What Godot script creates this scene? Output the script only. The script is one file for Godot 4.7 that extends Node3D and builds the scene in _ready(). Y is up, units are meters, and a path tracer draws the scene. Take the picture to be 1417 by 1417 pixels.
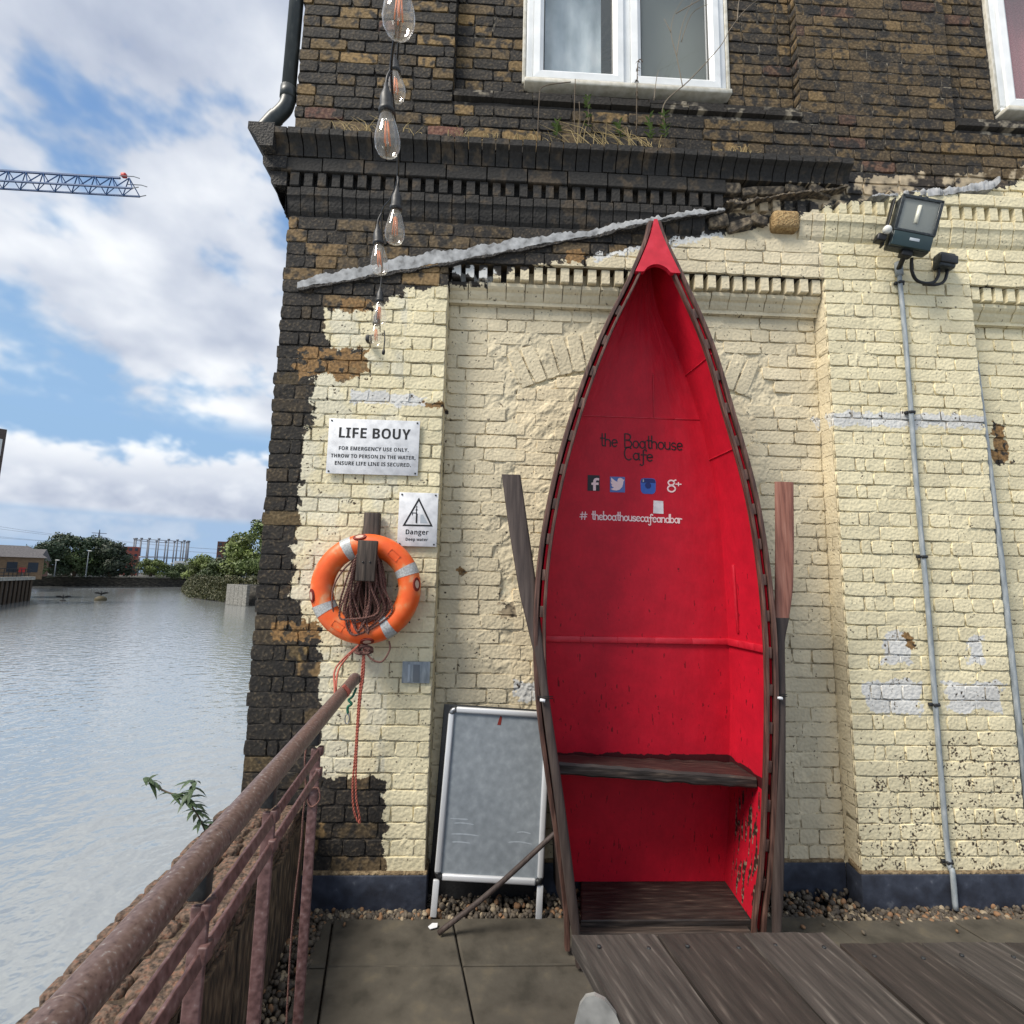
extends Node3D

const WX := -1.6          # wall picture: x and y range in metres
const WW := 5.2
const WH := 5.6
const TW := 1408
const TH := 1520
const RIVER := -3.2

var rng := RandomNumberGenerator.new()
var M := {}
var bricks := []
var label_map := PackedByteArray()
var LW := 650
var LH := 700
var building: Node3D

# ------------------------------------------------------------------ helpers
func S() -> SurfaceTool:
	var st := SurfaceTool.new()
	st.begin(Mesh.PRIMITIVE_TRIANGLES)
	return st

func flat(st: SurfaceTool) -> SurfaceTool:
	st.set_smooth_group(-1)
	return st

func smooth(st: SurfaceTool) -> SurfaceTool:
	st.set_smooth_group(1)
	return st

func tri(st: SurfaceTool, a: Vector3, b: Vector3, c: Vector3) -> void:
	st.add_vertex(a)
	st.add_vertex(c)
	st.add_vertex(b)

func q(st: SurfaceTool, a: Vector3, b: Vector3, c: Vector3, d: Vector3) -> void:
	tri(st, a, b, c)
	tri(st, a, c, d)

func done(st: SurfaceTool) -> ArrayMesh:
	st.generate_normals()
	return st.commit()

func org(n: Node) -> Vector3:
	var v := Vector3.ZERO
	while n != self and n != null:
		v += (n as Node3D).position
		n = n.get_parent()
	return v

func part(called: String, st, m: Material, parent: Node = self) -> MeshInstance3D:
	var o := MeshInstance3D.new()
	o.name = called
	o.mesh = done(st) if st is SurfaceTool else st
	o.material_override = null
	for i in o.mesh.get_surface_count():
		o.set_surface_override_material(i, m)
	parent.add_child(o, true)
	if parent != self:
		o.position = -org(parent)
	return o

func put(called: String, mesh: Mesh, m: Material, xf: Transform3D, parent: Node = self) -> MeshInstance3D:
	var o := MeshInstance3D.new()
	o.name = called
	o.mesh = mesh
	o.set_surface_override_material(0, m)
	parent.add_child(o, true)
	o.transform = Transform3D(xf.basis, xf.origin - org(parent))
	return o

var used := {}
func numbered(called: String) -> String:
	if used.has(called):
		used[called] += 1
		return "%s_%03d" % [called, used[called]]
	used[called] = 0
	return called

func tag(o: Node, label: String, category: String, group := "") -> Node:
	o.set_meta("label", label)
	o.set_meta("category", category)
	if group:
		o.set_meta("group", group)
	return o

func thing(called: String, label: String, category: String, at: Vector3, group := "") -> Node3D:
	var o := Node3D.new()
	o.name = numbered(called)
	add_child(o)
	o.position = at
	tag(o, label, category, group)
	return o

func struct(called: String, st, m: Material) -> MeshInstance3D:
	var o := part(called, st, m)
	o.set_meta("kind", "structure")
	return o

func box(st: SurfaceTool, c: Vector3, s: Vector3, bev := 0.004, bs := Basis()) -> void:
	var h := s * 0.5
	bev = minf(bev, minf(h.x, minf(h.y, h.z)) * 0.9)
	for ax in 3:
		for sg in [-1.0, 1.0]:
			var u := (ax + 1) % 3
			var v := (ax + 2) % 3
			var us := [-h[u], -h[u] + bev, h[u] - bev, h[u]]
			var vs := [-h[v], -h[v] + bev, h[v] - bev, h[v]]
			var g := []
			for i in 4:
				var row := []
				for j in 4:
					var p := Vector3.ZERO
					p[ax] = sg * h[ax]
					p[u] = us[i]
					p[v] = vs[j]
					var inn := Vector3(clampf(p.x, -h.x + bev, h.x - bev), clampf(p.y, -h.y + bev, h.y - bev), clampf(p.z, -h.z + bev, h.z - bev))
					var d := p - inn
					if d.length() > 1e-6:
						p = inn + d.normalized() * bev
					row.append(c + bs * p)
				g.append(row)
			for i in 3:
				for j in 3:
					if sg > 0:
						q(st, g[i][j], g[i + 1][j], g[i + 1][j + 1], g[i][j + 1])
					else:
						q(st, g[i][j], g[i][j + 1], g[i + 1][j + 1], g[i + 1][j])

func bar(st: SurfaceTool, a: Vector3, b: Vector3, w: float, t: float, up := Vector3.UP, bev := 0.003) -> void:
	# a box-section bar from a to b, w along up, t across
	var x := (b - a).normalized()
	var y := (up - x * up.dot(x)).normalized()
	box(st, (a + b) * 0.5, Vector3(a.distance_to(b), w, t), bev, Basis(x, y, x.cross(y)))

func tube(st: SurfaceTool, pts: Array, rad, n := 8, caps := true) -> void:
	var rings := []
	var t0: Vector3 = (pts[1] - pts[0]).normalized()
	var u := t0.cross(Vector3.UP if absf(t0.y) < 0.9 else Vector3.RIGHT).normalized()
	for i in pts.size():
		var t: Vector3 = (pts[mini(i + 1, pts.size() - 1)] - pts[maxi(i - 1, 0)]).normalized()
		u = (u - t * u.dot(t)).normalized()
		var v := t.cross(u)
		var r: float = rad[i] if rad is Array else rad
		var ring := []
		for k in n:
			var a := TAU * k / n
			ring.append(pts[i] + (u * cos(a) + v * sin(a)) * r)
		rings.append(ring)
	for i in pts.size() - 1:
		for k in n:
			var k2 := (k + 1) % n
			q(st, rings[i][k], rings[i][k2], rings[i + 1][k2], rings[i + 1][k])
	if caps:
		for k in n:
			var k2 := (k + 1) % n
			tri(st, pts[0], rings[0][k2], rings[0][k])
			tri(st, pts[-1], rings[-1][k], rings[-1][k2])

func rope(st: SurfaceTool, pts: Array, r: float) -> void:
	# two twisted strands along the path
	var fine := []
	for i in pts.size() - 1:
		var n := maxi(1, int((pts[i] as Vector3).distance_to(pts[i + 1]) / 0.006))
		for k in n:
			fine.append((pts[i] as Vector3).lerp(pts[i + 1], float(k) / n))
	fine.append(pts[-1])
	var u := Vector3(0.31, 0.2, 0.93)
	for s in 2:
		var out := []
		var w := u
		for i in fine.size():
			var t: Vector3 = (fine[mini(i + 1, fine.size() - 1)] - fine[maxi(i - 1, 0)]).normalized()
			w = (w - t * w.dot(t)).normalized()
			out.append(fine[i] + w.rotated(t, i * 0.006 / 0.026 * TAU + s * PI) * r * 0.5)
		tube(st, out, r * 0.62, 5)

func curve(pts: Array, per := 6) -> Array:
	# Catmull-Rom through the points
	var out := []
	for i in pts.size() - 1:
		var p0: Vector3 = pts[maxi(i - 1, 0)]
		var p3: Vector3 = pts[mini(i + 2, pts.size() - 1)]
		for k in per:
			out.append((pts[i] as Vector3).cubic_interpolate(pts[i + 1], p0, p3, float(k) / per))
	out.append(pts[-1])
	return out

func prism(st: SurfaceTool, poly: PackedVector2Array, z0: float, z1: float, xf := Transform3D()) -> void:
	if Geometry2D.is_polygon_clockwise(poly):
		poly = poly.duplicate()
		poly.reverse()
	# Geometry2D calls a polygon clockwise by its own axes: make it counter-clockwise with y up
	var ar := 0.0
	for i in poly.size():
		ar += poly[i].cross(poly[(i + 1) % poly.size()])
	if ar < 0:
		poly = poly.duplicate()
		poly.reverse()
	var ix := Geometry2D.triangulate_polygon(poly)
	for i in range(0, ix.size(), 3):
		var a := poly[ix[i]]
		var b := poly[ix[i + 1]]
		var c := poly[ix[i + 2]]
		if (b - a).cross(c - a) < 0:
			var t := b
			b = c
			c = t
		tri(st, xf * Vector3(a.x, a.y, z1), xf * Vector3(b.x, b.y, z1), xf * Vector3(c.x, c.y, z1))
		tri(st, xf * Vector3(a.x, a.y, z0), xf * Vector3(c.x, c.y, z0), xf * Vector3(b.x, b.y, z0))
	for i in poly.size():
		var a := poly[i]
		var b := poly[(i + 1) % poly.size()]
		q(st, xf * Vector3(a.x, a.y, z0), xf * Vector3(b.x, b.y, z0), xf * Vector3(b.x, b.y, z1), xf * Vector3(a.x, a.y, z1))

func pv(a: Array) -> PackedVector2Array:
	var o := PackedVector2Array()
	for i in range(0, a.size(), 2):
		o.append(Vector2(a[i], a[i + 1]))
	return o

func ellipse(cx: float, cy: float, rx: float, ry: float, n := 20) -> PackedVector2Array:
	var o := PackedVector2Array()
	for i in n:
		o.append(Vector2(cx + rx * cos(TAU * i / n), cy + ry * sin(TAU * i / n)))
	return o

# ------------------------------------------------------------------ materials
func fn(seed_: int, freq: float, oct := 4) -> FastNoiseLite:
	var n := FastNoiseLite.new()
	n.seed = seed_
	n.noise_type = FastNoiseLite.TYPE_SIMPLEX_SMOOTH
	n.frequency = freq
	n.fractal_octaves = oct
	return n

func ramp_tex(seed_: int, freq: float, stops: Array, oct := 4, size := 256) -> ImageTexture:
	# stops: [position, Color8 ...] pairs; a seamless picture of noise run through a colour ramp
	var im := fn(seed_, freq, oct).get_seamless_image(size, size)
	var g := Gradient.new()
	var offs := PackedFloat32Array()
	var cols := PackedColorArray()
	for s in stops:
		offs.append(s[0])
		cols.append(s[1])
	g.offsets = offs
	g.colors = cols
	var lut := []
	for i in 256:
		var c := g.sample(i / 255.0)
		lut.append([c.r8, c.g8, c.b8])
	var src := im.get_data()
	var dst := PackedByteArray()
	dst.resize(size * size * 3)
	for i in size * size:
		var c: Array = lut[src[i]]
		dst[i * 3] = c[0]
		dst[i * 3 + 1] = c[1]
		dst[i * 3 + 2] = c[2]
	return ImageTexture.create_from_image(Image.create_from_data(size, size, false, Image.FORMAT_RGB8, dst))

func grey_tex(seed_: int, freq: float, oct := 4, size := 256) -> ImageTexture:
	return ImageTexture.create_from_image(fn(seed_, freq, oct).get_seamless_image(size, size))

func mat(c: Color, rough := 0.8, metal := 0.0) -> StandardMaterial3D:
	var m := StandardMaterial3D.new()
	m.albedo_color = c
	m.roughness = rough
	m.metallic = metal
	return m

func tmat(tex: Texture2D, scale: Vector3, rough := 0.85, bump: Texture2D = null, cm := 0.1, world := true, tint := Color.WHITE) -> StandardMaterial3D:
	var m := mat(tint, rough)
	m.albedo_texture = tex
	m.uv1_triplanar = true
	m.uv1_world_triplanar = world
	m.uv1_triplanar_sharpness = 4.0
	m.uv1_scale = scale
	if bump:
		m.heightmap_enabled = true
		m.heightmap_texture = bump
		m.heightmap_scale = cm
	return m

func c8(r: int, g: int, b: int) -> Color:
	return Color8(r, g, b)

func lin(r: int, g: int, b: int) -> Color:
	return Color8(r, g, b).srgb_to_linear()

func make_materials() -> void:
	var wood_dark := ramp_tex(11, 0.02, [[0.1, c8(38, 31, 27)], [0.4, c8(56, 46, 40)], [0.65, c8(70, 59, 52)], [0.95, c8(96, 84, 74)]], 6, 512)
	var wood_grey := ramp_tex(12, 0.02, [[0.1, c8(46, 42, 39)], [0.45, c8(60, 55, 51)], [0.7, c8(68, 62, 58)], [0.95, c8(102, 96, 90)]], 6, 512)
	var wood_red := ramp_tex(13, 0.02, [[0.1, c8(112, 68, 56)], [0.45, c8(142, 92, 76)], [0.7, c8(152, 103, 87)], [0.95, c8(166, 120, 104)]], 6, 512)
	var wood_bump := grey_tex(14, 0.03, 4)
	M.wood_dark_y = tmat(wood_dark, Vector3(5, 0.4, 5), 0.75, wood_bump, 0.25)
	M.wood_dark_x = tmat(wood_dark, Vector3(0.4, 5, 5), 0.75, wood_bump, 0.25)
	M.wood_red_y = tmat(wood_red, Vector3(5, 0.35, 5), 0.6, wood_bump, 0.15)
	M.wood_table = tmat(wood_grey, Vector3(5, 5, 0.45), 0.7, wood_bump, 0.2, false)
	M.wood_table_dark = tmat(wood_grey, Vector3(4.4, 4.4, 0.5), 0.7, wood_bump, 0.2, false, c8(212, 204, 200))
	M.wood_oar = tmat(ramp_tex(15, 0.02, [[0.1, c8(52, 42, 39)], [0.5, c8(66, 55, 51)], [0.9, c8(80, 69, 64)]], 6, 512), Vector3(5, 0.35, 5), 0.65, wood_bump, 0.1)
	M.wood_wet = tmat(ramp_tex(16, 0.02, [[0.1, c8(30, 25, 23)], [0.5, c8(45, 38, 35)], [0.75, c8(60, 51, 46)], [0.95, c8(96, 83, 72)]], 6, 512), Vector3(0.5, 4, 4), 0.55, wood_bump, 0.3)
	var rust := ramp_tex(21, 0.05, [[0.1, c8(54, 42, 39)], [0.25, c8(86, 66, 61)], [0.4, c8(96, 77, 71)], [0.66, c8(106, 86, 80)], [0.76, c8(118, 104, 99)], [0.86, c8(142, 140, 138)]], 8, 512)
	var rust_bump := grey_tex(22, 0.05, 4)
	M.rail = tmat(rust, Vector3(3.4, 3.4, 3.4), 0.45, rust_bump, 0.05)
	M.flat_rail = tmat(ramp_tex(23, 0.06, [[0.1, c8(66, 44, 42)], [0.5, c8(96, 68, 66)], [0.8, c8(110, 84, 82)], [0.97, c8(138, 120, 117)]], 8), Vector3(3, 3, 3), 0.55, rust_bump, 0.1)
	M.parapet = tmat(ramp_tex(24, 0.02, [[0.1, c8(36, 30, 24)], [0.45, c8(70, 58, 46)], [0.7, c8(98, 82, 64)], [0.95, c8(124, 112, 96)]], 6, 512), Vector3(2.5, 0.7, 2.5), 0.9, grey_tex(25, 0.04, 5), 0.8)
	M.coping = tmat(ramp_tex(26, 0.04, [[0.1, c8(52, 42, 36)], [0.4, c8(92, 76, 64)], [0.6, c8(112, 92, 78)], [0.78, c8(120, 84, 66)], [0.95, c8(150, 138, 122)]], 6, 512), Vector3(2, 2, 2), 0.95, grey_tex(27, 0.06, 5), 1.2)
	M.slab = tmat(ramp_tex(28, 0.012, [[0.1, c8(56, 52, 44)], [0.4, c8(72, 67, 58)], [0.65, c8(78, 73, 64)], [0.9, c8(90, 83, 70)]], 6, 512), Vector3(0.9, 0.9, 0.9), 0.85, grey_tex(29, 0.09, 4), 0.15)
	M.bed = tmat(ramp_tex(30, 0.06, [[0.1, c8(30, 26, 22)], [0.6, c8(58, 50, 42)], [0.95, c8(92, 82, 70)]], 4), Vector3(3, 3, 3), 0.95)
	M.plinth = tmat(ramp_tex(31, 0.012, [[0.1, c8(30, 34, 46)], [0.5, c8(42, 48, 62)], [0.8, c8(54, 60, 74)], [0.97, c8(96, 100, 108)]], 6, 512), Vector3(1.4, 1.4, 1.4), 0.75, grey_tex(32, 0.04), 0.2)
	M.cement = tmat(ramp_tex(33, 0.03, [[0.1, c8(112, 112, 112)], [0.35, c8(150, 151, 152)], [0.6, c8(166, 167, 168)], [0.9, c8(186, 187, 188)]], 5), Vector3(2, 2, 2), 0.9, grey_tex(34, 0.05, 5), 0.08)
	M.fillet_base = tmat(ramp_tex(35, 0.03, [[0.1, c8(84, 70, 52)], [0.5, c8(122, 104, 78)], [0.9, c8(158, 142, 114)]], 5), Vector3(3, 3, 3), 0.9, grey_tex(36, 0.05, 5), 0.8)
	M.upvc = tmat(ramp_tex(37, 0.01, [[0.2, c8(226, 228, 228)], [0.6, c8(234, 236, 236)], [0.9, c8(240, 241, 241)]], 5), Vector3(2, 2, 2), 0.35)
	M.upvc_dirty = tmat(ramp_tex(38, 0.02, [[0.1, c8(186, 180, 164)], [0.5, c8(206, 201, 187)], [0.9, c8(218, 214, 204)]], 5), Vector3(3, 3, 3), 0.6)
	M.gasket = mat(c8(40, 42, 44), 0.6)
	M.glass = mat(Color(0.9, 0.95, 0.95, 0.08), 0.03)
	M.glass.transparency = BaseMaterial3D.TRANSPARENCY_ALPHA
	M.glass.metallic_specular = 0.75
	M.bulb_glass = mat(Color(1.0, 0.93, 0.8, 0.07), 0.02)
	M.bulb_glass.transparency = BaseMaterial3D.TRANSPARENCY_ALPHA
	M.bulb_glass.metallic_specular = 0.8
	M.filament = mat(c8(216, 120, 64), 0.5)
	M.black_rubber = tmat(ramp_tex(39, 0.05, [[0.1, c8(24, 25, 27)], [0.9, c8(46, 48, 50)]]), Vector3(6, 6, 6), 0.5)
	M.black = mat(c8(18, 18, 20), 0.5)
	M.pipe = tmat(ramp_tex(40, 0.02, [[0.1, c8(40, 44, 44)], [0.6, c8(56, 61, 60)], [0.95, c8(84, 86, 82)]], 5), Vector3(3, 1, 3), 0.42)
	M.alu = mat(c8(206, 208, 211), 0.4, 0.25)
	M.steel = mat(c8(150, 152, 156), 0.4, 0.8)
	M.conduit = tmat(ramp_tex(41, 0.03, [[0.1, c8(118, 126, 132)], [0.6, c8(146, 154, 160)], [0.9, c8(172, 176, 178)]], 5), Vector3(4, 1, 4), 0.5)
	M.white_paint = tmat(ramp_tex(42, 0.02, [[0.1, c8(202, 203, 206)], [0.6, c8(222, 223, 226)], [0.9, c8(230, 231, 233)]], 4), Vector3(3, 3, 3), 0.4)
	M.ink = mat(c8(20, 20, 22), 0.6)
	M.hand_black = mat(c8(14, 6, 8), 0.55)
	M.hand_white = mat(c8(238, 214, 214), 0.6)
	M.orange = tmat(ramp_tex(43, 0.008, [[0.08, c8(222, 84, 28)], [0.5, c8(233, 96, 36)], [0.7, c8(231, 110, 52)], [0.85, c8(216, 146, 104)], [0.97, c8(208, 172, 142)]], 6, 512), Vector3(1.7, 1.7, 1.7), 0.42)
	M.band = tmat(ramp_tex(44, 0.05, [[0.1, c8(150, 150, 148)], [0.6, c8(182, 183, 182)], [0.9, c8(196, 198, 198)]], 4), Vector3(6, 6, 6), 0.35)
	M.crest = mat(c8(120, 36, 24), 0.5)
	M.crest_pale = mat(c8(200, 170, 150), 0.5)
	M.rope = tmat(ramp_tex(45, 0.12, [[0.2, c8(70, 42, 38)], [0.5, c8(112, 72, 64)], [0.66, c8(138, 96, 86)], [0.8, c8(192, 168, 156)]], 3), Vector3(16, 16, 16), 0.9, grey_tex(46, 0.12), 0.3)
	M.rope_red = tmat(ramp_tex(47, 0.12, [[0.2, c8(120, 46, 38)], [0.5, c8(168, 82, 66)], [0.85, c8(206, 150, 132)]], 3), Vector3(16, 16, 16), 0.9)
	M.rope_green = mat(c8(24, 96, 74), 0.8)
	M.board_panel = tmat(ramp_tex(48, 0.03, [[0.1, c8(124, 131, 137)], [0.4, c8(132, 139, 145)], [0.6, c8(137, 144, 150)], [0.9, c8(148, 155, 161)]], 8, 512), Vector3(1.1, 1.1, 1.1), 0.3)
	M.scuff = mat(c8(168, 176, 184), 0.6)
	M.lamp_body = tmat(ramp_tex(49, 0.03, [[0.1, c8(26, 30, 32)], [0.6, c8(38, 44, 46)], [0.95, c8(66, 70, 70)]], 4), Vector3(5, 5, 5), 0.4)
	M.lamp_panel = mat(c8(34, 52, 54), 0.35)
	M.reflector = mat(c8(112, 114, 106), 0.45, 0.3)
	M.lamp_tube = mat(c8(214, 212, 196), 0.3)
	M.blind_green = tmat(ramp_tex(50, 0.16, [[0.2, c8(78, 84, 78)], [0.5, c8(104, 110, 102)], [0.9, c8(132, 136, 126)]], 2), Vector3(14, 9, 14), 0.95)
	M.blind_white = tmat(ramp_tex(51, 0.012, [[0.1, c8(150, 164, 172)], [0.6, c8(184, 196, 202)], [0.9, c8(206, 214, 217)]], 4), Vector3(1.5, 0.8, 1.5), 0.9)
	M.blind_pink = tmat(ramp_tex(52, 0.05, [[0.1, c8(140, 78, 84)], [0.9, c8(172, 104, 110)]], 3), Vector3(5, 5, 5), 0.95)
	M.room = mat(c8(70, 70, 70), 0.95)
	M.pebble = mat(Color.WHITE, 0.75)
	M.pebble.vertex_color_use_as_albedo = true
	M.leaf_tint = mat(Color.WHITE, 0.6)
	M.leaf_tint.vertex_color_use_as_albedo = true
	M.leaf_tint.backlight_enabled = true
	M.leaf_tint.backlight = Color(0.25, 0.3, 0.12)
	M.straw = mat(c8(176, 156, 112), 0.9)
	M.stem = mat(c8(96, 84, 70), 0.9)
	M.twig = mat(c8(132, 120, 104), 0.9)
	M.weed = mat(c8(104, 124, 72), 0.8)
	M.bark = mat(c8(70, 58, 46), 0.95)
	M.quay = tmat(ramp_tex(53, 0.03, [[0.1, c8(42, 40, 38)], [0.5, c8(72, 69, 64)], [0.9, c8(112, 106, 96)]], 6), Vector3(0.12, 0.3, 0.12), 0.95)
	M.quay_top = tmat(ramp_tex(54, 0.03, [[0.1, c8(120, 118, 110)], [0.9, c8(172, 168, 158)]], 5), Vector3(0.2, 0.2, 0.2), 0.95)
	M.bank = tmat(ramp_tex(55, 0.03, [[0.1, c8(44, 50, 32)], [0.5, c8(70, 74, 48)], [0.9, c8(104, 98, 72)]], 6), Vector3(0.1, 0.1, 0.1), 0.95)
	M.pale_wall = tmat(ramp_tex(56, 0.03, [[0.1, c8(96, 94, 88)], [0.6, c8(128, 126, 120)], [0.9, c8(152, 150, 144)]], 5), Vector3(0.2, 0.4, 0.2), 0.95)
	M.far_brick = tmat(ramp_tex(57, 0.04, [[0.1, c8(88, 60, 52)], [0.9, c8(122, 86, 74)]], 4), Vector3(0.15, 0.3, 0.15), 0.95)
	M.far_red = mat(c8(140, 78, 68), 0.95)
	M.far_tan = tmat(ramp_tex(58, 0.04, [[0.1, c8(112, 92, 72)], [0.9, c8(140, 116, 90)]], 4), Vector3(0.2, 0.3, 0.2), 0.95)
	M.far_roof = tmat(ramp_tex(59, 0.04, [[0.1, c8(74, 72, 74)], [0.9, c8(108, 104, 104)]], 4), Vector3(0.3, 0.3, 0.3), 0.9)
	M.far_glass = mat(c8(48, 56, 66), 0.15)
	M.far_white = mat(c8(214, 214, 210), 0.7)
	M.far_grey = mat(c8(112, 118, 124), 0.8)
	M.gas_steel = mat(c8(112, 116, 124), 0.7)
	M.crane = mat(c8(34, 78, 128), 0.5)
	M.crane_red = mat(c8(200, 60, 56), 0.5)
	M.brown_clad = tmat(ramp_tex(60, 0.03, [[0.1, c8(74, 64, 60)], [0.9, c8(96, 84, 78)]], 4), Vector3(0.1, 0.3, 0.1), 0.8)
	M.bird = mat(c8(30, 30, 32), 0.8)
	M.buoy = mat(c8(74, 66, 44), 0.7)
	M.red_sign = mat(c8(176, 44, 40), 0.6)
	M.chair_white = tmat(ramp_tex(61, 0.02, [[0.1, c8(112, 112, 110)], [0.5, c8(132, 132, 130)], [0.9, c8(150, 150, 147)]], 6), Vector3(3, 3, 3), 0.45)
	M.icon_black = mat(c8(18, 18, 26), 0.5)
	M.icon_blue = mat(c8(84, 112, 176), 0.5)
	M.icon_azure = mat(c8(48, 92, 176), 0.5)
	M.icon_navy = mat(c8(18, 36, 104), 0.5)
	M.water = mat(c8(170, 174, 174), 0.08, 0.5)
	M.water.metallic_specular = 0.5
	M.water.uv1_triplanar = true
	M.water.uv1_world_triplanar = true
	M.water.uv1_scale = Vector3(0.11, 0.11, 0.11)
	M.water.heightmap_enabled = true
	M.water.heightmap_texture = grey_tex(62, 0.011, 4, 1024)
	M.water.heightmap_scale = 2.5

# ------------------------------------------------------------------ sky
func make_sky() -> ImageTexture:
	var w := 2560
	var h := 1280
	var im := PackedByteArray()
	im.resize(w * h * 3)
	var big := fn(71, 1.0, 7)
	var lump := fn(72, 6.0, 6)
	lump.fractal_gain = 0.58
	var puff := fn(74, 9.0, 4)
	puff.fractal_type = FastNoiseLite.FRACTAL_RIDGED
	var shade := fn(73, 1.6, 4)
	var half := h / 2 + 12
	for py in h:
		var el := 90.0 - 180.0 * (py + 0.5) / h
		var i := py * w * 3
		if py >= half:
			var row := PackedByteArray()
			for px in w:
				im[i] = 150
				im[i + 1] = 168
				im[i + 2] = 184
				i += 3
			continue
		var er := deg_to_rad(maxf(el, 0.0))
		var ce := cos(er)
		var se := sin(er)
		var k := 1.0 / (se + 0.22)
		var blue := Vector3(158, 184, 214).lerp(Vector3(146, 181, 218), smoothstep(3.0, 13.0, el)).lerp(Vector3(116, 152, 200), smoothstep(15.0, 40.0, el))
		var bank := smoothstep(4.6, 5.6, el)
		for px in w:
			var az := TAU * (px + 0.5) / w
			var dx := sin(az) * ce
			var dz := -cos(az) * ce
			var n := big.get_noise_3d(dx * k * 1.1, dz * k * 1.1, 3.0)
			var l := lump.get_noise_3d(dx, se * 1.6, dz)
			var s := shade.get_noise_3d(dx * k * 1.3, dz * k * 1.3, 9.0 + se)
			var c := 0.0
			var bright := 0.0
			if el < 17.0:
				# the cumulus bank along the horizon, with its lumpy top and flat base
				var pf := puff.get_noise_3d(dx, se * 1.4, dz)
				var top := 11.6 + l * 4.0 + n * 2.0 - pf * 1.3
				c = bank * (1.0 - smoothstep(top - 0.9, top + 0.9, el))
				bright = 0.50 + 0.75 * l - 0.22 * pf + 0.42 * smoothstep(top - 3.5, top - 0.3, el) - 0.15 * (1.0 - smoothstep(4.6, 8.0, el))
				c = maxf(c, 0.62 * smoothstep(-0.2, 0.35, n + 0.6 * l) * smoothstep(12.5, 16.0, el))
				c = maxf(c, 0.5 * smoothstep(-0.1, 0.3, l) * (1.0 - bank) * smoothstep(1.0, 3.5, el))
			var hi := smoothstep(-0.17, 0.2, n + 0.45 * l + 0.2 + 0.22 * smoothstep(34.0, 44.0, el) - 0.12 * smoothstep(24.0, 29.0, el) * (1.0 - smoothstep(32.0, 37.0, el)))
			hi *= smoothstep(13.0, 15.5, el)
			if hi > c:
				c = hi
				bright = 0.52 + 0.85 * s + 0.35 * l
			bright = clampf(bright, 0.0, 1.0)
			var r := lerpf(blue.x, 168.0 + 72.0 * bright, c)
			var g := lerpf(blue.y, 178.0 + 65.0 * bright, c)
			var b := lerpf(blue.z, 198.0 + 49.0 * bright, c)
			im[i] = int(clampf(r, 0, 255))
			im[i + 1] = int(clampf(g, 0, 255))
			im[i + 2] = int(clampf(b, 0, 255))
			i += 3
	return ImageTexture.create_from_image(Image.create_from_data(w, h, false, Image.FORMAT_RGB8, im))

# ------------------------------------------------------------------ the painted and sooty brick front
# labels of the surface: 0 bare sooty brick, 1 cream paint, 2 white patch, 3 bare ochre brick, 4 cream paint with many flakes, 5 smooth pinkish cream, 6 hacked pale stone
func stamp(poly: PackedVector2Array, v: int) -> void:
	var lo := Vector2(1e9, 1e9)
	var hi := -lo
	for p in poly:
		lo = lo.min(p)
		hi = hi.max(p)
	var i0 := maxi(0, int((lo.x - WX) / WW * LW))
	var i1 := mini(LW - 1, int((hi.x - WX) / WW * LW) + 1)
	var j0 := maxi(0, int(lo.y / WH * LH))
	var j1 := mini(LH - 1, int(hi.y / WH * LH) + 1)
	for j in range(j0, j1 + 1):
		var y := (j + 0.5) / LH * WH
		for i in range(i0, i1 + 1):
			if Geometry2D.is_point_in_polygon(Vector2(WX + (i + 0.5) / LW * WW, y), poly):
				label_map[j * LW + i] = v

func rect(x0: float, y0: float, x1: float, y1: float) -> PackedVector2Array:
	return PackedVector2Array([Vector2(x0, y0), Vector2(x1, y0), Vector2(x1, y1), Vector2(x0, y1)])

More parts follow.
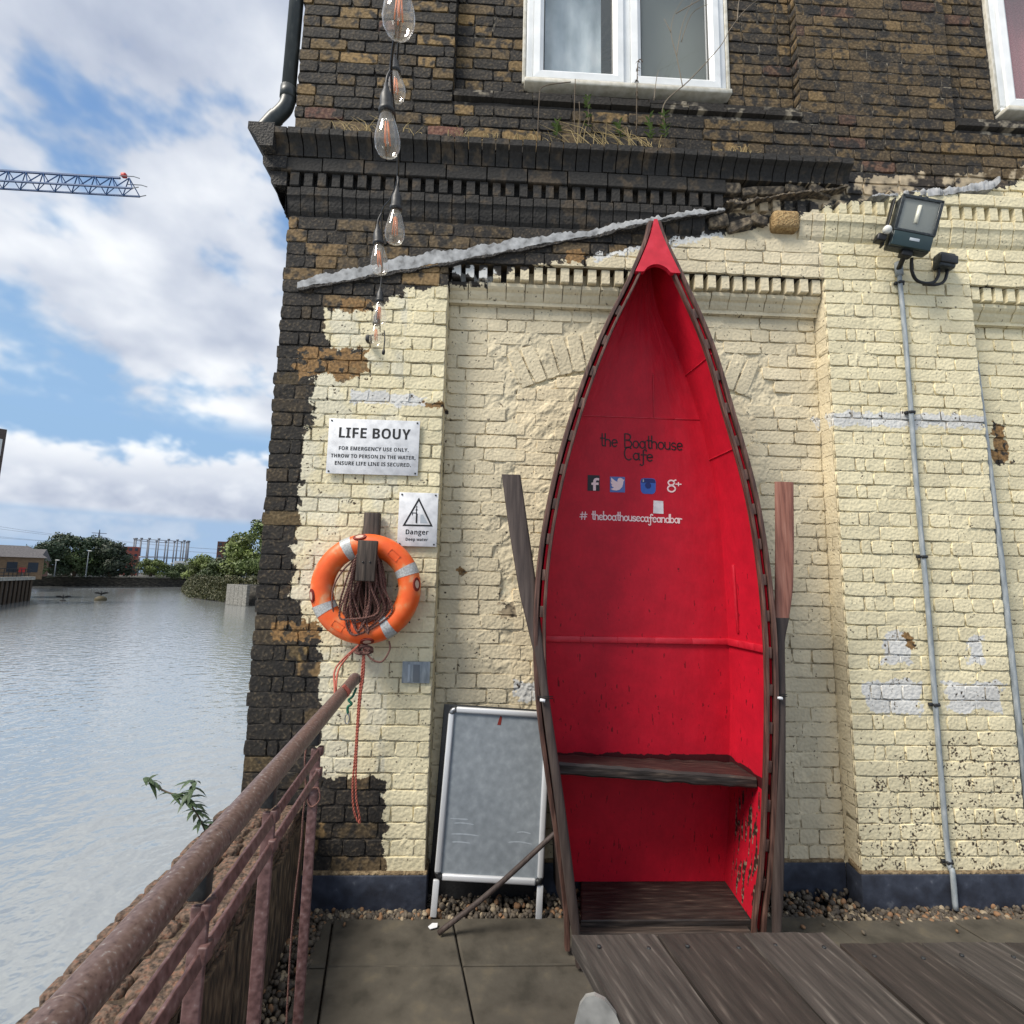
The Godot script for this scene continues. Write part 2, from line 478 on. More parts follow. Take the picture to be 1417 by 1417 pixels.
func make_labels() -> void:
	label_map.resize(LW * LH)
	stamp(pv([-0.285, 3.244, -0.493, 3.213, -0.595, 3.169, -0.624, 3.108, -0.869, 3.097, -0.959, 3.08, -0.962, 3.008, -0.913, 2.863, -0.981, 2.61, -0.959, 2.465, -1.008, 2.395, -0.999, 2.059, -1.021, 1.754, -1.011, 1.525, -0.972, 1.496, -0.956, 1.38, -0.855, 1.281, -0.845, 1.079, -0.832, 0.947, -0.825, 0.633, -0.49, 0.635, -0.478, 0.392, -0.487, 0.235, -0.487, 0.0,
		3.62, 0.0, 3.62, 4.3, 3.196, 4.12, 3.093, 4.056, 2.939, 4.028, 2.571, 3.969, 2.362, 3.933, 2.037, 3.868, 1.889, 3.832, 1.764, 3.783]), 1)
	stamp(pv([-0.29, 3.0, 1.78, 3.0, 1.78, 3.783, 1.595, 3.728, 1.503, 3.705, 1.355, 3.669, 1.186, 3.624, 0.998, 3.591, 0.789, 3.535, 0.604, 3.495, 0.5, 3.463, 0.115, 3.373, -0.05, 3.33, -0.07, 3.29, -0.277, 3.28]), 1)
	stamp(pv([-0.29, 0.0, -0.29, 3.25, 1.8, 3.35, 1.8, 0.0]), 1)
	stamp(pv([0.12, 0.9, 0.12, 2.68, 0.45, 2.81, 0.81, 2.85, 1.17, 2.81, 1.5, 2.68, 1.5, 0.9]), 5)
	stamp(pv([1.9, 0.0, 1.9, 0.55, 2.1, 0.75, 2.5, 0.85, 2.9, 0.9, 3.6, 1.2, 3.6, 0.0]), 4)
	stamp(rect(-0.785, 2.542, -0.37, 2.612), 2)
	stamp(rect(1.875, 2.522, 2.795, 2.6), 2)
	stamp(rect(2.10, 1.225, 2.25, 1.376), 2)
	stamp(rect(2.56, 1.23, 2.65, 1.372), 2)
	stamp(rect(1.986, 0.965, 2.277, 1.133), 2)
	stamp(rect(2.415, 0.985, 2.721, 1.138), 2)
	stamp(rect(0.15, 0.965, 0.275, 1.09), 2)
	stamp(rect(-0.275, 3.33, 0.0, 3.375), 2)
	stamp(pv([0.55, 3.45, 0.75, 3.5, 1.0, 3.56, 1.3, 3.64, 1.3, 3.67, 1.0, 3.6, 0.75, 3.54, 0.55, 3.48]), 2)
	stamp(pv([-0.853, 3.149, -0.694, 3.152, -0.702, 3.083, -0.749, 3.072, -0.829, 3.086]), 3)
	stamp(pv([-1.076, 2.852, -0.698, 2.868, -0.708, 2.706, -0.842, 2.672, -0.905, 2.739, -1.062, 2.664]), 3)
	stamp(rect(-1.094, 1.285, -0.873, 1.376), 3)
	stamp(rect(-0.37, 2.535, -0.284, 2.578), 3)
	stamp(pv([2.93, 2.608, 3.025, 2.612, 3.03, 2.366, 2.925, 2.363]), 3)
	stamp(rect(0.383, 3.417, 0.487, 3.495), 3)
	stamp(pv([2.2, 1.375, 2.225, 1.31, 2.27, 1.3, 2.26, 1.36, 2.23, 1.39]), 3)
	stamp(pv([-0.19, 1.64, -0.13, 1.64, -0.16, 1.68]), 3)
	stamp(pv([0.07, 1.42, 0.15, 1.42, 0.15, 1.51, 0.07, 1.51]), 6)
	stamp(pv([1.3, 3.78, 1.62, 3.8, 2.05, 3.87, 2.3, 3.93, 2.9, 4.02, 3.3, 4.14, 3.3, 4.2, 2.8, 4.12, 2.2, 4.09, 2.05, 3.98, 1.75, 3.97, 1.4, 3.88]), 6)

func wall_uv(x: float, y: float) -> Vector2:
	return Vector2(pingpong((x - WX) / WW, 1.0), 1.0 - pingpong(y / WH, 1.0))

func brick_tint(x: float, y: float) -> Vector3:
	var r := rng.randf()
	var t: Vector3
	if y > 4.08:
		var brown := smoothstep(0.9, 2.0, x)
		if y < 4.5 and x < 1.9:
			brown *= 0.3
		if r < 0.48 - 0.34 * brown:
			t = Vector3(48, 43, 37)
		elif r < 0.74 - 0.12 * brown:
			t = Vector3(90, 74, 50)
		elif r < 0.97:
			t = Vector3(124, 100, 62)
		else:
			t = Vector3(104, 68, 56)
		t = t.lerp(Vector3(80, 67, 49), 0.4 * brown)
	elif y > 3.62:
		t = Vector3(46, 43, 41) if r < 0.75 else Vector3(76, 64, 52)
	elif x < -0.95 and y < 2.9:
		t = Vector3(48, 43, 36) if r < 0.68 else (Vector3(80, 67, 48) if r < 0.9 else Vector3(118, 97, 60))
	else:
		t = Vector3(48, 43, 38) if r < 0.62 else (Vector3(86, 72, 52) if r < 0.9 else Vector3(126, 102, 68))
	return t * rng.randf_range(0.74, 1.08)

func lay(x0: float, x1: float, y0: float, y1: float, z: float, bond: int, keep, depth := 0.09) -> void:
	# bond 0: alternate courses of stretchers and headers; 1: stretchers only; 2: mixed
	var course := 0.0762
	var rows := int(round((y1 - y0) / course))
	course = (y1 - y0) / rows
	for k in rows:
		var x := x0
		var header := (k % 2 == 1) if bond == 0 else false
		var first := true
		while x < x1 - 0.02:
			var w := 0.2255
			if header or (bond == 2 and rng.randf() < 0.38):
				w = 0.113
			w *= rng.randf_range(0.94, 1.06)
			if first:
				if bond == 0 and header:
					w = 0.113
				elif bond != 0:
					w *= 0.5 if k % 2 == 0 else 1.0
			elif bond == 0 and header and x - x0 < 0.13 and x - x0 > 0.1:
				w = 0.057
			first = false
			if x1 - x - w < 0.045:
				w = x1 - x
			w = minf(w, x1 - x)
			var j := 0.003 if y0 < 3.5 else 0.0042
			var b := {"c": Vector2(x + w / 2, y0 + (k + 0.5) * course), "w": w - 2 * j, "h": course - 2 * j - rng.randf() * 0.002, "a": rng.randf_range(-0.008, 0.008), "z": z, "d": depth, "edge": (x <= x0 + 0.001)}
			if keep.call(b):
				b.t = brick_tint(b.c.x, b.c.y)
				b.id = bricks.size()
				bricks.append(b)
			x += w

var ARC := Vector2(0.81, 1.365)   # the blind arch in the bay
const R_IN := 1.485
const R_OUT := 1.725

func lay_out_bricks() -> void:
	rng.seed = 5
	var all := func(_b): return true
	lay(-1.19, -0.275, 0.2, 3.4, 0.0, 0, all)
	lay(1.9, 2.79, 0.2, 3.4, 0.0, 0, all)
	lay(-1.19, 3.5, 3.4, 3.632, 0.0, 2, func(b): return b.c.x > 3.0 or b.c.x < 3.0)
	var top := func(b):
		var d: float = (b.c - ARC).length()
		if b.c.x > 0.1 and b.c.x < 1.52:
			return b.c.y > 2.68 and d > R_OUT + 0.03
		return not (absf(b.c.x - 0.81) < 0.86 and b.c.y > 2.62 and d > R_IN and d < R_OUT)
	lay(-0.275, 1.9, 0.2, 3.2, -0.11, 2, top)
	var below := func(b):
		var d: float = (b.c + Vector2(0, b.h * 0.5) - ARC).length()
		return b.c.y < 2.7 or d < R_IN - 0.004
	lay(0.125, 1.495, 0.2, 2.87, -0.114, 1, below)
	var n := 17
	for k in n:
		var a := lerpf(-0.455, 0.455, (k + 0.5) / n)
		var rm := (R_IN + R_OUT) / 2
		var b := {"c": ARC + Vector2(sin(a), cos(a)) * rm, "w": 0.91 / n * rm - 0.011, "h": 0.222, "a": -a + rng.randf_range(-0.03, 0.03), "z": -0.11 + rng.randf_range(-0.004, 0.003), "d": 0.06, "edge": false}
		b.t = brick_tint(b.c.x, b.c.y)
		b.id = bricks.size()
		bricks.append(b)
	lay(2.79, 3.6, 0.2, 3.2, -0.11, 2, all)
	lay(2.07, 3.6, 3.952, 4.105, -0.002, 2, all)
	# upper storey: solid piers, a recess round the window and its lower wall
	lay(-1.205, 3.6, 4.105, 4.41, 0.0, 2, all)
	lay(-1.205, -0.29, 4.41, 5.71, 0.0, 2, all)
	lay(1.82, 2.8, 4.41, 5.71, 0.0, 2, all)
	var clear := func(b): return b.c.y < 4.6 or b.c.x < 0.1 or b.c.x > 1.42
	lay(-0.29, 0.135, 4.56, 5.71, -0.06, 2, clear)
	lay(1.395, 1.82, 4.56, 5.71, -0.06, 2, clear)
	lay(2.8, 3.12, 4.56, 5.71, -0.06, 2, all)

func paint_wall() -> void:
	make_labels()
	var ids := PackedInt32Array()
	ids.resize(TW * TH)
	ids.fill(-1)
	var sx := TW / WW
	var sy := TH / WH
	for b in bricks:
		var ext: float = (b.w + b.h) * 0.5 if absf(b.a) > 0.05 else 0.0
		var hw: float = maxf(b.w * 0.5, ext) + 0.003
		var hh: float = maxf(b.h * 0.5, ext) + 0.003
		var ca := cos(-b.a)
		var sa := sin(-b.a)
		for j in range(maxi(0, int((WH - b.c.y - hh) * sy)), mini(TH, int((WH - b.c.y + hh) * sy) + 1)):
			var y: float = WH - (j + 0.5) / sy - b.c.y
			for i in range(maxi(0, int((b.c.x - hw - WX) * sx)), mini(TW, int((b.c.x + hw - WX) * sx) + 1)):
				var x: float = WX + (i + 0.5) / sx - b.c.x
				if absf(x * ca - y * sa) < b.w * 0.5 + 0.002 and absf(x * sa + y * ca) < b.h * 0.5 + 0.002:
					ids[j * TW + i] = b.id
	var n1 := fn(81, 0.16, 3).get_image(TW, TH).get_data()
	var n2 := fn(82, 0.045, 4).get_image(TW, TH).get_data()
	var n4 := fn(84, 0.2, 2).get_image(TW, TH).get_data()
	var n3 := fn(83, 0.012, 4).get_image(TW, TH).get_data()
	var out := PackedByteArray()
	out.resize(TW * TH * 3)
	var hgt := PackedByteArray()
	hgt.resize(TW * TH)
	for j in TH:
		var y := WH - (j + 0.5) / sy
		for i in TW:
			var p := j * TW + i
			var x := WX + (i + 0.5) / sx
			var a := n1[p] / 255.0
			var m := n2[p] / 255.0
			var l := n3[p] / 255.0
			var id := ids[p]
			var li := clampi(int((x - WX + (m - 0.5) * 0.075 + (l - 0.5) * 0.05) / WW * LW), 0, LW - 1)
			var lj := clampi(int((y + (a - 0.5) * 0.02 + (l - m) * 0.045) / WH * LH), 0, LH - 1)
			var lab := label_map[lj * LW + li]
			# bare masonry
			var c: Vector3
			var soot := smoothstep(0.46, 0.66, m * 0.6 + l * 0.4)
			if id >= 0:
				c = bricks[id].t
				if y > 3.62 and y < 4.08 or (x < -0.95 and y < 3.2):
					soot = maxf(soot, 0.45)
				c = c.lerp(Vector3(30, 28, 27), soot * 0.85)
				var och := smoothstep(0.56, 0.74, a * 0.75 + (1.0 - m) * 0.25)
				if not (y > 3.62 and y < 4.08):
					c = c.lerp(Vector3(122, 106, 80), och * 0.42)
			elif y > 3.62 and y < 4.1:
				c = Vector3(42, 40, 38).lerp(Vector3(72, 62, 50), smoothstep(0.5, 0.7, m * 0.5 + l * 0.5))
			else:
				c = Vector3(44, 40, 36)
				var pale := smoothstep(0.44, 0.62, l) if x > 1.0 and y > 4.08 else smoothstep(0.6, 0.72, l)
				c = c.lerp(Vector3(150, 140, 122), pale * smoothstep(0.4, 0.65, m) * 0.85)
			c *= 0.78 + 0.44 * a
			var hv := 0.35 + 0.18 * m + 0.42 * a
			if lab == 3:
				c = Vector3(140, 108, 68) * (0.62 + 0.62 * a) if m > 0.36 else c
				hv -= 0.08
			elif lab == 6:
				c = c.lerp(Vector3(172, 156, 130) * (0.7 + 0.5 * m), smoothstep(0.42, 0.56, l * 0.5 + m * 0.5))
				hv = 0.2 + 0.6 * m
			elif lab > 0:
				var base := Vector3(226, 215, 180)
				if lab == 2:
					base = Vector3(214, 213, 209)
				elif lab == 5:
					base = Vector3(226, 210, 177)
				elif x < 1.9 and x > -0.28:
					base = Vector3(218, 205, 175)
				if x < -0.5 and lab == 1:
					base = base.lerp(Vector3(214, 207, 182), smoothstep(0.4, 0.6, l))
				if id >= 0:
					base *= 0.965 + 0.07 * fposmod(id * 0.618, 1.0)
				base *= 0.93 + 0.1 * l + 0.06 * (a - 0.5)
				var joint := id < 0 and p > 3 * TW and p < TW * (TH - 3) and (ids[p - 2] >= 0 and ids[p + 2] >= 0 or ids[p - 3 * TW] >= 0 and ids[p + 2 * TW] >= 0 or ids[p - 2 * TW] >= 0 and ids[p + 3 * TW] >= 0)
				var f := n4[p] / 255.0 * 0.55 + m * 0.45
				var lim := 0.775
				if lab == 4:
					lim = 0.655
				elif lab == 2:
					lim = 0.72
				elif x < -0.62:
					lim = 0.73
				elif x < 0.12:
					lim = 0.765
				if joint:
					lim -= 0.02
				var gap := joint and (m < 0.47 or l < 0.4)
				if f > lim:
					var bare := Vector3(92, 74, 52) if fposmod(l * 7.0, 1.0) < 0.6 else Vector3(58, 48, 42)
					c = bare.lerp(c, 0.35) * (0.7 + 0.5 * a)
					hv -= 0.22
				elif gap:
					c = base.lerp(Vector3(98, 84, 62), 0.55 + 0.35 * (1.0 - a))
					hv -= 0.2
				elif f > lim - 0.015:
					c = base * 0.9
				else:
					c = base
				if lab != 4 and x > -0.28 and x < 0.2 and y < 3.2 and m < 0.3:
					hv -= 0.1
			out[p * 3] = int(clampf(c.x, 0, 255))
			out[p * 3 + 1] = int(clampf(c.y, 0, 255))
			out[p * 3 + 2] = int(clampf(c.z, 0, 255))
			hgt[p] = int(clampf(hv * 255.0, 0, 255))
	M.wall = mat(Color.WHITE, 0.86)
	M.wall.albedo_texture = ImageTexture.create_from_image(Image.create_from_data(TW, TH, false, Image.FORMAT_RGB8, out))
	M.wall.heightmap_enabled = true
	M.wall.heightmap_texture = ImageTexture.create_from_image(Image.create_from_data(TW, TH, false, Image.FORMAT_L8, hgt))
	M.wall.heightmap_scale = 0.8

var side_z := 0.0   # how the wall picture runs on round the sides of a brick
var side_lay := 0.0

func v_uv(st: SurfaceTool, p: Vector3) -> void:
	st.set_uv(wall_uv(p.x + (p.z - side_z) * side_lay, p.y))
	st.add_vertex(p)

func tri_uv(st: SurfaceTool, a: Vector3, b: Vector3, c: Vector3) -> void:
	v_uv(st, a)
	v_uv(st, c)
	v_uv(st, b)

func quad_uv(st: SurfaceTool, a: Vector3, b: Vector3, c: Vector3, d: Vector3) -> void:
	tri_uv(st, a, b, c)
	tri_uv(st, a, c, d)

func brick_mesh(st: SurfaceTool, b: Dictionary) -> void:
	var hw: float = b.w * 0.5
	var hh: float = b.h * 0.5
	var wob := 0.0022
	var z: float = b.z + rng.randf_range(-0.003, 0.0035)
	var left: float = rng.randf_range(-0.011, 0.006) if b.edge and b.c.x < -1.0 else 0.0
	side_z = b.z
	side_lay = 1.0
	var rings := []
	var cut := minf(0.004, hh * 0.3)
	var out := []
	for s in [[-1, -1, 0], [-0.4, -1, 1], [0.35, -1, 1], [1, -1, 0], [1, 0.1, 2], [1, 1, 0], [0.38, 1, 1], [-0.36, 1, 1], [-1, 1, 0], [-1, -0.1, 2]]:
		var p := Vector2(s[0] * hw, s[1] * hh)
		if s[2] == 0:
			p -= Vector2(s[0], s[1]) * cut * rng.randf_range(0.2, 1.2)
		p += Vector2(rng.randf_range(-wob, wob), rng.randf_range(-wob, wob))
		if s[0] < -0.9:
			p.x += left
		out.append(p)
	var lv := [[1.0, -b.d], [1.0, -0.0018], [0.0, 0.0]]
	for r in 3:
		var ring := []
		for p in out:
			var pp: Vector2 = p
			if r == 2:
				pp = Vector2(p.x - signf(p.x) * minf(0.0016, absf(p.x)), p.y - signf(p.y) * minf(0.0017, absf(p.y)))
			pp = pp.rotated(b.a) + b.c
			ring.append(Vector3(pp.x, pp.y, z + lv[r][1] + (rng.randf_range(-0.0016, 0.0006) if r == 2 else 0.0)))
		rings.append(ring)
	for r in 2:
		st.set_smooth_group(r + 1)
		for k in 10:
			var k2 := (k + 1) % 10
			quad_uv(st, rings[r][k], rings[r][k2], rings[r + 1][k2], rings[r + 1][k])
	st.set_smooth_group(3)
	var mid := Vector3(b.c.x, b.c.y, z + rng.randf_range(-0.001, 0.0014))
	for k in 10:
		tri_uv(st, rings[2][k], rings[2][(k + 1) % 10], mid)
	side_lay = 0.0

func mortar(x0: float, x1: float, y0: float, y1: float, z: float, amp: float, called := "mortar_bed") -> void:
	var step := 0.0095
	var nx := int(ceil((x1 - x0) / step))
	var ny := int(ceil((y1 - y0) / step))
	var f1 := fn(91, 9.0, 3)
	var f2 := fn(92, 34.0, 2)
	var f3 := fn(93, 2.6, 2)
	var hs := PackedFloat32Array()
	hs.resize((nx + 1) * (ny + 1))
	for j in ny + 1:
		var y := lerpf(y0, y1, float(j) / ny)
		for i in nx + 1:
			var x := lerpf(x0, x1, float(i) / nx)
			hs[j * (nx + 1) + i] = z + amp * (f1.get_noise_2d(x, y) * 0.8 + f2.get_noise_2d(x, y) * 0.45 + f3.get_noise_2d(x, y) * 0.9)
	if z < -0.1 and x0 < 0.5:
		# the open joint round the blind arch and down its jambs
		for j in ny + 1:
			var y := lerpf(y0, y1, float(j) / ny)
			for i in nx + 1:
				var x := lerpf(x0, x1, float(i) / nx)
				var on_arc := absf(Vector2(x, y).distance_to(ARC) - R_IN) < 0.008 and absf(x - ARC.x) < 0.69
				if on_arc:
					hs[j * (nx + 1) + i] = z - 0.016
	var ps := PackedVector3Array()
	var ns := PackedVector3Array()
	var us := PackedVector2Array()
	var dx := (x1 - x0) / nx
	var dy := (y1 - y0) / ny
	for j in ny + 1:
		for i in nx + 1:
			var p := j * (nx + 1) + i
			var x := x0 + dx * i
			var y := y0 + dy * j
			ps.append(Vector3(x, y, hs[p]))
			us.append(wall_uv(x, y))
			var gx := (hs[j * (nx + 1) + mini(i + 1, nx)] - hs[j * (nx + 1) + maxi(i - 1, 0)]) / (2 * dx)
			var gy := (hs[mini(j + 1, ny) * (nx + 1) + i] - hs[maxi(j - 1, 0) * (nx + 1) + i]) / (2 * dy)
			ns.append(Vector3(-gx, -gy, 1).normalized())
	var ix := PackedInt32Array()
	for j in ny:
		for i in nx:
			var a := j * (nx + 1) + i
			var c := a + nx + 1
			ix.append_array([a, c + 1, a + 1, a, c, c + 1])
	var arr := []
	arr.resize(Mesh.ARRAY_MAX)
	arr[Mesh.ARRAY_VERTEX] = ps
	arr[Mesh.ARRAY_NORMAL] = ns
	arr[Mesh.ARRAY_TEX_UV] = us
	arr[Mesh.ARRAY_INDEX] = ix
	var am := ArrayMesh.new()
	am.add_surface_from_arrays(Mesh.PRIMITIVE_TRIANGLES, arr)
	part(called, am, M.wall, building)

func profile_piece(st: SurfaceTool, prof: Array, x0: float, x1: float) -> void:
	# prof: [z, y] from the back at the top, round the front, to the back at the bottom
	smooth(st)
	for i in prof.size() - 1:
		var a := Vector3(x0, prof[i + 1][1], prof[i + 1][0])
		var b := Vector3(x1, prof[i + 1][1], prof[i + 1][0])
		var c := Vector3(x1, prof[i][1], prof[i][0])
		var d := Vector3(x0, prof[i][1], prof[i][0])
		st.set_smooth_group(i + 10)
		quad_uv(st, a, b, c, d)
	flat(st)
	var m := Vector3(x0, (prof[0][1] + prof[-1][1]) / 2, prof[0][0])
	for i in prof.size() - 1:
		tri_uv(st, Vector3(x0, prof[i + 1][1], prof[i + 1][0]), Vector3(x0, prof[i][1], prof[i][0]), m)
		var m1 := Vector3(x1, m.y, m.z)
		tri_uv(st, m1, Vector3(x1, prof[i][1], prof[i][0]), Vector3(x1, prof[i + 1][1], prof[i + 1][0]))

func moulding(called: String, prof: Array, x0: float, x1: float, pitch: float, gap := 0.006) -> void:
	var n := int(round((x1 - x0) / pitch))
	for i in n:
		var a := x0 + (x1 - x0) * i / n
		var b := x0 + (x1 - x0) * (i + 1) / n
		var st := S()
		var dz := rng.randf_range(-0.004, 0.003)
		var dy := rng.randf_range(-0.002, 0.002)
		var p := []
		for v in prof:
			p.append([v[0] + dz, v[1] + dy])
		profile_piece(st, p, a + gap * 0.5, b - gap * 0.5)
		part(called, st, M.wall, building)

func dentils(x0: float, x1: float, y0: float, y1: float, zb: float, zf: float, pitch := 0.0765) -> void:
	var n := int(round((x1 - x0) / pitch))
	for i in n:
		var st := S()
		var cx := x0 + (i + 0.5) * (x1 - x0) / n + rng.randf_range(-0.003, 0.003)
		var w := rng.randf_range(0.044, 0.049)
		var z := zf + rng.randf_range(-0.004, 0.003)
		var yb := y0 + rng.randf_range(-0.002, 0.004)
		profile_piece(st, [[zb, y1 - 0.001], [z - 0.003, y1 - 0.001], [z, y1 - 0.004], [z, yb + 0.004], [z - 0.004, yb], [zb, yb]], cx - w / 2, cx + w / 2)
		part("dentil", st, M.wall, building)

func rough_block(called: String, c: Vector3, s: Vector3, j: float) -> void:
	# an irregular broken brick with hacked faces
	var st := S()
	flat(st)
	var base := S()
	flat(base)
	worn(base, c, s, 0.012 * j)
	var xf := Transform3D(Basis.from_euler(Vector3(rng.randf_range(-0.3, 0.3), rng.randf_range(-0.25, 0.25), rng.randf_range(-0.2, 0.25))), Vector3.ZERO)
	xf.origin = c - xf.basis * c
	st.append_from(base.commit(), 0, xf)
	part(called, st, M.broken, building)

func build_wall() -> void:
	building = thing("brick_building", "old brick riverside building, upper storey sooty and lower walls painted cream", "building", Vector3(1.0, 0.0, -0.2))
	lay_out_bricks()
	paint_wall()
	# the three hundred bricks that show largest become parts, the others one part
	var eye := Vector3(0, 1.62, 2.72)
	for b in bricks:
		var p := Vector3(b.c.x, b.c.y, b.z)
		var d := p - eye
		var shown: float = b.w * b.h * absf(d.z) / pow(d.length(), 3)
		if p.y > 5.2 or p.x > 2.95 or (p.x > 0.3 and p.x < 1.25 and p.y < 2.7) or p.y < 0.25:
			shown = 0.0
		b.s = shown
	var order := bricks.duplicate()
	order.sort_custom(func(a, b): return a.s > b.s)
	var rest := S()
	for i in order.size():
		if i < 300:
			var st := S()
			brick_mesh(st, order[i])
			part("brick", st, M.wall, building)
		else:
			brick_mesh(rest, order[i])
	part("brickwork", rest, M.wall, building).set_meta("kind", "stuff")
	# bedding mortar behind the bricks, rough where the paint bridges the joints
	mortar(-1.185, -0.281, 0.0, 3.41, -0.0066, 0.0074)
	mortar(1.906, 2.784, 0.0, 3.41, -0.0064, 0.0072)
	mortar(-0.28, 1.91, 0.0, 3.24, -0.1160, 0.0115)
	mortar(2.78, 3.6, 0.0, 3.24, -0.1155, 0.007)
	mortar(-1.185, 3.6, 3.405, 3.64, -0.008, 0.006)
	mortar(-1.2, 3.6, 4.06, 4.43, -0.010, 0.004)
	mortar(-1.2, -0.295, 4.43, 5.71, -0.010, 0.004)
	mortar(1.825, 2.795, 4.43, 5.71, -0.0045, 0.004)
	mortar(-0.3, 0.15, 4.5, 5.71, -0.069, 0.004)
	mortar(1.38, 1.83, 4.5, 5.71, -0.069, 0.004)
	mortar(2.79, 3.13, 4.5, 5.71, -0.069, 0.004)
	# solid masonry behind the faces
	var core := S()
	for r in [[-1.18, -0.2775, 0.0, 3.41, -0.014], [1.9025, 2.7875, 0.0, 3.41, -0.014], [-1.18, 6.0, 3.402, 4.09, -0.02], [-1.195, -0.3, 4.08, 5.72, -0.017], [1.83, 2.79, 4.08, 5.72, -0.017], [-1.19, 6.0, 4.08, 4.42, -0.018], [-1.18, 6.0, -0.5, 3.41, -0.126], [-0.32, 0.15, 4.42, 5.72, -0.078], [1.38, 1.84, 4.42, 5.72, -0.078], [2.78, 3.15, 4.42, 5.72, -0.078], [0.14, 1.39, 4.42, 4.6, -0.078], [3.14, 6.0, 4.42, 4.6, -0.078], [-1.195, 6.0, 5.715, 8.2, -0.002], [3.598, 6.0, 0.0, 3.41, -0.03], [4.4, 6.0, 4.41, 5.72, -0.03]]:
		var x0: float = r[0]
		var zf: float = r[4]
		for face in [[Vector3(x0, r[2], zf), Vector3(r[1], r[2], zf), Vector3(r[1], r[3], zf), Vector3(x0, r[3], zf)],
				[Vector3(x0, r[2], -1.0), Vector3(x0, r[2], zf), Vector3(x0, r[3], zf), Vector3(x0, r[3], -1.0)],
				[Vector3(r[1], r[2], zf), Vector3(r[1], r[2], -1.0), Vector3(r[1], r[3], -1.0), Vector3(r[1], r[3], zf)],
				[Vector3(x0, r[3], zf), Vector3(r[1], r[3], zf), Vector3(r[1], r[3], -1.0), Vector3(x0, r[3], -1.0)],
				[Vector3(x0, r[2], -1.0), Vector3(r[1], r[2], -1.0), Vector3(r[1], r[2], zf), Vector3(x0, r[2], zf)]]:
			flat(core)
			side_z = zf
			side_lay = 1.0
			quad_uv(core, face[0], face[1], face[2], face[3])
	side_lay = 0.0
	part("masonry_core", core, M.wall, building)
	# river side of the building, in courses
	var side := S()
	rng.seed = 17
	for k in 108:
		var y := RIVER - 0.4 + k * 0.0775 * 1.0
		if y > 5.7:
			break
		var z := -0.1 - (0.11 if k % 2 else 0.0)
		while z > -3.0:
			box(side, Vector3(-1.14 + rng.randf_range(-0.004, 0.004), y + 0.038, z - 0.11), Vector3(0.1, 0.067, 0.215), 0.004)
			z -= 0.225
	part("side_brickwork", side, M.side_brick, building).set_meta("kind", "stuff")
	var body := S()
	flat(body)
	box(body, Vector3(2.41, (RIVER - 1 + 8.2) / 2, -5.0), Vector3(7.16, 8.2 - RIVER + 1, 8.0), 0.002)
	part("side_wall", body, M.side_brick, building)
	var roof := S()
	prism(flat(roof), pv([-1.5, 8.2, 6.2, 8.2, 2.4, 10.6]), -8.4, -0.02)
	part("roof", roof, M.far_roof, building)
	build_cornice()

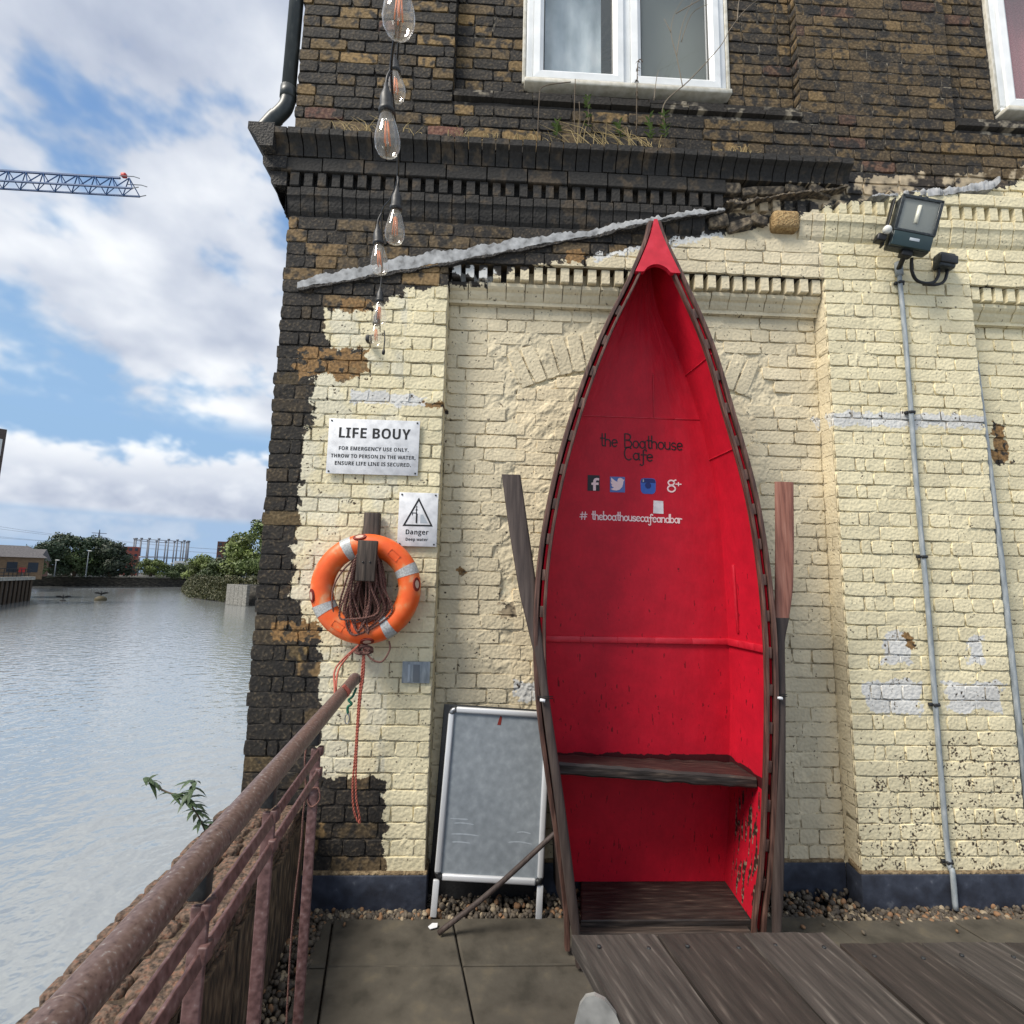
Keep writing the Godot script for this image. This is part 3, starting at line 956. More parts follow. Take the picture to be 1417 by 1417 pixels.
func build_cornice() -> void:
	rng.seed = 23
	# the black upper cornice, corner to where it has been hacked away
	var top_prof := [[-0.02, 4.105], [0.085, 4.103], [0.1, 4.098], [0.1, 4.062], [0.092, 4.056], [0.074, 4.045], [0.055, 4.02], [0.044, 3.99], [0.042, 3.972], [-0.02, 3.972]]
	moulding("cornice_brick", top_prof, -1.27, 2.06, 0.0775, 0.007)
	moulding("cornice_stretcher", [[-0.02, 3.97], [0.036, 3.97], [0.04, 3.965], [0.04, 3.89], [0.036, 3.886], [-0.02, 3.886]], -1.24, 1.32, 0.232, 0.008)
	dentils(-1.2, 1.32, 3.798, 3.884, -0.03, 0.03)
	var low := [[-0.03, 3.796], [0.024, 3.796], [0.028, 3.79], [0.028, 3.745], [0.022, 3.738], [0.016, 3.72], [0.012, 3.69], [0.004, 3.66], [-0.012, 3.636], [-0.03, 3.634]]
	moulding("cornice_brick", low, -1.2, 1.2, 0.0775, 0.006)
	moulding("cornice_brick", low, 1.76, 3.6, 0.0775, 0.006)
	dentils(1.36, 1.98, 3.802, 3.88, -0.03, 0.012)
	dentils(1.98, 3.6, 3.8, 3.885, -0.03, 0.03)
	moulding("cornice_stretcher", [[-0.02, 3.965], [0.03, 3.962], [0.036, 3.955], [0.036, 3.892], [0.03, 3.888], [-0.02, 3.888]], 2.3, 3.6, 0.232, 0.008)
	# corner blocks, stepping out towards the river
	var corner := [[[-1.2, 3.634, -1.235, 3.70, -1.27, 3.79], "corner_block"], [[-1.27, 3.8, -1.29, 3.81, -1.30, 3.885], "corner_block"], [[-1.315, 3.892, -1.335, 3.91, -1.34, 3.965], "corner_block"], [[-1.335, 3.972, -1.36, 4.03, -1.405, 4.07, -1.405, 4.115], "corner_block"]]
	var zf := [0.02, 0.026, 0.045, 0.105]
	for k in 4:
		var left: Array = corner[k][0]
		var poly := pv(left)
		poly.append(Vector2(-1.262 if k == 3 else -1.205, left[-1]))
		poly.append(Vector2(-1.262 if k == 3 else -1.205, left[1]))
		for s in 3:
			var st := S()
			prism(flat(st), poly, zf[k] - 0.4 * (s + 1) + 0.008, zf[k] - 0.4 * s)
			part("corner_block", st, M.soot_stone, building)
	# black recess course behind the dentils
	var st := S()
	flat(st)
	quad_uv(st, Vector3(-1.21, 3.63, -0.014), Vector3(3.6, 3.63, -0.014), Vector3(3.6, 4.1, -0.014), Vector3(-1.21, 4.1, -0.014))
	part("cornice_backing", st, M.wall, building)
	# dentil band and moulding at the head of each bay
	for r in [[-0.275, 1.9], [2.79, 3.6]]:
		dentils(r[0], r[1], 3.312, 3.398, -0.11, -0.012)
		moulding("bay_moulding", [[-0.13, 3.308], [-0.04, 3.308], [-0.034, 3.303], [-0.036, 3.285], [-0.046, 3.272], [-0.06, 3.262], [-0.066, 3.245], [-0.078, 3.226], [-0.094, 3.212], [-0.104, 3.2], [-0.13, 3.2]], r[0], r[1], 0.107, 0.005)
		var bk := S()
		flat(bk)
		quad_uv(bk, Vector3(r[0], 3.2, -0.085), Vector3(r[1], 3.2, -0.085), Vector3(r[1], 3.4, -0.085), Vector3(r[0], 3.4, -0.085))
		part("bay_backing", bk, M.wall, building)
	# broken ends of the cornice
	for r in [[1.36, 3.93, 0.11, 0.07], [1.47, 3.915, 0.1, 0.06], [1.6, 3.935, 0.16, 0.05], [1.75, 3.945, 0.14, 0.05], [1.9, 3.94, 0.16, 0.05], [1.28, 3.72, 0.12, 0.07], [1.4, 3.7, 0.14, 0.06], [1.52, 3.74, 0.1, 0.05]]:
		rough_block("broken_brick", Vector3(r[0], r[1], 0.0), Vector3(r[2] * 0.95, r[3], 0.05), 1.0)
	var stn := S()
	box(smooth(stn), Vector3(1.675, 3.735, 0.0), Vector3(0.155, 0.115, 0.09), 0.02)
	part("corbel_stone", stn, M.ochre_stone, building)
	# cement fillets along the line of a roof that has gone
	var up := [-1.108, 3.236, -1.001, 3.284, -0.765, 3.339, -0.607, 3.39, -0.366, 3.455, -0.204, 3.476, 0.042, 3.542, 0.29, 3.591, 0.626, 3.654, 0.881, 3.713, 1.138, 3.764, 1.312, 3.792]
	var lo := [-1.113, 3.193, -0.957, 3.221, -0.682, 3.291, -0.363, 3.367, -0.038, 3.44, 0.208, 3.515, 0.625, 3.608, 0.901, 3.682, 1.138, 3.731, 1.311, 3.773]
	fillet("cement_fillet", up, lo, 0.005, 5)
	fillet("cement_fillet", [2.2, 3.915, 2.572, 3.979, 2.942, 4.052, 3.0, 4.08], [2.2, 3.9, 2.568, 3.925, 2.936, 3.985, 3.0, 4.05], 0.045, 9)
	fillet("old_roof_ledge", [-1.1, 3.19, -0.363, 3.362, 0.208, 3.51, 0.9, 3.677, 1.3, 3.768], [-1.1, 3.168, -0.363, 3.345, 0.208, 3.49, 0.9, 3.66, 1.3, 3.75], 0.016, 11, M.soot_stone)
	fillet("old_roof_ledge", [1.3, 3.80, 1.6, 3.88, 2.05, 3.965], [1.3, 3.782, 1.6, 3.862, 2.05, 3.95], 0.05, 13, M.broken)
	# sill bands under the windows
	for r in [[-0.29, 1.83], [2.8, 3.6]]:
		moulding("sill_brick", [[-0.06, 4.5], [0.004, 4.482], [0.012, 4.474], [0.01, 4.448], [-0.03, 4.44], [-0.06, 4.44]], r[0], r[1], 0.232, 0.006)
		moulding("sill_brick", [[-0.07, 4.548], [-0.02, 4.53], [-0.014, 4.524], [-0.016, 4.502], [-0.05, 4.498], [-0.07, 4.498]], r[0], r[1], 0.232, 0.006)

func fillet(called: String, up: Array, lo: Array, thick: float, seed_: int, m: Material = null) -> void:
	var n := 240
	var f := fn(seed_, 7.0, 5)
	var pu := pv(up)
	var pl := pv(lo)
	var st := S()
	smooth(st)
	var rows := []
	for i in n + 1:
		var x := lerpf(pu[0].x, pu[-1].x, float(i) / n)
		var yu := at_x(pu, x) + f.get_noise_2d(x, 1.0) * 0.02 + f.get_noise_2d(x * 6.0, 5.0) * 0.014
		var yl := at_x(pl, x) + 0.008 + f.get_noise_2d(x, 9.0) * 0.012 + f.get_noise_2d(x * 6.0, 4.0) * 0.005
		yu = maxf(yu, yl + 0.008)
		var t := thick * (0.9 + 0.3 * f.get_noise_2d(x * 2.0, 3.0)) + (0.028 * smoothstep(0.55, 0.8, x) if x < 1.35 else 0.0)
		rows.append([Vector3(x, yl - 0.002, -0.02), Vector3(x, yl, t), Vector3(x, lerpf(yl, yu, 0.35), t), Vector3(x, lerpf(yl, yu, 0.8), t), Vector3(x, yu, t * 0.9), Vector3(x, yu + 0.003, -0.02)])
	for i in n:
		for k in 5:
			st.set_smooth_group(k + 1 if k in [0, 4] else 9)
			q(st, rows[i][k], rows[i + 1][k], rows[i + 1][k + 1], rows[i][k + 1])
	part(called, st, m if m else M.cement, building)

func at_x(p: PackedVector2Array, x: float) -> float:
	for i in p.size() - 1:
		if x <= p[i + 1].x:
			return lerpf(p[i].y, p[i + 1].y, clampf((x - p[i].x) / (p[i + 1].x - p[i].x), 0, 1))
	return p[-1].y

func window(x0: float, x1: float, y0: float, y1: float, kind: int) -> void:
	# a white double casement set in the recess; its blinds hang inside
	var z := -0.085
	var w := Node3D.new()
	w.name = "window"
	building.add_child(w, true)
	w.position = Vector3((x0 + x1) / 2, y0, z) - org(building)
	var st := S()
	smooth(st)
	for r in [[x0, y0, x1, y0 + 0.035], [x0, y1 - 0.05, x1, y1]]:
		box(st, Vector3((r[0] + r[2]) / 2, (r[1] + r[3]) / 2, z), Vector3(r[2] - r[0], r[3] - r[1], 0.07), 0.006)
	for x in [x0 + 0.022, x1 - 0.022]:
		box(st, Vector3(x, (y0 + y1) / 2, z), Vector3(0.044, y1 - y0 - 0.087, 0.068), 0.006)
	var xm := (x0 + x1) / 2
	box(st, Vector3(xm, (y0 + y1) / 2, z), Vector3(0.05, y1 - y0 - 0.087, 0.066), 0.006)
	part("frame", st, M.upvc, w)
	for k in 2:
		var a := x0 + 0.044 if k == 0 else xm + 0.025
		var b := xm - 0.025 if k == 0 else x1 - 0.044
		var lo := y0 + 0.037
		var hi := y1 - 0.05
		var sash := S()
		smooth(sash)
		var t := 0.062
		# mitred bevelled bars
		var o := [Vector2(a, lo), Vector2(b, lo), Vector2(b, hi), Vector2(a, hi)]
		var inn := [Vector2(a + t, lo + t), Vector2(b - t, lo + t), Vector2(b - t, hi - t), Vector2(a + t, hi - t)]
		for i in 4:
			var j := (i + 1) % 4
			flat(sash)
			var zo := z + 0.05
			var mid_i: Vector2 = o[i].lerp(inn[i], 0.62)
			var mid_j: Vector2 = o[j].lerp(inn[j], 0.62)
			q(sash, Vector3(o[i].x, o[i].y, zo), Vector3(o[j].x, o[j].y, zo), Vector3(mid_j.x, mid_j.y, zo + 0.004), Vector3(mid_i.x, mid_i.y, zo + 0.004))
			q(sash, Vector3(mid_i.x, mid_i.y, zo + 0.004), Vector3(mid_j.x, mid_j.y, zo + 0.004), Vector3(inn[j].x, inn[j].y, zo - 0.012), Vector3(inn[i].x, inn[i].y, zo - 0.012))
			q(sash, Vector3(inn[i].x, inn[i].y, zo - 0.012), Vector3(inn[j].x, inn[j].y, zo - 0.012), Vector3(inn[j].x, inn[j].y, z - 0.01), Vector3(inn[i].x, inn[i].y, z - 0.01))
			q(sash, Vector3(o[i].x, o[i].y, z), Vector3(o[j].x, o[j].y, z), Vector3(o[j].x, o[j].y, zo), Vector3(o[i].x, o[i].y, zo))
		part("sash", sash, M.upvc, w)
		var gk := S()
		for i in 4:
			var j := (i + 1) % 4
			var c := Vector2((a + b) / 2, (lo + hi) / 2)
			var i2: Vector2 = inn[i] + (c - inn[i]).sign() * 0.008
			var j2: Vector2 = inn[j] + (c - inn[j]).sign() * 0.008
			q(flat(gk), Vector3(inn[i].x, inn[i].y, z + 0.03), Vector3(inn[j].x, inn[j].y, z + 0.03), Vector3(j2.x, j2.y, z + 0.026), Vector3(i2.x, i2.y, z + 0.026))
		part("gasket", gk, M.gasket, w)
		var pane := S()
		q(flat(pane), Vector3(a + t, lo + t, z + 0.02), Vector3(b - t, lo + t, z + 0.02), Vector3(b - t, hi - t, z + 0.02), Vector3(a + t, hi - t, z + 0.02))
		part("pane", pane, M.glass, w)
		var bl := S()
		smooth(bl)
		var bm: Material = M.blind_pink
		if kind == 0:
			bm = M.blind_white if k == 0 else M.blind_green
		var n := 16
		for i in n:
			var xa := lerpf(a, b, float(i) / n)
			var xb := lerpf(a, b, float(i + 1) / n)
			if kind == 0 and k == 0 and i > 12:
				break
			var za := z - 0.11 + (0.012 * sin(i * 1.9) if k == 0 else 0.0)
			var zb := z - 0.11 + (0.012 * sin((i + 1) * 1.9) if k == 0 else 0.0)
			q(bl, Vector3(xa, lo, za), Vector3(xb, lo, zb), Vector3(xb, hi, zb), Vector3(xa, hi, za))
		part("curtain" if k == 0 else "blind", bl, bm, w)
	var rm := S()
	q(flat(rm), Vector3(x0, y0, z - 0.75), Vector3(x1, y0, z - 0.75), Vector3(x1, y1, z - 0.75), Vector3(x0, y1, z - 0.75))
	part("room_back", rm, M.room, w)
	var sl := S()
	smooth(sl)
	box(sl, Vector3(xm, y0 - 0.016, z + 0.03), Vector3(x1 - x0 + 0.02, 0.03, 0.115), 0.006, Basis(Vector3.RIGHT, 0.08))
	for x in [x0 - 0.012, x1 + 0.012]:
		box(sl, Vector3(x, (y0 + y1) / 2 + 0.01, z + 0.012), Vector3(0.022, y1 - y0, 0.05), 0.004)
	part("sill", sl, M.upvc_dirty, w)

func build_base() -> void:
	# navy cement plinth and the worn ledge on it, stepping round the pilasters
	var p := S()
	var l := S()
	smooth(p)
	smooth(l)
	for r in [[-1.185, -0.262, 0.018], [-0.262, 1.887, -0.092], [1.887, 2.803, 0.018], [2.803, 3.7, -0.092]]:
		var zf: float = r[2]
		box(p, Vector3((r[0] + r[1]) / 2, 0.095, zf - 0.06), Vector3(r[1] - r[0] - 0.002, 0.21, 0.12), 0.006)
		box(l, Vector3((r[0] + r[1]) / 2, 0.208, zf - 0.054), Vector3(r[1] - r[0] - 0.004, 0.026, 0.1), 0.009, Basis(Vector3.RIGHT, 0.25))
	part("plinth", p, M.plinth, building)
	part("plinth_ledge", l, M.fillet_base, building)

# ------------------------------------------------------------------ ground, river and river wall
func inner_x(z: float) -> float:
	return -0.875 + 0.07 * z

func outer_x(z: float) -> float:
	return -1.215 + 0.078 * z

func build_ground() -> void:
	var w := S()
	var e := 2600.0
	q(flat(w), Vector3(-e, RIVER, e), Vector3(e, RIVER, e), Vector3(e, RIVER, -e), Vector3(-e, RIVER, -e))
	struct("river_water", w, M.water)
	# the terrace: a bedding block with slabs on it
	var b := S()
	flat(b)
	prism(b, pv([-0.95, 0.3, -0.62, -3.6, 5.9, -3.6, 5.9, 0.3]), RIVER - 1.0, 0.0, Transform3D(Basis(Vector3.RIGHT, -PI / 2), Vector3.ZERO))
	var terrace := struct("terrace_ground", b, M.bed)
	rng.seed = 31
	# joints run away from the wall at a slant
	var xs := [-0.68, -0.125, 0.47, 1.07, 1.67, 2.27, 2.87, 3.47]
	var zs := [0.058, 0.362, 0.96, 1.56, 2.16, 2.76, 3.36]
	for i in xs.size() - 1:
		for j in zs.size() - 1:
			var sl := 0.205
			var g := 0.004
			var z0: float = zs[j] + g
			var z1: float = zs[j + 1] - g
			var x0: float = xs[i] + g
			var x1: float = xs[i + 1] - g
			if j == 0 and i >= 4:
				z0 = 0.09
			var st := S()
			smooth(st)
			var y := 0.038 + rng.randf_range(-0.003, 0.003)
			slab(st, [Vector3(x0 + sl * (z0 - 0.1), y, z0), Vector3(x0 + sl * (z1 - 0.1), y, z1), Vector3(x1 + sl * (z1 - 0.1), y, z1), Vector3(x1 + sl * (z0 - 0.1), y, z0)], 0.04)
			part("paving_slab", st, M.slab, terrace)
	# edge slabs against the pebble strip
	for j in zs.size() - 1:
		var st := S()
		smooth(st)
		var z0: float = zs[j] + 0.004
		var z1: float = zs[j + 1] - 0.004
		var xa := inner_x(z0) + 0.14
		var xb := inner_x(z1) + 0.14
		var x1a := -0.684 + 0.205 * (z0 - 0.1)
		var x1b := -0.684 + 0.205 * (z1 - 0.1)
		if x1a < xa + 0.01:
			xa = x1a - 0.02
		slab(st, [Vector3(xa, 0.036, z0), Vector3(xb, 0.036, z1), Vector3(x1b, 0.036, z1), Vector3(x1a, 0.036, z0)], 0.04)
		part("paving_slab", st, M.slab, terrace)
	# pebbles along the foot of the walls
	var mm := MultiMesh.new()
	mm.transform_format = MultiMesh.TRANSFORM_3D
	mm.use_colors = true
	var sp := SphereMesh.new()
	sp.radial_segments = 8
	sp.rings = 5
	sp.radius = 0.5
	sp.height = 1.0
	mm.mesh = sp
	var list := []
	for i in 5200:
		var p: Vector3
		if i < 3700:
			var x := rng.randf_range(-0.85, 3.6)
			var recess := x > -0.26 and x < 1.88 or x > 2.8
			var z := rng.randf_range(-0.09 if recess else 0.012, (0.055 if x < 1.0 else 0.1) + rng.randf() * 0.012)
			p = Vector3(x, 0.02 + rng.randf() * 0.035 * (1.0 - (z / 0.13)), z)
			if rng.randf() < 0.006:
				p = Vector3(x, 0.047, rng.randf_range(0.1, 0.2))
		else:
			var z := rng.randf_range(0.05, 2.4)
			p = Vector3(inner_x(z) + rng.randf() * 0.15, 0.015 + rng.randf() * 0.03, z)
		list.append(p)
	mm.instance_count = list.size()
	for i in list.size():
		var s := rng.randf_range(0.014, 0.036)
		var bs := Basis.from_euler(Vector3(rng.randf() * TAU, rng.randf() * TAU, rng.randf() * TAU)).scaled_local(Vector3(s, s * rng.randf_range(0.55, 0.8), s * rng.randf_range(0.7, 1.0)))
		mm.set_instance_transform(i, Transform3D(bs, list[i]))
		var t := rng.randf()
		var c := lin(98, 88, 75).lerp(lin(60, 54, 48), rng.randf())
		if t > 0.86:
			c = lin(146, 132, 110)
		elif t > 0.74:
			c = lin(130, 98, 70)
		mm.set_instance_color(i, c)
	var pm := MultiMeshInstance3D.new()
	pm.multimesh = mm
	pm.material_override = M.pebble
	pm.name = "pebbles"
	add_child(pm)
	tag(pm, "brown and grey pebbles filling the strip along the wall foot", "pebbles")
	pm.set_meta("kind", "stuff")
	# brick river wall with a rough top
	var wall := thing("river_wall", "low weathered brick river wall with rough top beside the railing", "wall", Vector3(-1.0, 0.0, 1.2))
	var body := S()
	flat(body)
	q(body, Vector3(inner_x(0.02), -0.3, 0.02), Vector3(inner_x(0.02), 0.47, 0.02), Vector3(inner_x(3.4), 0.47, 3.4), Vector3(inner_x(3.4), -0.3, 3.4))
	q(body, Vector3(outer_x(0), RIVER - 0.6, 0), Vector3(outer_x(3.4), RIVER - 0.6, 3.4), Vector3(outer_x(3.4), 0.47, 3.4), Vector3(outer_x(0), 0.47, 0))
	q(body, Vector3(outer_x(0), 0.468, 0), Vector3(outer_x(3.4), 0.468, 3.4), Vector3(inner_x(3.4), 0.468, 3.4), Vector3(inner_x(0), 0.468, 0))
	part("wall_face", body, M.parapet, wall)
	# vertical boards of the old shuttering, on the terrace side
	var z := 0.03
	while z < 2.5:
		var wd := rng.randf_range(0.09, 0.16)
		var st := S()
		smooth(st)
		var yt := 0.46 + rng.randf_range(-0.012, 0.006)
		box(st, Vector3(inner_x(z + wd / 2) + 0.006 + rng.randf_range(0, 0.006), yt / 2, z + wd / 2), Vector3(0.022, yt, wd - 0.006), 0.004, Basis(Vector3.UP, 0.07))
		part("shuttering_board", st, M.parapet, wall)
		z += wd
	# top: headers on edge, worn and uneven
	var zc := 0.02
	while zc < 2.55:
		var pitch := 0.078
		var a := outer_x(zc) - 0.012
		var b2 := inner_x(zc) + 0.004
		var split := a + (b2 - a) * rng.randf_range(0.5, 0.68)
		for seg in [[a + rng.randf_range(-0.012, 0.012), split - 0.005], [split + 0.005, b2 + rng.randf_range(-0.012, 0.01)]]:
			var st := S()
			smooth(st)
			worn(st, Vector3((seg[0] + seg[1]) / 2, 0.483 + rng.randf_range(-0.01, 0.012), zc + pitch / 2), Vector3(seg[1] - seg[0], 0.09, pitch - 0.010), 0.008)
			part("coping_brick", st, M.coping, wall)
		zc += pitch
	var mo := S()
	q(flat(mo), Vector3(outer_x(0), 0.512, 0.01), Vector3(outer_x(2.55), 0.512, 2.55), Vector3(inner_x(2.55), 0.512, 2.55), Vector3(inner_x(0), 0.512, 0.01))
	part("mortar_bed", mo, M.parapet, wall)

func slab(st: SurfaceTool, c: Array, t: float) -> void:
	# c: four corners of the top, counter-clockwise from above
	var m: Vector3 = (c[0] + c[1] + c[2] + c[3]) / 4
	var ins := []
	var low := []
	var bot := []
	for p in c:
		ins.append(p + (m - p).normalized() * 0.007)
		low.append(p - Vector3(0, 0.005, 0))
		bot.append(p - Vector3(0, t, 0))
	st.set_smooth_group(-1)
	q(st, ins[0], ins[1], ins[2], ins[3])
	for i in 4:
		var j := (i + 1) % 4
		q(st, low[i], low[j], ins[j], ins[i])
		q(st, bot[i], bot[j], low[j], low[i])

func worn(st: SurfaceTool, c: Vector3, s: Vector3, j: float) -> void:
	# a worn brick: a box with every corner knocked about and its edges rounded
	var n := [3, 2, 2]
	var f := fn(int(c.z * 900) + int(c.x * 77), 9.0, 2)
	var cs := [-1.0, -0.72, 0.72, 1.0]
	for ax in 3:
		for sg in [-1.0, 1.0]:
			var u := (ax + 1) % 3
			var v := (ax + 2) % 3
			var g := []
			for i in 4:
				var row := []
				for k in 4:
					var p := Vector3.ZERO
					p[ax] = sg
					p[u] = cs[i]
					p[v] = cs[k]
					var over := Vector3(maxf(absf(p.x) - 0.72, 0), maxf(absf(p.y) - 0.72, 0), maxf(absf(p.z) - 0.72, 0)) / 0.28
					var pull := maxf(0.0, over.length() - 1.0) * 0.3
					var w := p * (1.0 - pull * 0.5) * s * 0.5 + c
					w += Vector3(f.get_noise_3dv(w), f.get_noise_3dv(w + Vector3(5, 0, 0)), f.get_noise_3dv(w + Vector3(0, 5, 0))) * j
					row.append(w)
				g.append(row)
			for i in 3:
				for k in 3:
					if sg > 0:
						q(st, g[i][k], g[i + 1][k], g[i + 1][k + 1], g[i][k + 1])
					else:
						q(st, g[i][k], g[i][k + 1], g[i + 1][k + 1], g[i + 1][k])

func rail_at(z: float, y: float) -> Vector3:
	return Vector3(-0.582 + 0.0925 * (z - 0.35), y, z)

func build_railing() -> void:
	var r := thing("railing", "rusty red steel handrail with flat bars along the river wall", "railing", rail_at(1.4, 0.04))
	var t := S()
	var n := 40
	var pts := []
	for i in n + 1:
		pts.append(rail_at(lerpf(0.35, 2.9, float(i) / n), 1.172))
	tube(smooth(t), pts, 0.024, 18)
	part("handrail", t, M.rail, r)
	var rim := S()
	tube(smooth(rim), [rail_at(0.345, 1.172), rail_at(0.362, 1.172)], 0.027, 16)
	part("end_collar", rim, M.rail, r)
	# a butt joint in the tube
	for z in [1.76, 2.12]:
		var jn := S()
		tube(smooth(jn), [rail_at(z, 1.172), rail_at(z + 0.004, 1.172)], 0.0247, 16)
		part("weld", jn, M.rail, r)
	var pz := [1.05, 1.48, 1.81, 2.16, 2.5]
	for z in pz:
		var st := S()
		smooth(st)
		var p := rail_at(z, 0)
		box(st, Vector3(p.x + 0.004, 0.565, z), Vector3(0.028, 1.07, 0.01), 0.003, Basis(Vector3.UP, 0.15))
		part("post", st, M.flat_rail, r)
		var br := S()
		smooth(br)
		box(br, Vector3(p.x, 1.13, z), Vector3(0.028, 0.04, 0.026), 0.003)
		part("saddle", br, M.black_rubber, r)
		for y in [1.093, 1.032]:
			var cl := S()
			smooth(cl)
			box(cl, Vector3(p.x + 0.017, y, z), Vector3(0.016, 0.026, 0.024), 0.003)
			part("clamp", cl, M.flat_rail, r)
	for k in pz.size() - 1:
		for y in [1.093, 1.032]:
			var a := rail_at(pz[k] + 0.02, y)
			var b := rail_at(pz[k + 1] - 0.02, y)
			a.x += 0.016
			b.x += 0.016
			var st := S()
			smooth(st)
			bar(st, a, b, 0.021, 0.008, Vector3(-0.3, 1, 0), 0.002)
			part("flat_bar", st, M.flat_rail, r)

# ------------------------------------------------------------------ the boat
var BY := [0.13, 0.40, 0.758, 1.128, 1.382, 1.675, 2.046, 2.437, 2.846, 3.19, 3.525]
var BL := [0.392, 0.358, 0.298, 0.245, 0.232, 0.244, 0.30, 0.402, 0.548, 0.705, 0.822]
var BR := [1.21, 1.241, 1.267, 1.288, 1.29, 1.276, 1.23, 1.143, 1.042, 0.922, 0.830]
var BG := [0.31, 0.335, 0.35, 0.355, 0.36, 0.36, 0.36, 0.35, 0.33, 0.30, 0.24]
var BB := [-0.06, -0.03, 0.0, 0.02, 0.03, 0.04, 0.058, 0.066, 0.055, 0.035, 0.12]
var BI := [-0.02, 0.0, 0.02, 0.035, 0.045, 0.045, 0.03, 0.015, 0.03, 0.03, 0.0]

func along(vals: Array, y: float) -> float:
	var n := BY.size()
	var i := 0
	while i < n - 2 and y > BY[i + 1]:
		i += 1
	var t: float = clampf((y - BY[i]) / (BY[i + 1] - BY[i]), 0.0, 1.0)
	var p0: float = vals[maxi(i - 1, 0)]
	var p3: float = vals[mini(i + 2, n - 1)]
	var t0: float = BY[maxi(i - 1, 0)] - BY[i]
	var t3: float = BY[mini(i + 2, n - 1)] - BY[i]
	return cubic_interpolate_in_time(vals[i], vals[i + 1], p0, p3, t, BY[i + 1] - BY[i], t0 if t0 != 0.0 else -0.3, t3 if t3 != BY[i + 1] - BY[i] else t3 + 0.3)

func hull_tex() -> ImageTexture:
	var w := 512
	var h := 1400
	var n1 := fn(101, 0.09, 4).get_image(w, h).get_data()
	var n2 := fn(102, 0.02, 4).get_image(w, h).get_data()
	var streak := fn(103, 0.06, 4)
	var out := PackedByteArray()
	out.resize(w * h * 3)
	for j in h:
		var y := 3.7 * (1.0 - (j + 0.5) / h)
		for i in w:
			var u := (i + 0.5) / w
			var p := j * w + i
			var a := n1[p] / 255.0
			var m := n2[p] / 255.0
			var c := Vector3(192, 24, 46) * (0.93 + 0.1 * m + 0.05 * (a - 0.5))
			# scrapes and scuffs, where the photograph has them
			var sc := 0.0
			if y > 0.86 and y < 1.16 and u > 0.2 and u < 0.85:
				sc = 0.13 * (1.0 - absf(y - 0.98) / 0.18) * (1.0 if u < 0.5 else 0.6)
			if y > 0.2 and y < 0.36 and u > 0.3 and u < 0.78:
				sc = maxf(sc, 0.09)
			if y > 1.2 and y < 1.32:
				sc = maxf(sc, 0.03)
			if sc > 0.0 or y < 1.7:
				var s := streak.get_noise_2d(i * 2.2, j * 0.35)
				if s > 0.54 - sc * 1.2 and m > 0.5:
					c = c.lerp(Vector3(84, 16, 22), 0.55 + 0.3 * a)
			if u > 0.8 and y < 0.68:
				# rotted side planking
				var s2 := streak.get_noise_2d(i * 1.7 + 300.0, j * 0.22)
				var k := 0.42 - 0.5 * (1.0 - absf(y - 0.36) / 0.3)
				if s2 + 0.5 * (m - 0.5) > maxf(k, 0.08) and u > 0.85:
					c = Vector3(52, 40, 34).lerp(Vector3(138, 124, 106), smoothstep(0.5, 0.75, a))
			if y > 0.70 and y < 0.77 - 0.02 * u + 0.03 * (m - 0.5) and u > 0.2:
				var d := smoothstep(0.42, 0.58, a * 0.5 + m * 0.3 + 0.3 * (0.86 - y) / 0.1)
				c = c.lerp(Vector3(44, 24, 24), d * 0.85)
			if u < 0.14 and y < 0.33 and m > 0.45:
				c = Vector3(44, 34, 30)
			out[p * 3] = int(clampf(c.x, 0, 255))
			out[p * 3 + 1] = int(clampf(c.y, 0, 255))
			out[p * 3 + 2] = int(clampf(c.z, 0, 255))
	return ImageTexture.create_from_image(Image.create_from_data(w, h, false, Image.FORMAT_RGB8, out))

func uv_quad(st: SurfaceTool, p: Array, t: Array) -> void:
	for k in [0, 2, 1, 0, 3, 2]:
		st.set_uv(t[k])
		st.add_vertex(p[k])

func hull_point(y: float, k: int) -> Vector3:
	var xl := along(BL, y)
	var xr := along(BR, y)
	var zg := along(BG, y)
	var zb := along(BB, y)
	var i := minf(along(BI, y), (xr - xl) * 0.4)
	match k:
		0: return Vector3(xl, y, zg)
		1: return Vector3(xl + i * 0.3, y, lerpf(zg, zb, 0.35))
		2: return Vector3(xl + i * 0.7, y, lerpf(zg, zb, 0.72))
		3: return Vector3(xl + i, y, zb)
		8: return Vector3(xr - i, y, zb)
		9: return Vector3(xr - i * 0.7, y, lerpf(zg, zb, 0.72))
		10: return Vector3(xr - i * 0.3, y, lerpf(zg, zb, 0.35))
		11: return Vector3(xr, y, zg)
	return Vector3(lerpf(xl + i, xr - i, (k - 3) / 5.0), y, zb)

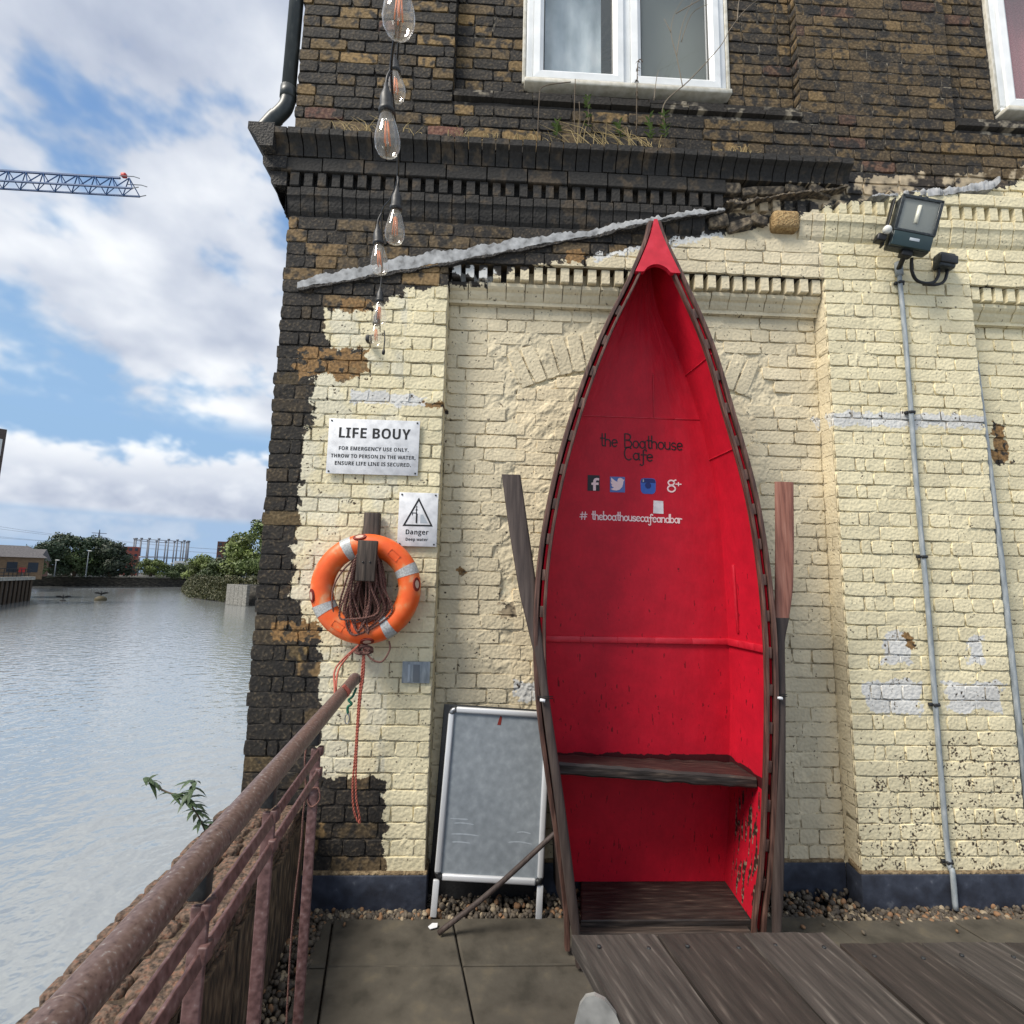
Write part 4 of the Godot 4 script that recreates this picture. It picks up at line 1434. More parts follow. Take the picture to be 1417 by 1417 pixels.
func build_boat() -> void:
	var boat := thing("rowing_boat", "red painted wooden rowing boat stood upright on its stern against the wall", "boat", Vector3(0.78, 0.04, 0.1))
	var ht := hull_tex()
	M.hull = mat(Color.WHITE, 0.5)
	M.hull.albedo_texture = ht
	M.hull.heightmap_enabled = true
	M.hull.heightmap_texture = grey_tex(104, 0.012, 5, 512)
	M.hull.heightmap_scale = 0.5
	M.hull.metallic_specular = 0.38
	M.hull_out = tmat(ramp_tex(105, 0.02, [[0.1, c8(28, 20, 18)], [0.5, c8(46, 34, 30)], [0.9, c8(74, 58, 50)]], 5), Vector3(8, 1, 8), 0.6)
	M.red = tmat(ramp_tex(106, 0.02, [[0.1, c8(176, 24, 42)], [0.5, c8(190, 30, 48)], [0.9, c8(202, 44, 62)]], 5), Vector3(2, 2, 2), 0.38)
	M.gunwale = tmat(ramp_tex(107, 0.02, [[0.1, c8(50, 34, 30)], [0.5, c8(84, 58, 50)], [0.75, c8(106, 78, 68)], [0.95, c8(130, 104, 92)]], 5), Vector3(9, 0.9, 9), 0.6)
	var rows := 64
	var us := [0.0, 0.06, 0.13, 0.2, 0.32, 0.44, 0.56, 0.68, 0.8, 0.87, 0.94, 1.0]
	var parts := [[0, 3, "hull_side"], [3, 8, "hull_bottom"], [8, 11, "hull_side"]]
	for pr in parts:
		var st := S()
		smooth(st)
		for i in rows:
			var y0 := lerpf(0.13, 3.515, float(i) / rows)
			var y1 := lerpf(0.13, 3.515, float(i + 1) / rows)
			for k in range(pr[0], pr[1]):
				uv_quad(st, [hull_point(y0, k), hull_point(y0, k + 1), hull_point(y1, k + 1), hull_point(y1, k)],
					[Vector2(us[k], 1 - y0 / 3.7), Vector2(us[k + 1], 1 - y0 / 3.7), Vector2(us[k + 1], 1 - y1 / 3.7), Vector2(us[k], 1 - y1 / 3.7)])
		part(pr[2], st, M.hull, boat)
	# planking on the outside
	var sk := S()
	smooth(sk)
	for i in rows:
		var y0 := lerpf(0.13, 3.515, float(i) / rows)
		var y1 := lerpf(0.13, 3.515, float(i + 1) / rows)
		for k in 11:
			var o := func(y, kk):
				var p := hull_point(y, kk)
				return p + (Vector3(-0.013 if kk <= 3 else (0.013 if kk >= 8 else 0.0), 0, -0.004 if kk < 3 or kk > 8 else -0.014))
			q(sk, o.call(y0, k + 1), o.call(y0, k), o.call(y1, k), o.call(y1, k + 1))
	part("hull_planking", sk, M.hull_out, boat)
	# open gunwales: outer rail, inner rail and the blocks between
	for side in 2:
		var k := 0 if side == 0 else 11
		var sg := -1.0 if side == 0 else 1.0
		for which in 2:
			var st := S()
			smooth(st)
			var off := sg * 0.019 if which == 0 else -sg * 0.0195
			var w := 0.022 if which == 0 else 0.015
			var dep := 0.034 if which == 0 else 0.026
			var ring := []
			var n := 60
			for i in n + 1:
				var y := lerpf(0.06, 3.52 if which == 0 else 3.24, float(i) / n)
				var p := hull_point(maxf(y, 0.13), k)
				p.y = y
				var d := off
				var gap := along(BR, y) - along(BL, y)
				if which == 1:
					d = clampf(off, -gap * 0.4, gap * 0.4)
				p.x += d
				ring.append([p + Vector3(-w / 2, 0, -dep + 0.006), p + Vector3(w / 2, 0, -dep + 0.006), p + Vector3(w / 2, 0, 0.004), p + Vector3(w / 2 - 0.004, 0, 0.010), p + Vector3(-w / 2 + 0.004, 0, 0.010), p + Vector3(-w / 2, 0, 0.004)])
			for i in n:
				for c in 6:
					st.set_smooth_group(c + 2)
					q(st, ring[i][c], ring[i][(c + 1) % 6], ring[i + 1][(c + 1) % 6], ring[i + 1][c])
			flat(st)
			for c in range(1, 5):
				tri(st, ring[0][0], ring[0][c + 1], ring[0][c])
				tri(st, ring[n][0], ring[n][c], ring[n][c + 1])
			part("outer_gunwale" if which == 0 else "inner_gunwale", st, M.gunwale, boat)
		var y := 0.3
		while y < 3.08:
			var p := hull_point(y, k) + Vector3(-sg * 0.0065, 0, -0.008)
			var p2 := hull_point(y + 0.05, k) + Vector3(-sg * 0.0065, 0, -0.008)
			var st := S()
			smooth(st)
			bar(st, p, p2, 0.024, 0.02, Vector3(0, 0, 1), 0.002)
			part("spacer_block", st, M.gunwale, boat)
			y += 0.165
	# breasthook at the bow, its lower edge cut in an arch
	var bh := S()
	var yb := 3.185
	var xl := along(BL, yb) - 0.006
	var xr := along(BR, yb) + 0.006
	var z0 := along(BG, yb) + 0.012
	var tip := Vector3(0.826, 3.524, 0.254)
	var poly := PackedVector2Array([Vector2(xl, 0.0), Vector2(xl + 0.035, 0.0)])
	for i in 9:
		var t := i / 8.0
		poly.append(Vector2(lerpf(xl + 0.045, xr - 0.05, t), 0.002 + 0.048 * pow(sin(PI * t), 0.7)))
	poly.append_array([Vector2(xr - 0.035, 0.0), Vector2(xr, 0.0)])
	var up := Vector3(0, tip.y - yb, tip.z - z0)
	var ln := up.length()
	for i in range(1, 8):
		poly.append(Vector2(along(BR, lerpf(yb, 3.52, i / 7.0)) + 0.004, ln * i / 7.0))
	for i in range(7, 0, -1):
		poly.append(Vector2(along(BL, lerpf(yb, 3.52, i / 7.0)) - 0.004, ln * i / 7.0))
	up = up.normalized()
	prism(flat(bh), poly, -0.018, 0.004, Transform3D(Basis(Vector3.RIGHT, up, Vector3.RIGHT.cross(up)), Vector3(0, yb, z0)))
	part("breasthook", bh, M.red, boat)
	# stern board underfoot and the sill in front of it
	var tr := S()
	smooth(tr)
	var tc := [Vector3(0.502, 0.13, -0.1), Vector3(0.446, 0.118, 0.215), Vector3(1.222, 0.118, 0.215), Vector3(1.262, 0.13, -0.1)]
	slab(tr, tc, 0.035)
	part("stern_board", tr, M.wood_wet, boat)
	var sl := S()
	smooth(sl)
	box(sl, Vector3(0.81, 0.066, 0.235), Vector3(0.79, 0.05, 0.045), 0.006)
	part("stern_sill", sl, M.wood_dark_x, boat)
	# the thwart, twisted and rotten
	var th := S()
	smooth(th)
	var nseg := 22
	var rr := []
	rng.seed = 41
	for i in nseg + 1:
		var t := float(i) / nseg
		var x := lerpf(0.318, 1.252, t)
		var front := lerpf(0.806, 0.741, t) + rng.randf_range(-0.002, 0.002)
		var back := lerpf(0.762, 0.728, t) + rng.randf_range(-0.005, 0.004)
		var bot := lerpf(0.752, 0.690, t) + rng.randf_range(-0.003, 0.003)
		var zf := 0.27 - 0.012 * t + rng.randf_range(-0.002, 0.002)
		rr.append([Vector3(x, bot, 0.02), Vector3(x, bot, zf - 0.006), Vector3(x, bot + 0.008, zf), Vector3(x, front - 0.01, zf), Vector3(x, front, zf - 0.008), Vector3(x, lerpf(front, back, 0.5), 0.16), Vector3(x, back, 0.02)])
	for i in nseg:
		for c in 6:
			st_q(th, rr, i, c)
	flat(th)
	for c in range(1, 6):
		tri(th, rr[nseg][0], rr[nseg][c + 1], rr[nseg][c])
		tri(th, rr[0][0], rr[0][c], rr[0][c + 1])
	part("thwart", th, M.wood_wet, boat)
	# battens across the hull
	for bt in [[1.325, 0.03, 0.014, 3, 8], [1.325, 0.034, 0.012, 8, 11], [2.5, 0.006, 0.004, 3, 8], [2.28, 0.006, 0.005, 8, 11], [2.75, 0.006, 0.004, 8, 11]]:
		var st := S()
		smooth(st)
		for k in range(bt[3], bt[4]):
			var nrm := Vector3(0, 0, 1) if bt[3] == 3 else Vector3(-1, 0, 0.15)
			var a := hull_point(bt[0], k)
			var b := hull_point(bt[0], k + 1)
			bar(st, a + nrm * bt[2] * 0.4, b + nrm * bt[2] * 0.4, bt[1], bt[2], Vector3.UP, 0.002)
		part("batten", st, M.red, boat)
	var vb := S()
	smooth(vb)
	bar(vb, hull_point(1.38, 9) + Vector3(-0.004, 0, 0), hull_point(1.72, 9) + Vector3(-0.004, 0, 0), 0.016, 0.01, Vector3(0, 0, 1), 0.002)
	part("batten", vb, M.red, boat)
	var cb := S()
	smooth(cb)
	bar(cb, Vector3(0.862, 2.5, 0.068), Vector3(0.862, 2.75, 0.064), 0.005, 0.006, Vector3.RIGHT, 0.001)
	part("batten", cb, M.red, boat)
	lettering(boat)

func st_q(st: SurfaceTool, rr: Array, i: int, c: int) -> void:
	st.set_smooth_group(c + 20)
	q(st, rr[i][c], rr[i][c + 1], rr[i + 1][c + 1], rr[i + 1][c])

# hand lettering: one-stroke letters with an x-height of 1
func arc(cx: float, cy: float, rx: float, ry: float, a0: float, a1: float, n := 12) -> Array:
	var o := []
	for i in n + 1:
		var a := deg_to_rad(lerpf(a0, a1, float(i) / n))
		o.append(Vector2(cx + rx * cos(a), cy + ry * sin(a)))
	return o

func glyph(ch: String) -> Array:
	match ch:
		"t": return [0.68, [[Vector2(0.25, 1.75), Vector2(0.25, 0.25)] + arc(0.42, 0.25, 0.17, 0.25, 180, 300, 6), [Vector2(0, 1.1), Vector2(0.55, 1.1)]]]
		"h": return [0.9, [[Vector2(0, 1.8), Vector2(0, 0)], arc(0.34, 0.6, 0.34, 0.4, 180, 0) + [Vector2(0.68, 0)]]]
		"e": return [0.92, [[Vector2(0.03, 0.5)] + arc(0.38, 0.5, 0.37, 0.5, 10, 315, 16), [Vector2(0.03, 0.48), Vector2(0.74, 0.58)]]]
		"B": return [1.15, [[Vector2(0, 1.95), Vector2(0, 0)], [Vector2(0, 1.95)] + arc(0.35, 1.5, 0.45, 0.45, 90, -90) + [Vector2(0, 1.05)], [Vector2(0.3, 1.05)] + arc(0.4, 0.52, 0.55, 0.52, 90, -90) + [Vector2(0, 0)]]]
		"o": return [0.95, [arc(0.38, 0.5, 0.38, 0.5, 0, 360, 18)]]
		"a": return [1.0, [arc(0.36, 0.5, 0.36, 0.5, 0, 360, 18), [Vector2(0.74, 1.02), Vector2(0.74, 0.15), Vector2(0.86, 0)]]]
		"u": return [0.92, [[Vector2(0, 1)] + arc(0.34, 0.4, 0.34, 0.4, 180, 360), [Vector2(0.68, 1), Vector2(0.7, 0)]]]
		"s": return [0.78, [arc(0.3, 0.74, 0.28, 0.26, 30, 270) + arc(0.3, 0.24, 0.3, 0.24, 90, -150)]]
		"C": return [1.2, [arc(0.55, 0.95, 0.55, 0.97, 55, 305, 18)]]
		"f": return [0.82, [arc(0.55, 1.35, 0.22, 0.3, 20, 180, 8) + [Vector2(0.33, 1.35), Vector2(0.33, -0.45)] + arc(0.1, -0.45, 0.23, 0.28, 0, -150, 8), [Vector2(0.05, 0.85), Vector2(0.72, 0.88)]]]
		"c": return [0.82, [arc(0.38, 0.5, 0.38, 0.5, 50, 310, 14)]]
		"n": return [0.9, [[Vector2(0, 1), Vector2(0, 0)], arc(0.34, 0.6, 0.34, 0.4, 180, 0) + [Vector2(0.68, 0)]]]
		"d": return [0.98, [arc(0.36, 0.5, 0.36, 0.5, 0, 360, 18), [Vector2(0.74, 1.8), Vector2(0.74, 0)]]]
		"b": return [0.95, [[Vector2(0, 1.8), Vector2(0, 0)], arc(0.37, 0.5, 0.37, 0.5, 0, 360, 18)]]
		"r": return [0.68, [[Vector2(0, 1), Vector2(0, 0)], arc(0.3, 0.6, 0.3, 0.38, 180, 45, 8)]]
		"#": return [1.2, [[Vector2(0.3, 1.5), Vector2(0.2, 0)], [Vector2(0.75, 1.5), Vector2(0.65, 0)], [Vector2(0, 1.0), Vector2(1.0, 1.05)], [Vector2(-0.05, 0.5), Vector2(0.95, 0.55)]]]
		"8": return [0.9, [arc(0.34, 1.2, 0.3, 0.36, 0, 360, 16), arc(0.36, 0.32, 0.38, 0.46, 0, 360, 16), [Vector2(0.6, 1.5), Vector2(0.8, 1.62)]]]
		"+": return [0.6, [[Vector2(0.1, 1.2), Vector2(0.5, 1.2)], [Vector2(0.3, 1.0), Vector2(0.3, 1.4)]]]
	return [0.7, []]

func stroke(st: SurfaceTool, pts: Array, w: float, lift: float) -> void:
	# a brush stroke lying on the boat's bottom
	var L := []
	var R := []
	for i in pts.size():
		var t: Vector2 = (pts[mini(i + 1, pts.size() - 1)] - pts[maxi(i - 1, 0)]).normalized()
		var n := Vector2(-t.y, t.x) * w * 0.5
		var p: Vector2 = pts[i]
		if i == 0:
			p -= t * w * 0.4
		if i == pts.size() - 1:
			p += t * w * 0.4
		for e in [[p + n, L], [p - n, R]]:
			e[1].append(Vector3(e[0].x, e[0].y, along(BB, e[0].y) + lift))
	for i in pts.size() - 1:
		q(st, R[i], R[i + 1], L[i + 1], L[i])

func write_hand(text: String, x: float, y: float, size: float, width: float, w: float, m: Material, parent: Node, tilt := 0.0) -> void:
	var total := 0.0
	for ch in text:
		total += glyph(ch)[0]
	var k := width / total
	var cx := x
	var st := S()
	smooth(st)
	rng.seed = text.length() * 7
	for ch in text:
		var g := glyph(ch)
		var wob := rng.randf_range(-0.03, 0.03)
		for s in g[1]:
			var pts := []
			for p in s:
				pts.append(Vector2(cx + p.x * k, y + (p.y + wob) * size + tilt * (cx + p.x * k - x)))
			stroke(st, pts, w, 0.0022)
		cx += g[0] * k
	part("lettering", st, m, parent)

func flat_shape(called: String, poly: PackedVector2Array, m: Material, parent: Node, lift: float) -> MeshInstance3D:
	var c := Vector2.ZERO
	for p in poly:
		c += p / poly.size()
	var sl := (along(BB, c.y + 0.05) - along(BB, c.y - 0.05)) / 0.1
	var up := Vector3(0, 1, sl).normalized()
	var xf := Transform3D(Basis(Vector3.RIGHT, up, Vector3.RIGHT.cross(up)), Vector3(0, c.y, along(BB, c.y)))
	var local := PackedVector2Array()
	for p in poly:
		local.append(Vector2(p.x, p.y - c.y))
	var st := S()
	prism(flat(st), local, 0.0, lift, xf)
	return part(called, st, m, parent)

func lettering(boat: Node3D) -> void:
	write_hand("the", 0.57, 2.337, 0.038, 0.098, 0.0065, M.hand_black, boat, -0.02)
	write_hand("Boathouse", 0.702, 2.334, 0.038, 0.318, 0.0065, M.hand_black, boat, -0.02)
	write_hand("Cafe", 0.70, 2.268, 0.036, 0.158, 0.0068, M.hand_black, boat, -0.03)
	write_hand("#", 0.466, 1.942, 0.026, 0.042, 0.005, M.hand_white, boat)
	write_hand("theboathousecafeandbar", 0.527, 1.944, 0.024, 0.482, 0.006, M.hand_white, boat, -0.018)
	write_hand("8", 0.932, 2.106, 0.036, 0.048, 0.008, M.hand_white, boat)
	write_hand("+", 0.968, 2.09, 0.044, 0.042, 0.006, M.hand_white, boat)
	# emblem: pale f on a black square
	flat_shape("emblem", pv([0.503, 2.094, 0.567, 2.094, 0.567, 2.178, 0.503, 2.178]), M.icon_black, boat, 0.0016)
	flat_shape("emblem", pv([0.532, 2.096, 0.547, 2.096, 0.547, 2.126, 0.561, 2.126, 0.561, 2.139, 0.547, 2.139, 0.548, 2.148, 0.553, 2.151, 0.563, 2.149, 0.564, 2.162, 0.55, 2.164, 0.539, 2.16, 0.533, 2.15, 0.532, 2.139, 0.523, 2.137, 0.523, 2.126, 0.532, 2.126]), M.hand_white, boat, 0.0026)
	# emblem: pale bird on a blue square
	flat_shape("emblem", pv([0.622, 2.09, 0.702, 2.09, 0.702, 2.173, 0.622, 2.173]), M.icon_blue, boat, 0.0016)
	flat_shape("emblem", pv([0.624, 2.108, 0.638, 2.101, 0.656, 2.099, 0.674, 2.105, 0.687, 2.119, 0.692, 2.136, 0.693, 2.148, 0.7, 2.158, 0.692, 2.158, 0.686, 2.165, 0.675, 2.168, 0.665, 2.163, 0.661, 2.153, 0.662, 2.145, 0.648, 2.152, 0.628, 2.168, 0.627, 2.155, 0.632, 2.145, 0.625, 2.147, 0.628, 2.135, 0.636, 2.129, 0.629, 2.129, 0.634, 2.119, 0.643, 2.115, 0.636, 2.11]), M.hand_white, boat, 0.0026)
	# emblem: blue camera
	flat_shape("emblem", pv([0.787, 2.102, 0.795, 2.09, 0.806, 2.086, 0.848, 2.086, 0.858, 2.09, 0.866, 2.102, 0.868, 2.15, 0.862, 2.166, 0.85, 2.17, 0.802, 2.17, 0.79, 2.165, 0.785, 2.15]), M.icon_azure, boat, 0.0016)
	flat_shape("emblem", pv([0.788, 2.146, 0.866, 2.146, 0.861, 2.163, 0.85, 2.167, 0.802, 2.167, 0.792, 2.162]), M.icon_navy, boat, 0.0024)
	flat_shape("emblem", pv([0.797, 2.149, 0.803, 2.149, 0.803, 2.163, 0.797, 2.163]), M.scuff, boat, 0.0032)
	flat_shape("emblem", ellipse(0.826, 2.131, 0.016, 0.016), M.icon_navy, boat, 0.0032)
	# small white paper sticker
	flat_shape("sticker", pv([0.853, 1.984, 0.908, 1.982, 0.907, 2.05, 0.855, 2.052]), M.white_paint, boat, 0.0014)

func build_oars() -> void:
	# dark oar on the left, blade up
	var a := thing("oar", "dark brown wooden oar with narrow blade up on the left of the boat", "oar", Vector3(0.42, 0.04, 0.42), "oars tied to the red boat")
	oar(a, [[0.09, 2.125, 0.27, 0.046, 0.006], [0.135, 1.83, 0.30, 0.046, 0.007], [0.18, 1.56, 0.33, 0.042, 0.010], [0.206, 1.42, 0.345, 0.032, 0.014], [0.237, 1.25, 0.36, 0.02, 0.018], [0.262, 1.08, 0.372, 0.0185, 0.0185], [0.325, 0.67, 0.39, 0.021, 0.021], [0.38, 0.28, 0.395, 0.021, 0.021], [0.395, 0.17, 0.395, 0.017, 0.017], [0.41, 0.055, 0.395, 0.016, 0.016]], M.wood_oar, M.wood_oar)
	var b := thing("oar", "reddish bladed wooden oar with dark shaft up on the right of the boat", "oar", Vector3(1.26, 0.04, 0.36), "oars tied to the red boat")
	oar(b, [[1.437, 2.126, 0.28, 0.048, 0.006], [1.42, 1.85, 0.29, 0.047, 0.007], [1.40, 1.62, 0.30, 0.045, 0.010], [1.376, 1.47, 0.31, 0.034, 0.014], [1.358, 1.36, 0.315, 0.021, 0.018], [1.342, 1.12, 0.33, 0.0195, 0.0195], [1.308, 0.67, 0.345, 0.021, 0.021], [1.276, 0.28, 0.35, 0.021, 0.021], [1.27, 0.2, 0.35, 0.018, 0.018], [1.262, 0.055, 0.35, 0.017, 0.017]], M.wood_red_y, M.wood_oar)
	for t in [[Vector3(0.258, 1.105, 0.37), "black cord with white toggle tying the dark oar to the boat"], [Vector3(1.335, 1.118, 0.33), "black cord with white toggle tying the reddish oar to the boat"]]:
		var c := thing("lashing", t[1], "cord", t[0], "oar lashings")
		var st := S()
		smooth(st)
		for k in 2:
			var pts := []
			for i in 15:
				var an := TAU * i / 14
				pts.append(t[0] + Vector3(cos(an) * 0.034, 0.008 * k + 0.006 * sin(an), sin(an) * 0.027))
			tube(st, pts, 0.0022, 5, false)
		part("cord", st, M.black, c)
		var tg := S()
		tube(smooth(tg), [t[0] + Vector3(-0.026, 0.0, 0.03), t[0] + Vector3(-0.004, -0.003, 0.034)], 0.007, 8)
		part("toggle", tg, M.white_paint, c)

func oar(o: Node3D, s: Array, mb: Material, ms: Material) -> void:
	for seg in [[0, 4, "blade", mb], [3, s.size() - 1, "shaft", ms]]:
		var st := S()
		smooth(st)
		var rows := []
		for i in range(seg[0], seg[1]):
			var steps := 5
			for k in steps + (1 if i == seg[1] - 1 else 0):
				var t := float(k) / steps
				var v := []
				for c in 5:
					var p0: float = s[maxi(i - 1, 0)][c]
					var p3: float = s[mini(i + 2, s.size() - 1)][c]
					v.append(lerpf(s[i][c], s[i + 1][c], t) * 0.5 + 0.5 * cubic_interpolate(s[i][c], s[i + 1][c], p0, p3, t))
				var ring := []
				var sc := 1.0 if seg[0] == 0 else 1.012
				for c in 14:
					var an := TAU * c / 14
					var cx := signf(cos(an)) * pow(absf(cos(an)), 0.6)
					var sz := signf(sin(an)) * pow(absf(sin(an)), 0.8)
					ring.append(Vector3(v[0] + cx * v[3] * sc, v[1], v[2] + sz * v[4] * sc))
				rows.append(ring)
		for i in rows.size() - 1:
			for c in 14:
				q(st, rows[i + 1][c], rows[i][c], rows[i][(c + 1) % 14], rows[i + 1][(c + 1) % 14])
		flat(st)
		for c in range(1, 13):
			tri(st, rows[0][0], rows[0][c + 1], rows[0][c])
			tri(st, rows[-1][0], rows[-1][c], rows[-1][c + 1])
		part(seg[2], st, seg[3], o)

# ------------------------------------------------------------------ things on the terrace
func build_board() -> void:
	var o := Vector3(-0.235, 0.045, 0.062)
	var th := thing("pavement_sign", "empty silver framed A-board sign with scuffed grey panel left of boat", "sign", o)
	var lean := Basis(Vector3.RIGHT, -0.10) * Basis(Vector3.BACK, -0.05)
	var P := func(x: float, y: float, z: float) -> Vector3: return o + lean * Vector3(x, y, z)
	var w := 0.52
	for s in [[0.012, 0.0, 0.155], [w - 0.012, 0.0, 0.155]]:
		var st := S()
		bar(smooth(st), P.call(s[0], s[1], 0), P.call(s[0], s[2], 0), 0.03, 0.016, lean.x, 0.003)
		part("leg", st, M.alu, th)
	var h0 := 0.155
	var h1 := 0.935
	for s in [[0.014, h0 + 0.03, 0.014, h1 - 0.03], [w - 0.014, h0 + 0.03, w - 0.014, h1 - 0.03], [0.035, h0 + 0.014, w - 0.035, h0 + 0.014], [0.035, h1 - 0.014, w - 0.035, h1 - 0.014]]:
		var st := S()
		var a: Vector3 = P.call(s[0], s[1], 0.004)
		var b: Vector3 = P.call(s[2], s[3], 0.004)
		bar(smooth(st), a, b, 0.03, 0.022, lean.x if s[0] == s[2] else lean.y, 0.008)
		part("frame_rail", st, M.alu, th)
	for c in [[0.0, h0, 0], [w, h0, 1], [w, h1, 2], [0.0, h1, 3]]:
		var st := S()
		var pts := []
		var cx: float = 0.034 if c[0] < 0.1 else w - 0.034
		var cy: float = h0 + 0.034 if c[1] < 0.3 else h1 - 0.034
		for i in 7:
			var an: float = PI + c[2] * PI / 2 + PI / 2 * i / 6.0
			pts.append(P.call(cx + 0.02 * cos(an), cy + 0.02 * sin(an), 0.005))
		tube(smooth(st), pts, 0.0145, 8)
		part("corner", st, M.steel if c[1] > 0.3 else M.black_rubber, th)
	var pn := S()
	box(flat(pn), P.call(w / 2, (h0 + h1) / 2, -0.001), Vector3(w - 0.05, h1 - h0 - 0.05, 0.006), 0.001, lean)
	part("panel", pn, M.board_panel, th)
	# chalky wipe marks
	rng.seed = 51
	for s in [[0.05, 0.42, 0.09, 0.0], [0.07, 0.40, 0.10, 0.003], [0.06, 0.352, 0.14, 0.003], [0.07, 0.318, 0.09, 0.002], [0.38, 0.375, 0.07, 0.004], [0.34, 0.33, 0.12, 0.005]]:
		var st := S()
		flat(st)
		var n := 12
		var prev_a := Vector2.ZERO
		var prev_b := Vector2.ZERO
		for i in n + 1:
			var x: float = s[0] + s[2] * i / n
			var yy: float = s[1] + s[3] * sin(i * 0.3)
			var half := 0.0018 + 0.0016 * rng.randf()
			if i == 0 or i == n:
				half = 0.0003
			var a := Vector2(x, yy - half)
			var b := Vector2(x, yy + half)
			if i > 0:
				q(st, P.call(prev_a.x, prev_a.y, 0.0026), P.call(a.x, a.y, 0.0026), P.call(b.x, b.y, 0.0026), P.call(prev_b.x, prev_b.y, 0.0026))
			prev_a = a
			prev_b = b
		part("chalk_mark", st, M.scuff, th)
	var rd := S()
	prism(flat(rd), pv([0.25, 0.86, 0.268, 0.86, 0.272, 0.9, 0.262, 0.905, 0.256, 0.885]), 0.002, 0.0034, Transform3D(lean, o))
	part("sticker_scrap", rd, M.crest, th)
	# dark rear leaf behind
	var rb := S()
	smooth(rb)
	box(rb, o + Vector3(w / 2 - 0.006, 0.46, -0.125), Vector3(w + 0.002, 0.92, 0.014), 0.004, Basis(Vector3.BACK, -0.05))
	part("rear_leaf", rb, M.black_rubber, th)
	var sk := thing("wooden_stick", "thin brown wooden stick leaning across the A-board legs", "stick", Vector3(-0.186, 0.04, 0.185))
	var st := S()
	tube(smooth(st), curve([Vector3(-0.186, 0.052, 0.185), Vector3(0.05, 0.235, 0.20), Vector3(0.303, 0.46, 0.215), Vector3(0.33, 0.482, 0.215)]), [0.0125, 0.0125, 0.0123, 0.012, 0.012, 0.012, 0.0118, 0.0117, 0.0116, 0.0115, 0.0114, 0.0113, 0.0112, 0.0111, 0.011, 0.011, 0.011, 0.011, 0.0105], 9)
	part("stick", st, M.wood_oar, sk)
	var litter := S()
	prism(flat(litter), pv([-0.02, -0.01, 0.012, -0.014, 0.022, 0.004, 0.0, 0.014, -0.024, 0.006]), 0.0, 0.003, Transform3D(Basis.from_euler(Vector3(-1.3, 0.3, 0.2)), Vector3(-0.215, 0.046, 0.13)))
	tag(part("paper_scrap", litter, M.white_paint), "small crumpled white paper scrap on the slabs by sign", "litter")

func plank(t: Node3D, c: Array, th: float, m: Material) -> void:
	# c: far left, near left, near right, far right on the top; its grain runs from far to near
	var dirn: Vector3 = (c[1] - c[0]).normalized()
	var bs := Basis(Vector3.UP.cross(dirn).normalized(), Vector3.UP, dirn)
	var inv := Transform3D(bs, c[0]).affine_inverse()
	var l := []
	for p in c:
		l.append(inv * p)
	var st := S()
	var nx := 5
	var nz := 24
	var seed_: int = int(c[0].x * 1000)
	var f := fn(seed_, 3.0, 2)
	smooth(st)
	var g := []
	for i in nz + 1:
		var a: Vector3 = l[0].lerp(l[1], float(i) / nz)
		var b: Vector3 = l[3].lerp(l[2], float(i) / nz)
		var row := []
		for k in nx + 1:
			var p: Vector3 = a.lerp(b, float(k) / nx)
			var e := 0.004 if k == 0 or k == nx else 0.0
			if i == 0 or i == nz:
				e = maxf(e, 0.003)
			p.y += f.get_noise_2d(p.x * 5.0, p.z * 0.6) * 0.004 - e
			if k == 0 or k == nx:
				p.x += f.get_noise_2d(p.z * 1.5, 7.0 + k) * 0.003
			row.append(p)
		g.append(row)
	for i in nz:
		for k in nx:
			q(st, g[i][k], g[i + 1][k], g[i + 1][k + 1], g[i][k + 1])
	flat(st)
	var dn := Vector3(0, -th, 0)
	for i in nz:
		q(st, g[i][0] + dn, g[i + 1][0] + dn, g[i + 1][0], g[i][0])
		q(st, g[i + 1][nx] + dn, g[i][nx] + dn, g[i][nx], g[i + 1][nx])
		q(st, g[i][0] + dn, g[i][nx] + dn, g[i + 1][nx] + dn, g[i + 1][0] + dn)
	for k in nx:
		q(st, g[0][k + 1] + dn, g[0][k] + dn, g[0][k], g[0][k + 1])
		q(st, g[nz][k] + dn, g[nz][k + 1] + dn, g[nz][k + 1], g[nz][k])
	var pl := put("plank", done(st), m, Transform3D(bs, c[0]), t)
	for k in 2:
		var p: Vector3 = l[0].lerp(l[3], 0.22 + 0.56 * k) + Vector3(0, -0.002, 0.05 + 0.008 * k)
		var sc := S()
		tube(smooth(sc), [p, p + Vector3(0, 0.0045, 0)], 0.0048, 8)
		var so := MeshInstance3D.new()
		so.name = "screw"
		so.mesh = done(sc)
		so.set_surface_override_material(0, M.gasket)
		pl.add_child(so, true)

